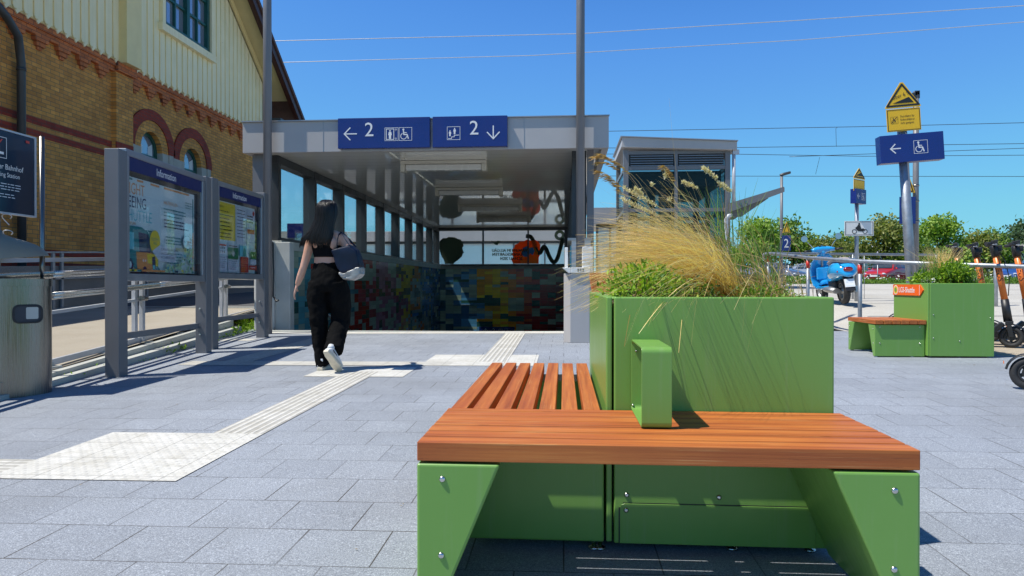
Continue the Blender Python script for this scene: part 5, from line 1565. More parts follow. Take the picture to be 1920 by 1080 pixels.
mb = MB(); mb.ball((7.58, 12.8, 1.47), (.045, .045, .035)); mb.build('cap', 'galv_white', t)
t = thing('wire_fence', 'low wire mesh guard beside the motorcycle sign', 'fence', (5.7, 13.9, .5))
mb = MB()
for i in range(12): mb.tube([(5.15 + i * .09, 14.75, 1.22), (5.15 + i * .09, 14.75, 1.50)], .002, 5)
for i in range(6): mb.tube([(5.13, 14.752, 1.24 + i * .05), (6.17, 14.752, 1.24 + i * .05)], .002, 5)
for x_ in (5.14, 6.16): mb.tube([(x_, 14.75, .55), (x_, 14.75, 1.5)], .006, 6)
mb.build('mesh', 'galv', t)

# ---------------------------------------------------------------- signs
def rot(a): return Matrix.Rotation(a, 4, 'Z')
def tri_sign(mb_y, mb_b, c, w, h, M0, text=None, mbt=None):
    pass
def local(mb, M0):
    mb.v = [tuple(M0 @ Vector(v)) for v in mb.v]; return mb
def sign_set(name, lab, loc, tilt, yaw, ysc, pole_z, r, s=1.0, tri=(0, 3.54), with_text=True, zrect=(2.90, 3.18), zblue=(2.47, 2.89), wblue=.70, dxb=0.0, group=None):
    """pole with warning triangle, yellow plate and navy arrow box; built at the pole foot"""
    t = thing(name, lab, 'sign', loc)
    M0 = Matrix.Translation(loc) @ Matrix.Rotation(tilt, 4, 'Y') @ rot(yaw)
    z0 = loc[2]
    mb = MB(); mb.tube([(0, 0, -.05), (0, 0, pole_z - z0)], r, 20); local(mb, M0).build('pole', 'galv', t)
    yb = -r - .012
    ztop = tri[1] - z0; zr1 = zrect[1] - z0; zr0 = zrect[0] - z0
    hw = .235 * s
    P = [(-hw, zr1 + .012), (hw, zr1 + .012), (hw, zr1 + .03), (.02 * s, ztop), (-.02 * s, ztop), (-hw, zr1 + .03)]
    mb = MB(); mb.prism(P, 'y', yb, yb + .008); local(mb, M0).build('warning_triangle', 'yellow_sign', t, bevel=.001)
    mb = MB(); y_ = yb - .002
    zc = zr1 + .03
    stroke(mb, [(-hw + .025 * s, zc + .012), (hw - .025 * s, zc + .012), (0, ztop - .03 * s), (-hw + .025 * s, zc + .012)], .026 * s, y_)
    polyd(mb, [(-hw * .60, zc + .045 * s), (hw * .62, zc + .045 * s), (hw * .36, zc + .125 * s)], y_ - .0008)
    if with_text:
        mb.text('über 6 %', .078 * s, (-.125 * s, y_ - .001, zc + .10 * s), Vector((1, 0, .26)), Vector((-.26, 0, 1)), 0, 'L', .85)
    local(mb, M0).build('triangle_print', 'black_sign', t)
    w2 = .225 * s
    mb = MB(); mb.box(-w2, w2, yb, yb + .008, zr0, zr1); local(mb, M0).build('yellow_plate', 'yellow_sign', t, bevel=.001)
    mb = MB(); frame(mb, -w2 + .010, w2 - .010, zr0 + .010, zr1 - .010, .008, y_)
    if with_text:
        for i, s_ in enumerate(('Durchfahrt für', 'Rollstuhlfahrer', 'nicht geeignet')): mb.text(s_, .040 * s, (-.045, y_, (zr0 + zr1) / 2 + .035 - i * .045), (1, 0, 0), (0, 0, 1), 0, 'L', .8)
        x_ = -.17; zz = (zr0 + zr1) / 2 - .045; frame(mb, x_, x_ + .095, zz, zz + .095, .003, y_); wheelchair(mb, x_ + .005, zz + .005, .085, y_); stroke(mb, [(x_ + .08, zz + .085), (x_ + .01, zz + .01)], .009, y_ - .002)
    local(mb, M0).build('plate_print', 'black_sign', t)
    zb0_, zb1 = zblue[0] - z0, zblue[1] - z0; w3 = wblue / 2
    mb = MB(); mb.box(-w3 + dxb, w3 + dxb, -r - .05, r - .01, zb0_, zb1); b_ = local(mb, M0).build('navy_box', 'navy_sign', t, bevel=.004)
    mb = MB(); y_ = -r - .0515; hgt = zb1 - zb0_; k = hgt / .42
    arrow(mb, -w3 * .52 + dxb, (zb0_ + zb1) / 2, .075 * k, y_, 'left', .016 * k); x_ = w3 * .05 + dxb; q = .20 * k; zz = (zb0_ + zb1) / 2 - .10 * k
    frame(mb, x_, x_ + q, zz, zz + q, .005, y_); wheelchair(mb, x_, zz, q, y_)
    local(mb, M0).build('lettering', 'white_sign', b_)
    return t
# big leaning pole
sign_set('sign_post', 'large leaning pole with navy wheelchair arrow box and yellow slope warning signs', (4.845, 10.0, .27), R(-3.5), R(-3), 1, 3.05, .062, .98, tri=(0, 3.70), zrect=(3.03, 3.34), zblue=(2.60, 2.98), wblue=.82, dxb=.07)
sign_set('sign_post', 'slim pole with small navy arrow box above the motorcycle parking sign', (5.70, 14.0, .56), 0, R(40), 1, 2.95, .038, .9, tri=(0, 3.17), with_text=False, zrect=(2.72, 2.95), zblue=(2.48, 2.76), wblue=.38)
S2 = thing('parking_sign', 'white motorcycle parking plate with black rider symbol on the slim pole', 'sign', (5.71, 13.95, 2.0))
mb = MB(); mb.box(5.445, 5.995, 13.935, 13.945, 1.855, 2.145); mb.build('plate', 'white_paint', S2, bevel=.002)
mb = MB(); y_ = 13.932
frame(mb, 5.46, 5.98, 1.87, 2.13, .009, y_)
arc(mb, 5.63, 1.94, .046, .013, 0, 2 * math.pi, y_); arc(mb, 5.83, 1.94, .046, .013, 0, 2 * math.pi, y_)
polyd(mb, [(5.66, 1.985), (5.70, 1.945), (5.78, 1.94), (5.84, 1.96), (5.80, 2.0), (5.72, 1.99), (5.69, 2.01)], y_ - .0005)
polyd(mb, [(5.70, 1.99), (5.76, 1.99), (5.74, 2.06), (5.70, 2.07), (5.67, 2.03), (5.64, 2.01), (5.65, 1.995)], y_ - .001); disc(mb, 5.72, 2.085, .020, y_ - .001)
mb.build('print', 'black_sign', S2)
# lamp masts
def lamp_mast(lab, x, y, ztop, arm, r, sgn):
    t = thing('street_lamp', lab, 'street lamp', (x, y, hz(x, y)))
    mb = MB(); mb.tube([(x, y, hz(x, y) - .02), (x, y, ztop)], [r * 1.15, r], 16); mb.build('mast', 'grey_metal', t)
    mb = MB()
    if sgn < 0:
        mb.bar((x + .04, y, ztop - .03), (x - arm, y, ztop - .16), .10, .07); mb.box(x - .04, x + .05, y - .05, y + .05, ztop - .14, ztop + .01)
    else:
        mb.loft([(x - .05, y, ztop - .03), (x + .05, y, ztop + .0), (x + arm, y, ztop + .06), (x + arm + .02, y, ztop + .05)], [(.05, .04), (.09, .05), (.07, .045), (.02, .02)], 12)
    mb.build('lamp_head', 'frame_dark', t, bevel=.004)
    return t
lamp_mast('grey lamp mast with flat arm standing behind the large leaning sign pole', 6.83, 14.05, 4.66, .36, .05, -1)
lamp_mast('distant slim lamp mast with small head right of the lift tower', 7.32, 24.0, 4.62, .28, .045, 1)
for (x, y, z, lab, s, num) in ((6.66, 14.0, 2.33, 'navy sign with figure 1 strapped to the lamp mast behind the leaning pole', 1.0, '1'), (7.47, 23.95, 2.28, 'small navy sign with figure 2 on the distant lamp mast', 1.0, '2')):
    t = thing('platform_sign', lab, 'sign', (x, y, z))
    mb = MB(); mb.box(x - .16, x + .13, y - .03, y + .0, z - .24, z + .28); mb.build('panel', 'navy_sign', t)
    mb = MB(); mb.text(num, .42, (x - .02, y - .032, z - .13), (1, 0, 0), (0, 0, 1), 0, 'C', .8); mb.build('lettering', 'white_sign', t)
    mb = MB(); mb.prism([(x - .14, z + .36), (x + .12, z + .36), (x - .01, z + .74)], 'y', y - .03, y - .015); mb.build('warning_triangle', 'yellow_sign', t)
    mb = MB(); stroke(mb, [(x - .10, z + .385), (x + .08, z + .385), (x - .01, z + .66), (x - .10, z + .385)], .022, y - .033); mb.build('triangle_print', 'black_sign', t)
    for zz in (z - .2, z + .2, z + .5):
        mb = MB(); mb.tube([((6.83 if y < 20 else 7.32), 14.05 if y < 20 else 24.0, zz - .01), ((6.83 if y < 20 else 7.32), 14.05 if y < 20 else 24.0, zz + .02)], .062, 12); mb.build('clamp', 'steel', t)

# ---------------------------------------------------------------- motor scooter
M['scooter_blue'] = plain('sky_blue_lacquer', (.02, .34, .72), .16, 0, .02, 2, coat=1.0)
M['seat_grey'] = plain('grey_seat', (.40, .34, .33), .6, 0, .08, 10)
M['tail_red'] = plain('tail_light', (.30, .008, .012), .12, 0, .1, 10, coat=1)
M['chrome'] = plain('chrome', (.75, .75, .75), .08, 1, .02, 5)
M['engine'] = plain('cast_aluminium', (.42, .42, .41), .4, .8, .15, 25)
def wheel(mb_t, mb_r, c, ax, R_, w, rim):
    """tyre and rim rings about axis ax at c"""
    c = Vector(c); ax = Vector(ax).normalized(); u = ax.cross(Vector((0, 0, 1))).normalized(); v_ = ax.cross(u)
    def ring(mb, prof, n=32):
        V = []; F = []
        for (r_, o) in prof:
            for k in range(n):
                a = 2 * math.pi * k / n; V.append(c + u * r_ * math.cos(a) + v_ * r_ * math.sin(a) + ax * o)
        m = len(prof)
        for i in range(m):
            i2 = (i + 1) % m
            for k in range(n):
                j = (k + 1) % n; F.append((i * n + k, i * n + j, i2 * n + j, i2 * n + k))
        mb.add(V, F, True)
    ring(mb_t, [(rim, -w * .42), (rim + (R_ - rim) * .5, -w * .52), (R_ * .97, -w * .34), (R_, 0), (R_ * .97, w * .34), (rim + (R_ - rim) * .5, w * .52), (rim, w * .42)])
    ring(mb_r, [(rim, -w * .40), (rim, w * .40), (rim - .018, w * .38), (rim - .018, -w * .38)])
    for k in range(5):
        a = 2 * math.pi * k / 5 + .3; p = c + (u * math.cos(a) + v_ * math.sin(a)) * (rim - .01)
        mb_r.bar(c, p, .028, w * .22, up=ax)
    mb_r.loft([c - ax * w * .3, c + ax * w * .3], [.045, .045], 16)
def scooter(loc, rz):
    """built with its nose along +Y, wheels on z = 0"""
    t = thing('motor_scooter', 'sky blue motor scooter parked behind the ramp railing', 'scooter')
    # rear and front wheel
    for (y, nm) in ((-.62, 'wheel'), (.62, 'wheel')):
        a, b_ = MB(), MB(); wheel(a, b_, (0, y, .235), (1, 0, 0), .235, .115, .155); w = a.build('wheel', 'rubber', t); b_.build('rim', 'engine', w)
    # rear cowl: two full side panels joined over the top
    mb = MB(); secs = [(-.98, .52, .05, .04), (-.92, .585, .15, .11), (-.80, .60, .205, .165), (-.62, .59, .225, .20), (-.42, .565, .20, .205), (-.22, .53, .155, .18), (-.08, .48, .11, .13)]
    v = []; f = []; n = 22
    for (y, z, a, h) in secs:
        for k in range(n):
            t_ = 2 * math.pi * k / n; c_, s_ = math.cos(t_), math.sin(t_)
            v.append((a * math.copysign(abs(c_) ** .75, c_), y, z + h * (s_ if s_ > 0 else s_ * .75)))
    for i in range(len(secs) - 1):
        for k in range(n):
            j = (k + 1) % n; f.append((i * n + j, i * n + k, (i + 1) * n + k, (i + 1) * n + j))
    f.append(tuple(range(n))); f.append(tuple(range((len(secs) - 1) * n, len(secs) * n))[::-1]); mb.add(v, f, True); mb.build('rear_body', 'scooter_blue', t)
    # seat
    mb = MB(); mb.loft([(0, -.86, .775), (0, -.70, .805), (0, -.45, .80), (0, -.22, .765), (0, -.10, .735)], [(.10, .03), (.15, .045), (.15, .05), (.12, .05), (.07, .03)], 18, up=(0, 0, 1)); mb.build('seat', 'seat_grey', t)
    mb = MB(); mb.tube([(-.11, -.70, .83), (-.14, -.92, .80), (-.06, -1.0, .79), (.06, -1.0, .79), (.14, -.92, .80), (.11, -.70, .83)], .010, 8); mb.build('grab_rail', 'chrome', t)
    # floor board and leg shield
    mb = MB(); mb.prism([(-.14, .28), (.38, .27), (.44, .31), (.40, .33), (-.14, .34)], 'x', -.19, .19); mb.build('floor_board', 'scooter_blue', t, bevel=.02)
    mb = MB(); secs = [(.40, .28, .18), (.46, .36, .23), (.50, .50, .25), (.50, .66, .25), (.46, .80, .22), (.42, .90, .15), (.40, .95, .09)]
    v = []; f = []; n = 14
    for (y, z, hw) in secs:
        for k in range(n):
            u_ = -1 + 2 * k / (n - 1); v.append((hw * u_, y - .09 * u_ * u_, z))
        for k in range(n):
            u_ = 1 - 2 * k / (n - 1); v.append((hw * u_ * .97, y - .09 * u_ * u_ + .05, z))
    m = 2 * n
    for i in range(len(secs) - 1):
        for k in range(m):
            j = (k + 1) % m; f.append((i * m + k, i * m + j, (i + 1) * m + j, (i + 1) * m + k))
    f.append(tuple(range(m))[::-1]); f.append(tuple(range((len(secs) - 1) * m, len(secs) * m))); mb.add(v, f, True); mb.build('leg_shield', 'scooter_blue', t)
    mb = MB(); mb.box(-.15, .15, .36, .40, .46, .70); mb.build('glove_box', 'scooter_blue', t, bevel=.025)
    # front mudguard and fork
    mb = MB(); v = []; f = []; n = 12
    for i in range(9):
        a = R(20 + i * 17); cy, cz = .62 + .285 * math.cos(a), .235 + .285 * math.sin(a)
        for k in range(n):
            b_ = math.pi * k / (n - 1); v.append((.095 * math.cos(b_), cy + .05 * math.sin(b_) * math.cos(a), cz + .05 * math.sin(b_) * math.sin(a)))
    for i in range(8):
        for k in range(n - 1): f.append((i * n + k, i * n + k + 1, (i + 1) * n + k + 1, (i + 1) * n + k))
    mb.add(v, f, True); mg = mb.build('mudguard', 'scooter_blue', t); q = mg.modifiers.new('thick', 'SOLIDIFY'); q.thickness = .008
    mb = MB(); mb.tube([(.075, .62, .235), (.07, .56, .42), (0, .48, .70), (0, .42, .96)], .022, 10); mb.build('fork', 'engine', t)
    # handlebar shell, grips, mirrors
    mb = MB(); mb.loft([(-.22, .33, 1.035), (-.13, .37, 1.045), (0, .40, 1.05), (.13, .37, 1.045), (.22, .33, 1.035)], [(.03, .03), (.05, .05), (.075, .075), (.05, .05), (.03, .03)], 16); mb.ball((0, .46, 1.02), (.10, .09, .09)); mb.loft([(0, .40, .92), (0, .40, 1.03)], [.05, .07], 14); mb.build('handlebar_shell', 'scooter_blue', t)
    mb = MB(); mb.prism([(-.07, .345), (.07, .345), (.05, .40), (-.05, .40)], 'z', 1.10, 1.118); mb.build('instrument', 'black', t, bevel=.005)
    for s_ in (-1, 1):
        mb = MB(); mb.tube([(s_ * .22, .33, 1.035), (s_ * .36, .29, 1.03)], .018, 12); mb.build('grip', 'black', t)
        mb = MB(); mb.tube([(s_ * .20, .37, 1.03), (s_ * .34, .36, 1.035)], .007, 8); mb.build('brake_lever', 'chrome', t)
        mb = MB(); mb.tube([(s_ * .16, .36, 1.07), (s_ * .22, .38, 1.16), (s_ * .30, .37, 1.25)], .006, 8); m0 = mb.build('mirror', 'chrome', t)
        mb = MB(); mb.loft([(s_ * .32, .375, 1.28), (s_ * .32, .365, 1.28)], [(.058, .058), (.062, .062)], 20, up=(0, 0, 1)); mb.build('mirror_glass', 'pane', m0)
    # tail: lamp, plate, engine, exhaust, stand
    mb = MB(); mb.ball((0, -.955, .63), (.085, .035, .045), 16); mb.build('tail_light', 'tail_red', t)
    for s_ in (-1, 1):
        mb = MB(); mb.ball((s_ * .15, -.88, .60), (.028, .022, .02), 12); mb.build('indicator', 'tail_red', t)
    mb = MB(); mb.prism([(-.90, .50), (-.86, .50), (-.98, .24), (-1.01, .25)], 'x', -.085, .085); mb.build('rear_mudguard', 'black', t, bevel=.004)
    mb = MB(); Mx = Matrix.Translation((0, -.965, .385)) @ Matrix.Rotation(R(-18), 4, 'X'); mb.box(-.085, .085, -.008, 0, -.075, .075, M=Mx); pl_ = mb.build('number_plate', 'white_sign', t, bevel=.002)
    mb = MB(); mb.box(-.07, .07, -.0092, -.0082, -.06, -.045, M=Mx); mb.box(-.06, -.02, -.0092, -.0082, .005, .05, M=Mx); mb.box(0, .06, -.0092, -.0082, .005, .05, M=Mx); mb.build('plate_marks', 'poster_grey', pl_)
    mb = MB(); mb.loft([(-.14, -.15, .28), (-.14, -.40, .27), (-.12, -.62, .245)], [(.08, .05), (.10, .06), (.07, .05)], 14); mb.build('engine_cover', 'engine', t)
    mb = MB(); mb.loft([(.13, -.35, .25), (.14, -.55, .24), (.14, -.88, .27)], [.03, .05, .055], 14); mb.build('exhaust', 'engine', t)
    mb = MB(); mb.tube([(-.16, -.15, .26), (-.19, -.22, .13), (-.28, -.28, .015)], .012, 8); mb.build('side_stand', 'black', t)
    mb = MB(); mb.box(-.10, .10, -.5, -.1, .25, .42); mb.build('engine_block', 'black', t, bevel=.02)
    t.location = loc; t.rotation_euler = (0, R(-5), rz)
    return t
scooter((5.12, 13.62, hz(5.12, 13.5) + .0), R(-3))

# ---------------------------------------------------------------- kick scooters
M['orange_tube'] = plain('orange_tube', (.85, .20, .035), .35, 0, .03, 5)
def kick(first_loc, rz):
    t = thing('kick_scooter', 'nearest full orange and black rental kick scooter beside the right planter', 'kick scooter', group='rental kick scooters')
    for (y) in (.0, -.86):
        a, b_ = MB(), MB(); wheel(a, b_, (0, y, .125), (1, 0, 0), .125, .06, .075); w = a.build('wheel', 'rubber', t); b_.build('rim', 'black', w)
        mb = MB(); v = []; f = []; n = 8
        for i in range(9):
            q = R((10 if y == 0 else 40) + i * 15); cy, cz = y + .142 * math.cos(q), .125 + .142 * math.sin(q)
            for k in range(n):
                b2 = math.pi * k / (n - 1); v.append((.038 * math.cos(b2), cy + .012 * math.sin(b2) * math.cos(q), cz + .012 * math.sin(b2) * math.sin(q)))
        for i in range(8):
            for k in range(n - 1): f.append((i * n + k, i * n + k + 1, (i + 1) * n + k + 1, (i + 1) * n + k))
        mb.add(v, f, True); g = mb.build('fender', 'black', t); g.modifiers.new('thick', 'SOLIDIFY').thickness = .004
    mb = MB(); mb.prism([(-.06, .27), (-.10, .30), (-.24, .17), (-.78, .16), (-.80, .10), (-.22, .09)], 'x', -.075, .075); mb.build('deck', 'black', t, bevel=.01)
    mb = MB(); mb.bar((-.045, 0, .125), (-.045, -.03, .30), .016, .05); mb.bar((.045, 0, .125), (.045, -.03, .30), .016, .05); mb.box(-.055, .055, -.06, .02, .27, .31); mb.build('fork', 'black', t, bevel=.004)
    mb = MB(); mb.loft([(0, -.03, .30), (0, -.065, .56)], [(.036, .045), (.034, .04)], 16); mb.build('clamp_sleeve', 'black', t)
    mb = MB(); mb.tube([(0, -.065, .56), (0, -.155, 1.10)], .035, 18); st = mb.build('stem', 'orange_tube', t)
    # word running down the stem on the face that looks forward
    a0 = Vector((0, -.082, .98)); dn = (Vector((0, -.065, .56)) - Vector((0, -.155, 1.10))).normalized()
    nrm = Vector((1, 0, 0))
    mb = MB(); v, f = text_mesh('ZEUS'); wv = []
    for p in v:
        ang = (p[1] - .35) * .085 / .0355
        base = Vector((0, -.155, 1.10)) + dn * (.125 + p[0] * .092)
        up_ = Vector((0, .986, .164))
        wv.append(base + nrm * (.0362 * math.cos(ang)) + up_ * (.0362 * math.sin(ang)))
    mb.add(wv, f); mb.build('lettering', 'black_sign', st)
    mb = MB(); mb.loft([(0, -.150, 1.06), (0, -.163, 1.17), (0, -.16, 1.19)], [(.042, .042), (.052, .05), (.03, .03)], 16); mb.build('head', 'black', t)
    mb = MB(); mb.tube([(-.27, -.24, 1.20), (-.12, -.18, 1.20), (0, -.165, 1.195), (.12, -.18, 1.20), (.27, -.24, 1.20)], .014, 12); hb = mb.build('handlebar', 'black', t)
    for s_ in (-1, 1):
        mb = MB(); mb.tube([(s_ * .16, -.20, 1.20), (s_ * .275, -.242, 1.20)], .019, 12); mb.build('grip', 'rubber', hb)
        mb = MB(); mb.tube([(s_ * .12, -.15, 1.20), (s_ * .2, -.14, 1.19), (s_ * .25, -.18, 1.185)], .006, 8); mb.build('brake_lever', 'galv', hb)
    mb = MB(); mb.box(-.035, .035, -.13, -.09, 1.12, 1.19); mb.build('headlight', 'black', t, bevel=.008)
    mb = MB(); mb.box(-.04, .04, -.20, -.13, 1.205, 1.245); mb.box(.07, .13, -.17, -.13, 1.19, 1.25); mb.build('display', 'black', t, bevel=.008)
    mb = MB(); mb.tube([(0, -.12, 1.12), (.05, -.06, 1.0), (.03, -.02, .8), (0, -.03, .6)], .005, 6); mb.build('cable', 'black', t)
    mb = MB(); mb.box(-.012, .012, .155, .160, .19, .21); mb.build('reflector', 'orange_tube', t)
    t.location = first_loc; t.rotation_euler = (0, 0, rz)
    return t
k0 = kick((5.16, 8.42, plane_z(5.1, 8.5)), R(-121))
k0.rotation_euler = (R(0), 0, R(-121))
dup(k0, (5.52, 8.62, plane_z(5.5, 8.6)), R(-117), 'orange and black kick scooter cut off by the right edge of the photo')
dup(k0, (5.36, 9.15, hz(5.3, 9.1)), R(-121), 'orange kick scooter whose stem rises behind the right end of the planter')
dup(k0, (5.50, 9.85, hz(5.4, 9.8)), R(-124), 'farthest orange kick scooter mostly hidden by the planter bush')
k5 = dup(k0, (3.50, 5.5, plane_z(3.5, 5.5)), R(62), 'kick scooter of which only a black tyre shows at the right edge')

# ---------------------------------------------------------------- lift tower
M['louvre'] = plain('louvre_grey', (.33, .34, .37), .35, .5, .05, 3)
t = thing('lift_tower', 'grey steel and glass lift tower behind the ornamental grass', 'tower', (3.2, 21, .4))
mb = MB(); mb.prism([(1.62, 4.80), (4.84, 4.68), (4.84, 4.92), (1.66, 5.09)], 'y', 19.85, 23.0); mb.build('roof', 'fascia', t, bevel=.01)
mb = MB(); mb.prism([(1.60, 5.09), (4.86, 4.92), (4.86, 4.945), (1.60, 5.115)], 'y', 19.8, 23.05); mb.build('roof_edge', 'louvre', t)
for (x, y) in ((1.70, 20), (4.55, 20), (1.70, 22.7), (4.55, 22.7), (3.14, 20.02), (3.14, 22.7)):
    mb = MB(); mb.box(x, x + (.14 if x != 3.14 else .09), y, y + .14, .2, 4.76); mb.build('column', 'grey_metal', t)
mb = MB()
for y in (20.02, 22.72):
    for z in (4.18, 2.98, 1.9): mb.box(1.84, 3.138, y, y + .10, z, z + .10); mb.box(3.232, 4.55, y, y + .10, z, z + .10)
for x in (1.72, 4.58):
    for z in (4.18, 2.98, 1.9): mb.box(x, x + .08, 20.14, 22.7, z, z + .10)
mb.box(1.84, 4.55, 20.03, 20.1, 4.62, 4.72)
mb.build('cross_beam', 'grey_metal', t)
for (x0, x1) in ((1.90, 3.10), (3.26, 4.50)):
    mb = MB()
    for k in range(5): 
        z = 4.285 + k * .068; mb.add([(x0, 20.0, z), (x1, 20.0, z), (x1, 20.06, z + .035), (x0, 20.06, z + .035), (x0, 20.0, z + .012), (x1, 20.0, z + .012), (x1, 20.06, z + .047), (x0, 20.06, z + .047)], [(0, 1, 2, 3), (7, 6, 5, 4), (0, 4, 5, 1), (2, 6, 7, 3), (1, 5, 6, 2), (3, 7, 4, 0)])
    mb.build('louvre', 'louvre', t)
mb = MB(); mb.box(1.86, 4.54, 20.12, 20.14, 4.2, 4.66); mb.build('louvre_backing', 'frame_dark', t)
for (x0, x1) in ((1.84, 3.135), (3.235, 4.55)):
    for (z0, z1) in ((3.08, 4.18), (2.0, 2.98), (.4, 1.9)):
        for y in (20.06, 22.76):
            mb = MB(); mb.box(x0, x1, y, y + .012, z0, z1); mb.build('glass_pane', 'tint_glass', t)
for x in (1.74, 4.61):
    for (z0, z1) in ((3.08, 4.18), (2.0, 2.98), (.4, 1.9)):
        mb = MB(); mb.box(x, x + .012, 20.16, 22.68, z0, z1); mb.build('glass_pane', 'tint_glass', t)
mb = MB()
mb.box(1.85, 4.5, 20.3, 22.4, 3.75, 4.17); mb.box(2.9, 3.4, 21.4, 21.6, .3, 3.8); mb.box(2.6, 2.75, 21.2, 21.35, .3, 4.0); mb.box(3.9, 4.05, 21.2, 21.35, .3, 4.0); mb.box(3.4, 4.2, 21.0, 22.2, 3.5, 3.78); mb.box(3.45, 4.2, 21.1, 22.2, .4, 2.75); mb.box(2.5, 2.58, 21.0, 21.1, 3.3, 3.7)
mb.box(2.05, 2.25, 21.5, 21.6, .3, 4.0); mb.build('lift_machinery', 'frame_dark', t)
mb = MB(); mb.tube([(2.95, 21.1, .3), (2.95, 21.1, 4.1)], .11, 14); mb.build('guide_tube', 'galv_white', t)
mb = MB(); mb.tube([(4.78, 19.98, 4.62), (4.78, 19.98, 3.05)], .05, 12); mb.tube([(4.72, 19.94, 2.86), (4.62, 19.92, 2.84), (4.56, 19.92, 2.75), (4.56, 19.92, 1.4), (4.5, 19.92, 1.1), (4.5, 19.92, .4)], .055, 12); mb.box(4.74, 4.92, 19.92, 20.04, 4.58, 4.70); mb.build('downpipe', 'galv_white', t)
# entrance roof on the right, swept upwards
mb = MB(); mb.prism([(4.66, 2.95), (6.15, 3.50), (6.15, 3.62), (6.12, 3.64), (4.66, 3.20)], 'y', 19.9, 19.98); mb.prism([(4.70, 3.16), (6.13, 3.62), (6.13, 3.635), (4.70, 3.18)], 'y', 19.99, 22.5)
mb.build('entrance_roof', 'grey_metal', t)
mb = MB()
for y in (20.4, 21.3): mb.prism([(4.70, 2.86), (5.1, 2.86), (5.85, 3.38), (5.85, 3.50), (4.70, 3.12)], 'y', y, y + .06)
mb.build('bracket', 'grey_metal', t)
for x in (4.95, 5.1):
    mb = MB(); mb.cyl((x, 19.895, 3.17 + (x - 4.95) * .3), (x, 19.87, 3.17 + (x - 4.95) * .3), .03, 10); mb.build('fixing', 'steel', t)

# ---------------------------------------------------------------- shelters beyond the canopy
def shelter(lab, x0, x1, y, zb, zt, n):
    t = thing('platform_shelter', lab, 'shelter', ((x0 + x1) / 2, y, .3))
    mb = MB(); mb.box(x0, x1, y, y + 4, zb, zt); mb.build('roof', 'fascia', t, bevel=.01)
    for i in range(n + 1):
        x = x0 + .3 + (x1 - x0 - .6) * i / n
        mb = MB(); mb.box(x - .05, x + .05, y + .2, y + .3, .2, zb); mb.build('column', 'grey_metal', t)
    for i in range(n):
        xa = x0 + .3 + (x1 - x0 - .6) * i / n + .06; xb = x0 + .3 + (x1 - x0 - .6) * (i + 1) / n - .06
        mb = MB(); mb.box(xa, xb, y + .23, y + .25, 1.2, zb - .12); mb.build('glass_pane', 'pale_glass', t)
    mb = MB(); mb.box(x0 + .3, x1 - .3, y + .18, y + .32, 1.05, 1.18); mb.box(x0 + .3, x1 - .3, y + .18, y + .32, zb - .12, zb - .002); mb.build('rail', 'frame_dark', t)
    mb = MB(); mb.box(x0 + .3, x1 - .3, y + .2, y + .3, .2, 1.04); mb.build('parapet', 'white_wall', t)
shelter('long grey roofed platform shelter seen through the canopy windows', -13.5, .9, 34, 3.05, 3.55, 9)
shelter('grey roofed shelter between the canopy and the lift tower', 1.0, 2.6, 27, 3.25, 3.88, 2)
t = thing('station_sign', 'distant grey platform sign with navy plate seen through the first canopy window', 'sign', (-10.3, 26, .3))
mb = MB(); mb.box(-10.35, -10.27, 26, 26.08, .3, 3.2); mb.build('post', 'galv', t)
mb = MB(); mb.box(-10.9, -9.7, 25.95, 26.0, 2.45, 2.95); mb.build('panel', 'cap_conc', t)
mb = MB(); mb.box(-10.6, -9.9, 25.93, 25.949, 2.7, 3.25); mb.build('plate', 'navy_sign', t)

# ---------------------------------------------------------------- overhead wires
def wire(lab, pts, r=.011, mat='galv'):
    mb = MB(); C_ = []
    for a, b_ in zip(pts, pts[1:]):
        for k in range(8): C_.append(Vector(a).lerp(Vector(b_), k / 8))
    C_.append(Vector(pts[-1])); mb.tube(C_, r, 6)
    tag(mb.build('overhead_wire', mat), lab, 'cable', 'overhead wires')
WL = []
wire('upper overhead wire crossing the sky left to right', [(-14.5, 24, 9.6), (-10.4, 24, 9.566), (.6, 24, 9.535), (7.9, 24, 9.785), (15.7, 24, 10.09), (24, 24, 10.5)], .013, 'galv_white')
wire('second overhead wire from the top crossing the sky', [(-15.7, 26, 9.51), (-10.8, 26, 9.454), (-1.14, 26, 9.484), (8.57, 26, 9.808), (17.0, 26, 10.285), (25, 26, 10.7)], .013, 'galv_white')
for lab, pts in (('third overhead wire from the top passing behind the leaning sign pole', [(-15.6, 30, 7.67), (1.9, 30, 7.48), (13, 30, 7.498), (22, 30, 7.58)]),
                 ('overhead wire just above the lower pair behind the navy arrow box', [(-15.6, 30.2, 7.0), (7.3, 30.2, 6.74), (22, 30.2, 6.73)]),
                 ('overhead wire of the lower pair reaching the left windows', [(-16.2, 31, 6.96), (7.5, 31, 6.606), (12.9, 31, 6.44), (22, 31, 6.38)]),
                 ('short rising overhead wire joining the lower pair at the right', [(10.1, 32, 6.638), (15.2, 32, 6.757), (23, 32, 6.95)]),
                 ('lowest overhead wire just above the tree tops', [(-17.2, 33, 6.83), (1.1, 33, 6.04), (22, 33, 5.77)])):
    wire(lab, pts, .012, 'frame_dark')
wire('thin dropper between two overhead wires left of the sign poles', [(11.42, 30, 7.49), (11.36, 30, 7.44), (11.42, 30.1, 6.70)], .008, 'frame_dark')
wire('thin dropper hanging above the motorcycle sign', [(11.42, 32, 6.60), (11.42, 32.5, 5.92)], .008, 'frame_dark')

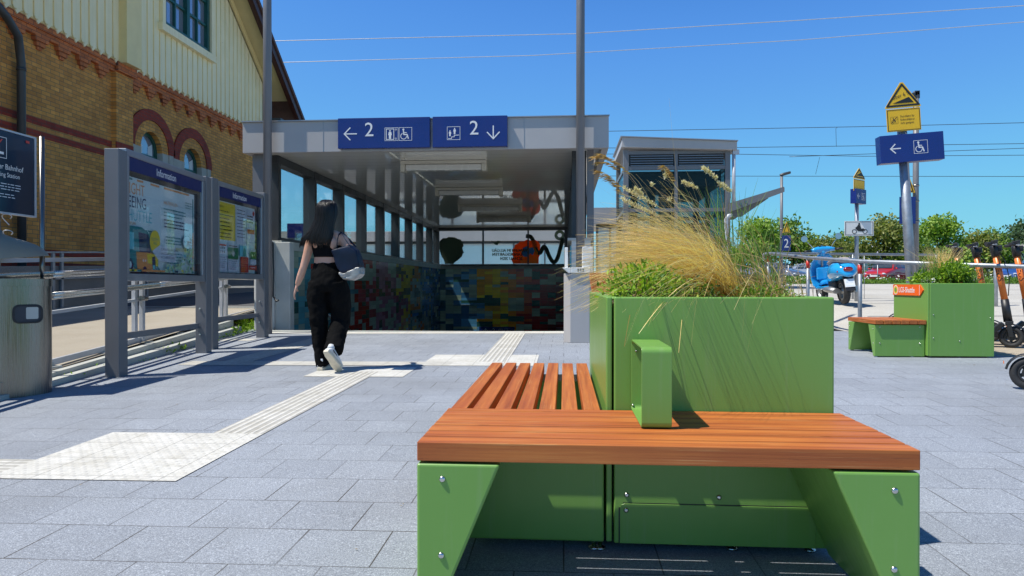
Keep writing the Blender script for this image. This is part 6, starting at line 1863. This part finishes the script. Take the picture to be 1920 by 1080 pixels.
# ---------------------------------------------------------------- vegetation
M['gold_grass'] = mk_leaf('golden_grass', (.80, .56, .22), (.90, .72, .38), (.62, .36, .12))
M['gold_grass_base'] = mk_leaf('golden_grass_base', (.50, .24, .07), (.60, .38, .13), (.40, .30, .08))
M['dry_grass'] = mk_leaf('dry_grass', (.45, .33, .14), (.55, .42, .22), (.33, .18, .09))
M['green_blade'] = mk_leaf('green_blade', (.10, .20, .03), (.17, .29, .045), (.24, .32, .08))
M['seed_cream'] = mk_leaf('cream_seed_head', (.72, .62, .42), (.80, .72, .54), (.62, .50, .30))
M['plume'] = mk_leaf('brown_plume', (.42, .25, .08), (.55, .36, .14), (.32, .18, .06))
M['leaf_bright'] = mk_leaf('bright_leaf', (.14, .28, .015), (.26, .42, .03), (.38, .48, .05))
M['leaf_mid'] = mk_leaf('mid_leaf', (.07, .16, .02), (.13, .24, .03), (.20, .30, .05))
M['leaf_dark'] = mk_leaf('dark_leaf', (.035, .075, .015), (.07, .12, .02), (.10, .15, .03))
M['leaf_tree'] = mk_leaf('tree_leaf', (.075, .15, .02), (.14, .24, .035), (.24, .33, .06))
M['leaf_tree_b'] = mk_leaf('tree_leaf_bright', (.13, .25, .025), (.23, .36, .045), (.32, .42, .08))
M['leaf_tree_c'] = mk_leaf('tree_leaf_olive', (.10, .14, .025), (.20, .23, .045), (.30, .29, .08))
M['leaf_far'] = mk_leaf('far_leaf', (.035, .075, .03), (.06, .11, .045), (.09, .14, .06))
M['bark'] = plain('bark', (.10, .075, .05), .9, 0, .25, 8, .4)
M['petal'] = plain('white_petals', (.75, .75, .70), .6, 0, .05, 8)
M['petal_orange'] = plain('orange_petals', (.75, .22, .03), .6, 0, .1, 8)

def ribbon(mb, pts, w, taper=.15, face=None, rg=rnd):
    """thin blade along pts, width w narrowing to the tip; every blade is an island of its own"""
    n = len(pts); v = []; f = []
    side0 = Vector((rg.uniform(-1, 1), rg.uniform(-1, 1), rg.uniform(-.3, .3))) if face is None else Vector(face)
    for i, p in enumerate(pts):
        d = (Vector(pts[min(i + 1, n - 1)]) - Vector(pts[max(i - 1, 0)]))
        s = d.cross(side0)
        s = s.normalized() if s.length > 1e-9 else Vector((1, 0, 0))
        k = w * (1 - (1 - taper) * (i / (n - 1)) ** 1.5) / 2
        v += [Vector(p) - s * k, Vector(p) + s * k]
    for i in range(n - 1): f.append((2 * i, 2 * i + 1, 2 * i + 3, 2 * i + 2))
    mb.add(v, f, True)
def bez(a, b, c, n=7):
    a, b, c = Vector(a), Vector(b), Vector(c)
    return [a * (1 - t) ** 2 + b * 2 * t * (1 - t) + c * t * t for t in [i / (n - 1) for i in range(n)]]
def leafq(mb, p, d, n, L, w):
    d = Vector(d).normalized(); s = d.cross(Vector(n)); s = s.normalized() if s.length > 1e-6 else Vector((1, 0, 0)); up = s.cross(d)
    p = Vector(p)
    mb.add([p, p + d * L * .45 + s * w / 2 + up * L * .06, p + d * L, p + d * L * .45 - s * w / 2 + up * L * .06], [(0, 1, 2, 3)])
def rv(r): 
    while True:
        v = Vector((r.uniform(-1, 1), r.uniform(-1, 1), r.uniform(-1, 1)))
        if .05 < v.length < 1: return v.normalized()
r = random.Random(21)
# windblown feather grass
t = thing('ornamental_grass', 'golden feather grass swept to the left by the wind in the big planter', 'grass plant', (.64, 2.95, .84))
mb = MB()
for c in range(92):
    ca = min(.85, r.gauss(.40, .24)); cl = r.uniform(.36, .60); cy = r.gauss(0, .12) if c > 12 else r.uniform(-.86, -.45); cx_ = .655 + r.gauss(0, .045); cb = r.gauss(.0, .05); droop = r.uniform(.02, .12)
    for i in range(36):
        a = (cx_ + r.gauss(0, .012), 2.92 + r.gauss(0, .05), .84)
        ang = ca + r.gauss(0, .10); L = cl * r.uniform(.55, 1.12); yo = cy + r.gauss(0, .035)
        if c <= 12 and i > 20: continue
        dx, dz = math.cos(ang) * L, math.sin(ang) * L
        ctl = (a[0] - dx * .45 + cb * .3, a[1] + yo * .4, .84 + .10 + dz * .62 + abs(cb))
        tip = (a[0] - dx + r.uniform(-.02, .02), a[1] + yo, max(.80 if a[1] + yo > 2.3 else .74, .84 + .06 + dz - droop * math.cos(ang) * L * 2 + r.gauss(0, .008)))
        P_ = bez(a, ctl, tip, 8)
        k_ = r.uniform(-.012, .012)
        P_ = [p + Vector((0, k_ * math.sin(j * 1.7), k_ * math.sin(j * 1.3))) for j, p in enumerate(P_)]
        ribbon(mb, P_, r.uniform(.0011, .0021), .35, rg=r)
mb.build('feathery_awns', 'gold_grass', t)
mb = MB()
for i in range(900):
    a = (.62 + r.gauss(0, .04), 2.92 + r.gauss(0, .06), .835)
    ang = r.gauss(.9, .35); L = r.uniform(.16, .34)
    ribbon(mb, bez(a, (a[0] - L * .2 * math.cos(ang), a[1], .84 + L * .5), (a[0] - L * math.cos(ang) * .8, a[1] + r.gauss(0, .07), .84 + L * .9 * abs(math.sin(ang))), 6), r.uniform(.0014, .0026), .4, rg=r)
mb.build('stalk_base', 'gold_grass_base', t)
mb = MB()     # awns hanging over the front edge
for i in range(12):
    x0 = r.uniform(.22, .72); x1 = x0 + r.uniform(-.14, .05)
    ribbon(mb, bez((x0 + .12, 2.75, .88), (x0, 2.28, 1.00 + r.uniform(-.04, .10)), (x1, 2.20 + r.uniform(-.05, .03), r.uniform(.70, .87)), 9), r.uniform(.0012, .0022), .4, rg=r)
for (x0, y0, z0, x1, y1, z1) in ((.52, 2.6, .94, .235, 2.2, .76), (.50, 2.55, .93, .25, 2.21, .78), (.49, 2.5, .92, .28, 2.22, .80), (.27, 2.5, .90, .19, 2.2, .72), (.43, 2.5, .9, .36, 2.21, .70)):
    ribbon(mb, bez((x0, y0, z0), ((x0 + x1) / 2, 2.3, z0 + .01), (x1, y1, z1), 9), .003, .5, rg=r)
mb.build('hanging_awns', 'gold_grass', t)
# tall grasses with seed heads
def headed(mbh, a, b_, wid, n, rr_, L=.013):
    a, b_ = Vector(a), Vector(b_); d = (b_ - a).normalized()
    for i in range(n):
        u = rr_.random(); p = a.lerp(b_, u) + rv(rr_) * wid * (.35 + .65 * math.sin(math.pi * min(1, u + .12))) * rr_.uniform(.3, 1)
        leafq(mbh, p, -d * .7 + rv(rr_), rv(rr_), L * rr_.uniform(.6, 1.2), L * .32)
heads = [((.257, 3.0, 1.329), (.397, 3.0, 1.252), .012), ((.246, 3.0, 1.283), (.381, 3.0, 1.218), .012), ((.505, 3.0, 1.353), (.567, 3.0, 1.323), .007), ((.589, 3.0, 1.413), (.649, 3.0, 1.363), .010), ((.656, 3.0, 1.347), (.709, 3.0, 1.306), .010), ((.58, 3.05, 1.13), (.64, 3.05, 1.06), .012), ((.30, 2.95, 1.32), (.33, 2.95, 1.29), .008), ((.44, 3.1, 1.40), (.45, 3.1, 1.385), .010), ((.385, 3.1, 1.36), (.39, 3.1, 1.345), .007), ((.46, 3.1, 1.29), (.47, 3.1, 1.28), .007)]
t = thing('ornamental_grass', 'tall green grass with cream bottlebrush seed heads in the big planter', 'grass plant', (.68, 3.1, .84))
ms, mh = MB(), MB()
for a, b_, w in heads:
    root = (.66 + r.uniform(-.06, .10), 3.05 + r.uniform(-.06, .12), .84)
    ctl = (root[0] - .02, root[1], .84 + (b_[2] - .84) * .6)
    for k in range(1): ribbon(ms, bez(root, ctl, b_, 9) + [Vector(a)], .0028, .6, face=(0, 1, .1), rg=r)
    headed(mh, a, b_, w, 260 if (Vector(a) - Vector(b_)).length > .03 else 50, r)
ms.build('stem', 'dry_grass', t); mh.build('seed_head', 'seed_cream', t)
mb = MB()
for i in range(95):
    x0 = .70 + r.gauss(0, .055); y0 = 3.05 + r.gauss(0, .10); L = r.uniform(.2, .52); lean = r.gauss(-.03, .12)
    ribbon(mb, bez((x0, y0, .84), (x0 + lean * .3, y0, .84 + L * .6), (x0 + lean, y0 + r.gauss(0, .06), .84 + L), 7), r.uniform(.004, .009), .12, rg=r)
mb.build('leaf_blades', 'green_blade', t)
mb = MB()
for i in range(46):
    x0 = .62 + r.gauss(0, .07); y0 = 3.1 + r.gauss(0, .10); L = r.uniform(.35, .62); lean = r.gauss(-.20, .16)
    ribbon(mb, bez((x0, y0, .84), (x0 + lean * .25, y0, .84 + L * .55), (x0 + lean, y0 + r.gauss(0, .06), .84 + L * .95), 8), r.uniform(.0015, .0032), .3, rg=r)
ribbon(mb, bez((.58, 3.1, .85), (.50, 3.1, 1.25), (.447, 3.0, 1.71), 9), .0026, .3, rg=r)
mb.build('dry_stem', 'dry_grass', t)
t = thing('ornamental_grass', 'tall grass with brown drooping plumes arching left over the big planter', 'grass plant', (.5, 3.2, .84))
ms, mh = MB(), MB()
for (xt, zt, xb, zb_) in ((.16, 1.497, .30, 1.40), (.14, 1.424, .26, 1.345), (.135, 1.48, .24, 1.45), (.17, 1.40, .27, 1.31), (.155, 1.455, .25, 1.42), (.44, 1.44, .50, 1.36)):
    ribbon(ms, bez((.52 + r.uniform(-.02, .08), 3.12, .84), (.42, 3.12, 1.30), (xb, 3.1, zb_), 9) + [Vector((xt, 3.1, zt))], .0026, .5, rg=r)
    for k in range(60):
        u = r.random(); p = Vector((xb, 3.1, zb_)).lerp(Vector((xt, 3.1, zt)), u) + Vector((0, 0, .015 * math.sin(math.pi * u)))
        leafq(mh, p, Vector((-1.0, r.gauss(0, .25), .10 - .9 * u * r.random())), rv(r), r.uniform(.02, .04), .004)
ms.build('stem', 'dry_grass', t); mh.build('plume', 'plume', t)
# dry clump at the right end
t = thing('ornamental_grass', 'dry straw coloured clump at the right end of the big planter', 'grass plant', (.80, 2.7, .84))
mb = MB()
for i in range(420):
    x0 = .79 + r.gauss(0, .03); y0 = 2.75 + r.gauss(0, .14); L = r.uniform(.06, .42) if i % 4 == 0 else r.uniform(.04, .18); lean = r.gauss(-.30, .35) * L
    ribbon(mb, bez((x0, y0, .84), (x0 + lean * .2, y0, .84 + L * .7), (x0 + lean, y0 + r.gauss(0, .3) * L, .84 + L * r.uniform(.5, 1)), 6), r.uniform(.0015, .0042), .25, rg=r)
mb.build('dry_blades', 'dry_grass', t)
mb = MB()
for i in range(40):
    x0 = .78 + r.gauss(0, .03); y0 = 2.8 + r.gauss(0, .1); L = r.uniform(.1, .40); lean = r.gauss(-.25, .25) * L
    ribbon(mb, bez((x0, y0, .84), (x0 + lean * .2, y0, .84 + L * .7), (x0 + lean, y0, .84 + L), 6), r.uniform(.003, .006), .15, rg=r)
mb.build('green_blades', 'green_blade', t)
def shrub(lab, c, rad, n, leaf, L, w, mats, stems=True, cat='shrub', name='leafy_shrub', flat=.0):
    t = thing(name, lab, cat, (c[0], c[1], c[2] - rad[2]))
    for mi, (m, share) in enumerate(mats):
        mb = MB()
        for i in range(int(n * share)):
            q = rv(r) * (r.random() ** .33); q = Vector((q.x * rad[0], q.y * rad[1], q.z * rad[2])) * (1 + .18 * math.sin(7 * q.x / rad[0] + 3 * q.z / rad[2] + mi))
            p = Vector(c) + q
            if p.z < c[2] - rad[2] * .85: continue
            leafq(mb, p, q.normalized() * .6 + rv(r) * .8 + Vector((0, 0, .35)), rv(r) + Vector((0, 0, 1.2)), L * r.uniform(.6, 1.25), w * r.uniform(.7, 1.2))
        mb.build('foliage', m, t)
    mb = MB()
    for k in range(9):
        q = rv(r); mb.tube([(c[0] + r.uniform(-.3, .3) * rad[0], c[1] + r.uniform(-.3, .3) * rad[1], c[2] - rad[2]), (c[0] + q.x * rad[0] * .5, c[1] + q.y * rad[1] * .5, c[2] + abs(q.z) * rad[2] * .6)], [.003 + rad[0] * .01, .002], 5)
    mb.build('stem', 'bark', t)
    return t
shrub('bright green leafy plant spilling over the left front corner of the big planter', (.30, 2.62, .90), (.15, .26, .085), 1500, 0, .028, .012, [('leaf_bright', .6), ('leaf_mid', .4)])
shrub('darker low leafy plant under the golden grass in the big planter', (.47, 2.75, .875), (.13, .3, .06), 900, 0, .024, .010, [('leaf_dark', .4), ('leaf_mid', .4), ('leaf_bright', .2)])
shrub('low green ground plant between the grass clumps at the right of the big planter', (.73, 2.65, .865), (.11, .26, .05), 900, 0, .022, .007, [('leaf_mid', .6), ('leaf_bright', .2), ('dry_grass', .2)])
# right planter
shrub('round bright green bush at the middle of the right planter', (4.17, 7.75, 1.02), (.16, .16, .13), 1500, 0, .045, .02, [('leaf_bright', .55), ('leaf_mid', .45)])
shrub('low green leafy plant at the left end of the right planter', (3.90, 7.8, .95), (.14, .2, .09), 800, 0, .05, .022, [('leaf_bright', .5), ('leaf_mid', .5)])
shrub('low plant with white flowers at the front left of the right planter', (3.83, 7.6, .93), (.07, .1, .05), 250, 0, .03, .014, [('leaf_mid', .8), ('petal', .2)])
t = thing('ornamental_grass', 'reddish golden feather grass behind the bush in the right planter', 'grass plant', (4.2, 7.95, .88)); mb = MB()
for i in range(700):
    a = (4.12 + r.gauss(0, .03), 7.95 + r.gauss(0, .04), .88); L = r.uniform(.2, .46); lean = r.gauss(.0, .16)
    ribbon(mb, bez(a, (a[0] + lean * .2, a[1], a[2] + L * .6), (a[0] + lean * L * 2, a[1] + r.gauss(0, .05), a[2] + L), 5), r.uniform(.002, .004), .3, rg=r)
mb.build('blades', 'gold_grass', t)
t = thing('ornamental_grass', 'grey green spiky grass at the right end of the right planter', 'grass plant', (4.32, 7.7, .88)); mb = MB()
for i in range(120):
    a = (4.31 + r.gauss(0, .03), 7.7 + r.gauss(0, .06), .88); L = r.uniform(.1, .28); lean = r.gauss(-.02, .10)
    ribbon(mb, bez(a, (a[0] + lean * .2, a[1], a[2] + L * .6), (a[0] + lean, a[1] + r.gauss(0, .04), a[2] + L), 5), r.uniform(.005, .009), .1, rg=r)
mb.build('blades', 'leaf_mid', t)
t = thing('ornamental_grass', 'sparse tall green stems left of the bush in the right planter', 'grass plant', (3.98, 7.8, .88)); mb = MB()
for i in range(60):
    a = (3.98 + r.gauss(0, .05), 7.8 + r.gauss(0, .06), .88); L = r.uniform(.15, .42); lean = r.gauss(0, .06)
    ribbon(mb, bez(a, (a[0] + lean * .2, a[1], a[2] + L * .6), (a[0] + lean, a[1], a[2] + L), 5), r.uniform(.003, .006), .2, rg=r)
    for k in range(5): leafq(mb, Vector(a) + Vector((lean * k / 5, 0, L * (.5 + k / 10))), rv(r), rv(r), .03, .008)
mb.build('blades', 'green_blade', t)
# weeds along the kerb
mb = MB()
for k in range(46):
    y = r.choice([r.uniform(7.9, 11.2), r.uniform(5.6, 11.5), r.uniform(10.2, 11.5)]); x = fence_x(y) + r.uniform(.12, .30); s_ = r.uniform(.4, 1.3) * (1.5 if y > 10 else 1)
    if k < 8: x, y, s_ = r.uniform(-5.6, -4.75), r.uniform(10.75, 11.6), 2.2
    for i in range(26):
        leafq(mb, (x + r.gauss(0, .05), y + r.gauss(0, .06), plane_z(x, y) + r.uniform(0, .05) * s_), rv(r) + Vector((0, 0, .8)), rv(r), .055 * s_ * r.uniform(.5, 1), .018 * s_)
tag(mb.build('weeds', 'leaf_bright'), 'small green weeds growing along the kerb below the railing', 'weeds', None, 'stuff')
# dry litter on the paving
M['litter'] = plain('dry_leaf_litter', (.30, .22, .10), .9, 0, .3, 8)
mb = MB()
for k in range(150):
    x, y = (r.uniform(-4.5, 6), r.uniform(1.6, 9)) if k % 3 else (r.uniform(2.5, 5), r.uniform(6, 7.6))
    L = r.uniform(.008, .03) * (1 if y > 4 else .55)
    leafq(mb, (x, y, plane_z(x, y) + .006), (r.uniform(-1, 1), r.uniform(-1, 1), .05), (0, 0, 1), L, L * .35)
tag(mb.build('leaf_litter', 'litter'), 'scattered dry plant bits lying on the grey paving', 'litter', None, 'stuff')

# ---------------------------------------------------------------- trees
def tree_mesh(seed, h, w, n, leaf, mat, conical=False):
    rr_ = random.Random(seed); mt, ml = MB(), MB()
    mt.tube([(0, 0, -.3), (.05, 0, h * .25), (-.04, .05, h * .5), (.02, 0, h * .8)], [h * .03, h * .024, h * .016, h * .006], 8)
    blobs = []
    for k in range(15):
        a = rr_.uniform(0, 6.28); q = rr_.random()
        z = h * (.30 + .58 * rr_.random())
        rad_ = (w / 2) * (1 - .55 * max(0, (z / h - .45)) / .5) * (.35 + .65 * rr_.random()) if not conical else (w / 2) * (1.15 - z / h) * rr_.random()
        c = Vector((rad_ * .75 * math.cos(a), rad_ * .75 * math.sin(a), z)); s_ = w * rr_.uniform(.15, .27) * (1 if not conical else .7)
        blobs.append((c, s_)); mt.tube([(0, 0, h * .28 + .2 * (z - h * .28)), c * .55 + Vector((0, 0, z * .42)), c], [h * .011, h * .007, h * .002], 5)
    blobs.append((Vector((0, 0, h * .84)), w * .2))
    tot = sum(s_ ** 2 for _, s_ in blobs)
    for c, s_ in blobs:
        for i in range(int(n * s_ ** 2 / tot)):
            d = rv(rr_); q = c + Vector((d.x, d.y, d.z * .8)) * s_ * (rr_.random() ** .4) * (1 + .25 * math.sin(5 * d.x + 4 * d.z + c.x))
            if rr_.random() < .10: q += rv(rr_) * s_ * .4
            leafq(ml, q, rv(rr_) + d * .4, d + rv(rr_) * .6, leaf * rr_.uniform(.6, 1.3), leaf * .7)
    return mt, ml, mat
def tree(lab, x, y, variant, scale, rz, group='trees beyond the car park'):
    kind, (mt, ml, mat) = variant
    if kind not in protos:
        t = thing('broadleaf_tree' if kind != 'pine' else 'pine_tree', lab, 'tree', group=group)
        mt.build('trunk', 'bark', t); ml.build('crown', mat, t); protos[kind] = t
        t.location = (x, y, hz(x, y)); t.rotation_euler = (0, 0, rz); t.scale = (scale,) * 3
        return t
    return dup(protos[kind], (x, y, hz(x, y)), rz, lab, group, scale)
protos = {}
V_ = {'a': ('a', tree_mesh(1, 6.0, 5.6, 4200, .30, 'leaf_tree_b')), 'b': ('b', tree_mesh(2, 5.4, 5.4, 4200, .30, 'leaf_tree')), 'c': ('c', tree_mesh(3, 5.2, 6.0, 4200, .28, 'leaf_tree_c')), 'pine': ('pine', tree_mesh(4, 7.5, 3.8, 2600, .32, 'leaf_far', True)), 'd': ('d', tree_mesh(6, 7.0, 9.0, 4200, .42, 'leaf_far'))}
TL = [('bright round tree just left of the distant slim lamp mast', 17.6, 64, 'a', 1.0, 0.), ('dense green tree right of the distant slim lamp mast', 22.4, 70, 'b', 1.07, 1.), ('olive tree standing behind the blue scooter handlebar', 24.6, 66, 'c', .93, 2.), ('bushy green tree behind the motorcycle parking plate', 28.0, 72, 'b', 1.02, 3.),
      ('broad olive tree left of the leaning pole', 30.6, 69, 'c', 1.03, .5), ('green tree between the leaning pole and the lamp mast', 32.6, 67, 'b', .98, 4.), ('bright tree above the golden grass of the right planter', 36.3, 70, 'a', 1.0, 2.2), ('green tree above the bush of the right planter', 39.9, 71, 'c', 1.02, 5.),
      ('olive green tree above the kick scooter handlebars', 43.5, 74, 'b', 1.0, 1.7), ('tall conifer near the right edge', 50.2, 84, 'pine', .88, 0.), ('shorter conifer right beside the tall conifer', 53.2, 86, 'pine', .72, 2.), ('large dark tree at the right edge of the photo', 60.5, 95, 'd', 1.05, 0.),
      ('low dark tree behind the conifers', 54.0, 98, 'd', .80, 2.), ('green tree half hidden by the tall grass stems', 14.6, 66, 'b', .9, 2.6), ('tree behind the lift tower entrance roof', 11.0, 68, 'c', .9, 1.2)]
SCL = [1.0, 1.14, .84, .97, 1.15, .82, 1.12, .90, 1.05, .95, .75, 1.1, .8, .9, 1.0]
TL = [q[:4] + (q[4] * SCL[i], q[5]) for i, q in enumerate(TL)]
for lab, x, y, k, s_, a in TL: tree(lab, x, y, V_[k], s_, a)
# hedge band behind the car park, one bush after the other
def bush(lab, x, y, w, h, seed, mat):
    rr_ = random.Random(seed); t = thing('hedge_bush', lab, 'bush', (x, y, hz(x, y)), 0, 'hedge bushes behind the car park')
    mb = MB()
    for i in range(900):
        d = rv(rr_); q = Vector((x + d.x * w * .5, y + d.y * 1.0, hz(x, y) + h * (.5 + d.z * .5)))
        leafq(mb, q + rv(rr_) * .2, rv(rr_), d + rv(rr_) * .4, .34 * rr_.uniform(.6, 1.3), .22)
    mb.build('foliage', mat, t)
    mb = MB(); mb.tube([(x, y, hz(x, y)), (x, y, hz(x, y) + h * .6)], .06, 6); mb.build('stem', 'bark', t)
for i in range(13):
    x = 11 + i * 3.1
    bush('low rounded hedge bush in the green row behind the parked cars', x, 61 + (i % 3) * 1.6, 3.2, .9 + .6 * ((i * 7) % 5) / 4, 40 + i, ['leaf_tree', 'leaf_dark', 'leaf_tree_c'][i % 3])
# green strip with flowers at the edge of the forecourt
mb = MB()
for i in range(11000):
    y = 27.4 + abs(r.gauss(0, 1.1)); x = r.uniform(7.5, 24); hh = .20 + .16 * math.sin(x * 1.3) * math.sin(x * .47 + 1) + .08 * math.sin(x * 4.1)
    leafq(mb, (x, y, hz(x, y) + r.uniform(0, max(.08, hh)) ), rv(r) + Vector((0, 0, 1.0)), rv(r), r.uniform(.06, .14), r.uniform(.02, .05))
tag(mb.build('ground_cover', 'leaf_mid'), 'strip of low green planting along the far edge of the forecourt', 'planting', None, 'stuff')
mb = MB()
for i in range(420):
    y = 27.3 + abs(r.gauss(0, .8)); x = r.uniform(7.5, 24)
    leafq(mb, (x, y, hz(x, y) + r.uniform(.12, .36)), rv(r), (0, -1, .3), .06, .05)
tag(mb.build('flowers', 'petal'), 'small white flowers in the green strip of the forecourt', 'flowers', None, 'stuff')

# ---------------------------------------------------------------- far buildings
def hall(lab, x0, x1, y, h, mat, roofm, n):
    t = thing('hall_building', lab, 'building', ((x0 + x1) / 2, y, hz(x0, y)))
    z = hz(x0, y) - .2
    mb = MB(); mb.box(x0, x1, y, y + 12, z, z + h); mb.build('wall', mat, t)
    mb = MB(); mb.prism([(y - .4, z + h), (y + 12.4, z + h), (y + 6, z + h + 1.3)], 'x', x0 - .4, x1 + .4); mb.build('roof', roofm, t)
    for i in range(n):
        xa = x0 + (x1 - x0) * (i + .25) / n; mb = MB(); mb.box(xa, xa + (x1 - x0) * .45 / n, y - .03, y + .05, z + h * .5, z + h * .78); mb.build('window', 'pane', t)
hall('white hall glimpsed between the kick scooter handlebars', 50, 68, 88, 4.2, 'white_wall', 'fascia', 5)
hall('grey roofed low hall behind the trees left of the blue scooter', 8, 20, 84, 3.8, 'white_wall', 'grey_metal', 5)
hall('pale hall behind the trees beside the leaning pole', 33, 43, 90, 4.0, 'white_wall', 'fascia', 4)
# fence mesh and pale bank behind the cars
t = thing('field_fence', 'thin post and wire fence between the forecourt strip and the cars', 'fence', (16, 31, .9))
for i in range(14):
    x = 8.5 + i * 1.25; mb = MB(); mb.tube([(x, 31, .8), (x, 31, 1.75)], .022, 6); mb.build('post', 'galv', t)
mb = MB(); mb.tube([(8.5, 31, 1.7), (24.8, 31, 1.7)], .008, 5); mb.tube([(8.5, 31, 1.35), (24.8, 31, 1.35)], .008, 5); mb.build('wire', 'galv', t)

# ---------------------------------------------------------------- parked cars
for nm, c_ in (('car_grey', (.12, .14, .19)), ('car_silver', (.34, .37, .42)), ('car_red', (.55, .02, .02)), ('car_blue', (.03, .09, .32)), ('car_dark', (.05, .06, .08))):
    M[nm] = plain(nm + '_lacquer', c_, .2, .2, .03, 2, coat=1.0)
M['car_glass'] = plain('car_glass', (.03, .04, .045), .04, 0, .05, 1, coat=.5)
M['headlight'] = plain('headlight_glass', (.70, .72, .74), .1, .3, .1, 30, coat=1)
def car(lab, loc, rz, mat, hatch=False):
    """nose along -Y, 4.3 m long"""
    t = thing('parked_car', lab, 'car', group='cars parked behind the forecourt')
    L = 4.3 if not hatch else 3.9
    # stations: y, half width low, z sill, z belt, z top, half width top
    S_ = [(-L / 2, .60, .35, .62, .64, .55), (-L / 2 + .12, .80, .22, .70, .72, .70), (-L / 2 + .75, .87, .20, .86, .90, .74), (-L / 2 + 1.15, .88, .20, .92, .97, .72), (-.45, .88, .20, .96, 1.38, .60), (.25, .88, .20, .97, 1.46, .60), (.95, .88, .20, .98, 1.42, .59)]
    S_ += [(L / 2 - .35, .87, .22, 1.0, 1.25, .60), (L / 2 - .08, .84, .28, .98, 1.02, .66), (L / 2, .74, .36, .90, .92, .60)] if hatch else [(L / 2 - .75, .87, .22, 1.0, 1.10, .62), (L / 2 - .10, .84, .26, .98, 1.0, .70), (L / 2, .72, .36, .88, .90, .62)]
    v = []; f = []
    for (y, hw, z0, z1, z2, ht) in S_:
        v += [(-hw * .92, y, z0), (-hw, y, (z0 + z1) / 2), (-hw * .97, y, z1), (-ht, y, z2), (0, y, z2 + .03), (ht, y, z2), (hw * .97, y, z1), (hw, y, (z0 + z1) / 2), (hw * .92, y, z0)]
    n = 9
    for i in range(len(S_) - 1):
        for k in range(n - 1): f.append((i * n + k + 1, i * n + k, (i + 1) * n + k, (i + 1) * n + k + 1))
        f.append((i * n, i * n + 8, (i + 1) * n + 8, (i + 1) * n))
    f.append(tuple(range(n))); f.append(tuple(range((len(S_) - 1) * n, len(S_) * n))[::-1])
    mb = MB(); mb.add(v, f, True); b_ = mb.build('body', mat, t); b_.modifiers.new('bevel', 'BEVEL').width = .02
    def quad_on(i, k0, k1, m, name, a=.12, b2=.88, c=.12, d=.88, off=.012):
        P_ = [Vector(v[i * n + k0]), Vector(v[(i + 1) * n + k0]), Vector(v[(i + 1) * n + k1]), Vector(v[i * n + k1])]
        nn = (P_[1] - P_[0]).cross(P_[3] - P_[0]).normalized()
        if nn.dot((P_[0] + P_[2]) / 2 - Vector((0, 0, .7))) < 0: nn = -nn
        def q(u_, w_): return P_[0].lerp(P_[1], u_).lerp(P_[3].lerp(P_[2], u_), w_) + nn * off
        mb = MB(); mb.add([q(a, c), q(b2, c), q(b2, d), q(a, d)], [(0, 1, 2, 3)]); mb.build(name, m, t)
    for i in (3, 4, 5, 6):
        quad_on(i, 2, 3, 'car_glass', 'side_window', .05, .95, .12, .86); quad_on(i, 6, 5, 'car_glass', 'side_window', .05, .95, .12, .86)
    mb = MB(); q = [(-.66, -L / 2 + 1.17, 1.0), (.66, -L / 2 + 1.17, 1.0), (.56, -.50, 1.385), (-.56, -.50, 1.385)]; mb.add([(a, b2 - .03, c + .03) for a, b2, c in q], [(0, 1, 2, 3)]); mb.build('windscreen', 'car_glass', t)
    e = len(S_) - (4 if hatch else 4)
    mb = MB(); A = S_[e]; B_ = S_[e + 1]; mb.add([(-A[5] * .9, A[0] + .06, A[4] + .02), (A[5] * .9, A[0] + .06, A[4] + .02), (B_[5] * .9, B_[0] + .02, B_[4] + .05), (-B_[5] * .9, B_[0] + .02, B_[4] + .05)], [(0, 1, 2, 3)]); mb.build('rear_window', 'car_glass', t)
    for sx in (-1, 1):
        for y in (-L / 2 + .82, L / 2 - .80):
            a, b2 = MB(), MB(); wheel(a, b2, (sx * .80, y, .31), (1, 0, 0), .31, .20, .20); w = a.build('wheel', 'rubber', t); b2.build('rim', 'engine', w)
        mb = MB(); mb.ball((sx * .60, -L / 2 + .10, .62), (.17, .10, .075), 12); mb.build('headlight', 'headlight', t)
        mb = MB(); mb.ball((sx * .66, L / 2 - .08, .80), (.12, .07, .10), 12); mb.build('tail_light', 'tail_red', t)
        mb = MB(); mb.ball((sx * .95, -.75, 1.0), (.10, .07, .06), 10); mb.build('wing_mirror', mat, t)
    mb = MB(); mb.box(-.45, .45, -L / 2 - .02, -L / 2 + .02, .40, .56); mb.build('grille', 'black', t, bevel=.01)
    mb = MB(); mb.box(-.26, .26, -L / 2 - .03, -L / 2 - .021, .43, .53); mb.build('number_plate', 'white_sign', t)
    t.location = loc; t.rotation_euler = (0, 0, rz)
def cz(x, y): return hz(x, y) + .03
car('dark grey saloon parked beside the distant lamp mast', (14.9, 50.5, cz(15, 50)), R(38), 'car_grey')
car('silver blue car partly hidden behind the blue scooter', (18.6, 53, cz(18, 53)), R(25), 'car_silver', True)
car('red hatchback parked left of the leaning pole', (22.9, 51, cz(22, 50)), R(-50), 'car_red', True)
car('dark car just right of the leaning pole behind the right planter', (26.6, 53, cz(26, 52)), R(-30), 'car_dark')
car('blue car behind the kick scooters at the right edge', (32.6, 52, cz(31, 52)), R(-60), 'car_blue')
car('blue grey car behind the railing post next to the scooter tail', (20.9, 55, cz(21, 55)), R(10), 'car_blue')
car('grey car hidden behind the dry grass stems at the left of the car park', (12.0, 52, cz(12, 52)), R(20), 'car_silver')
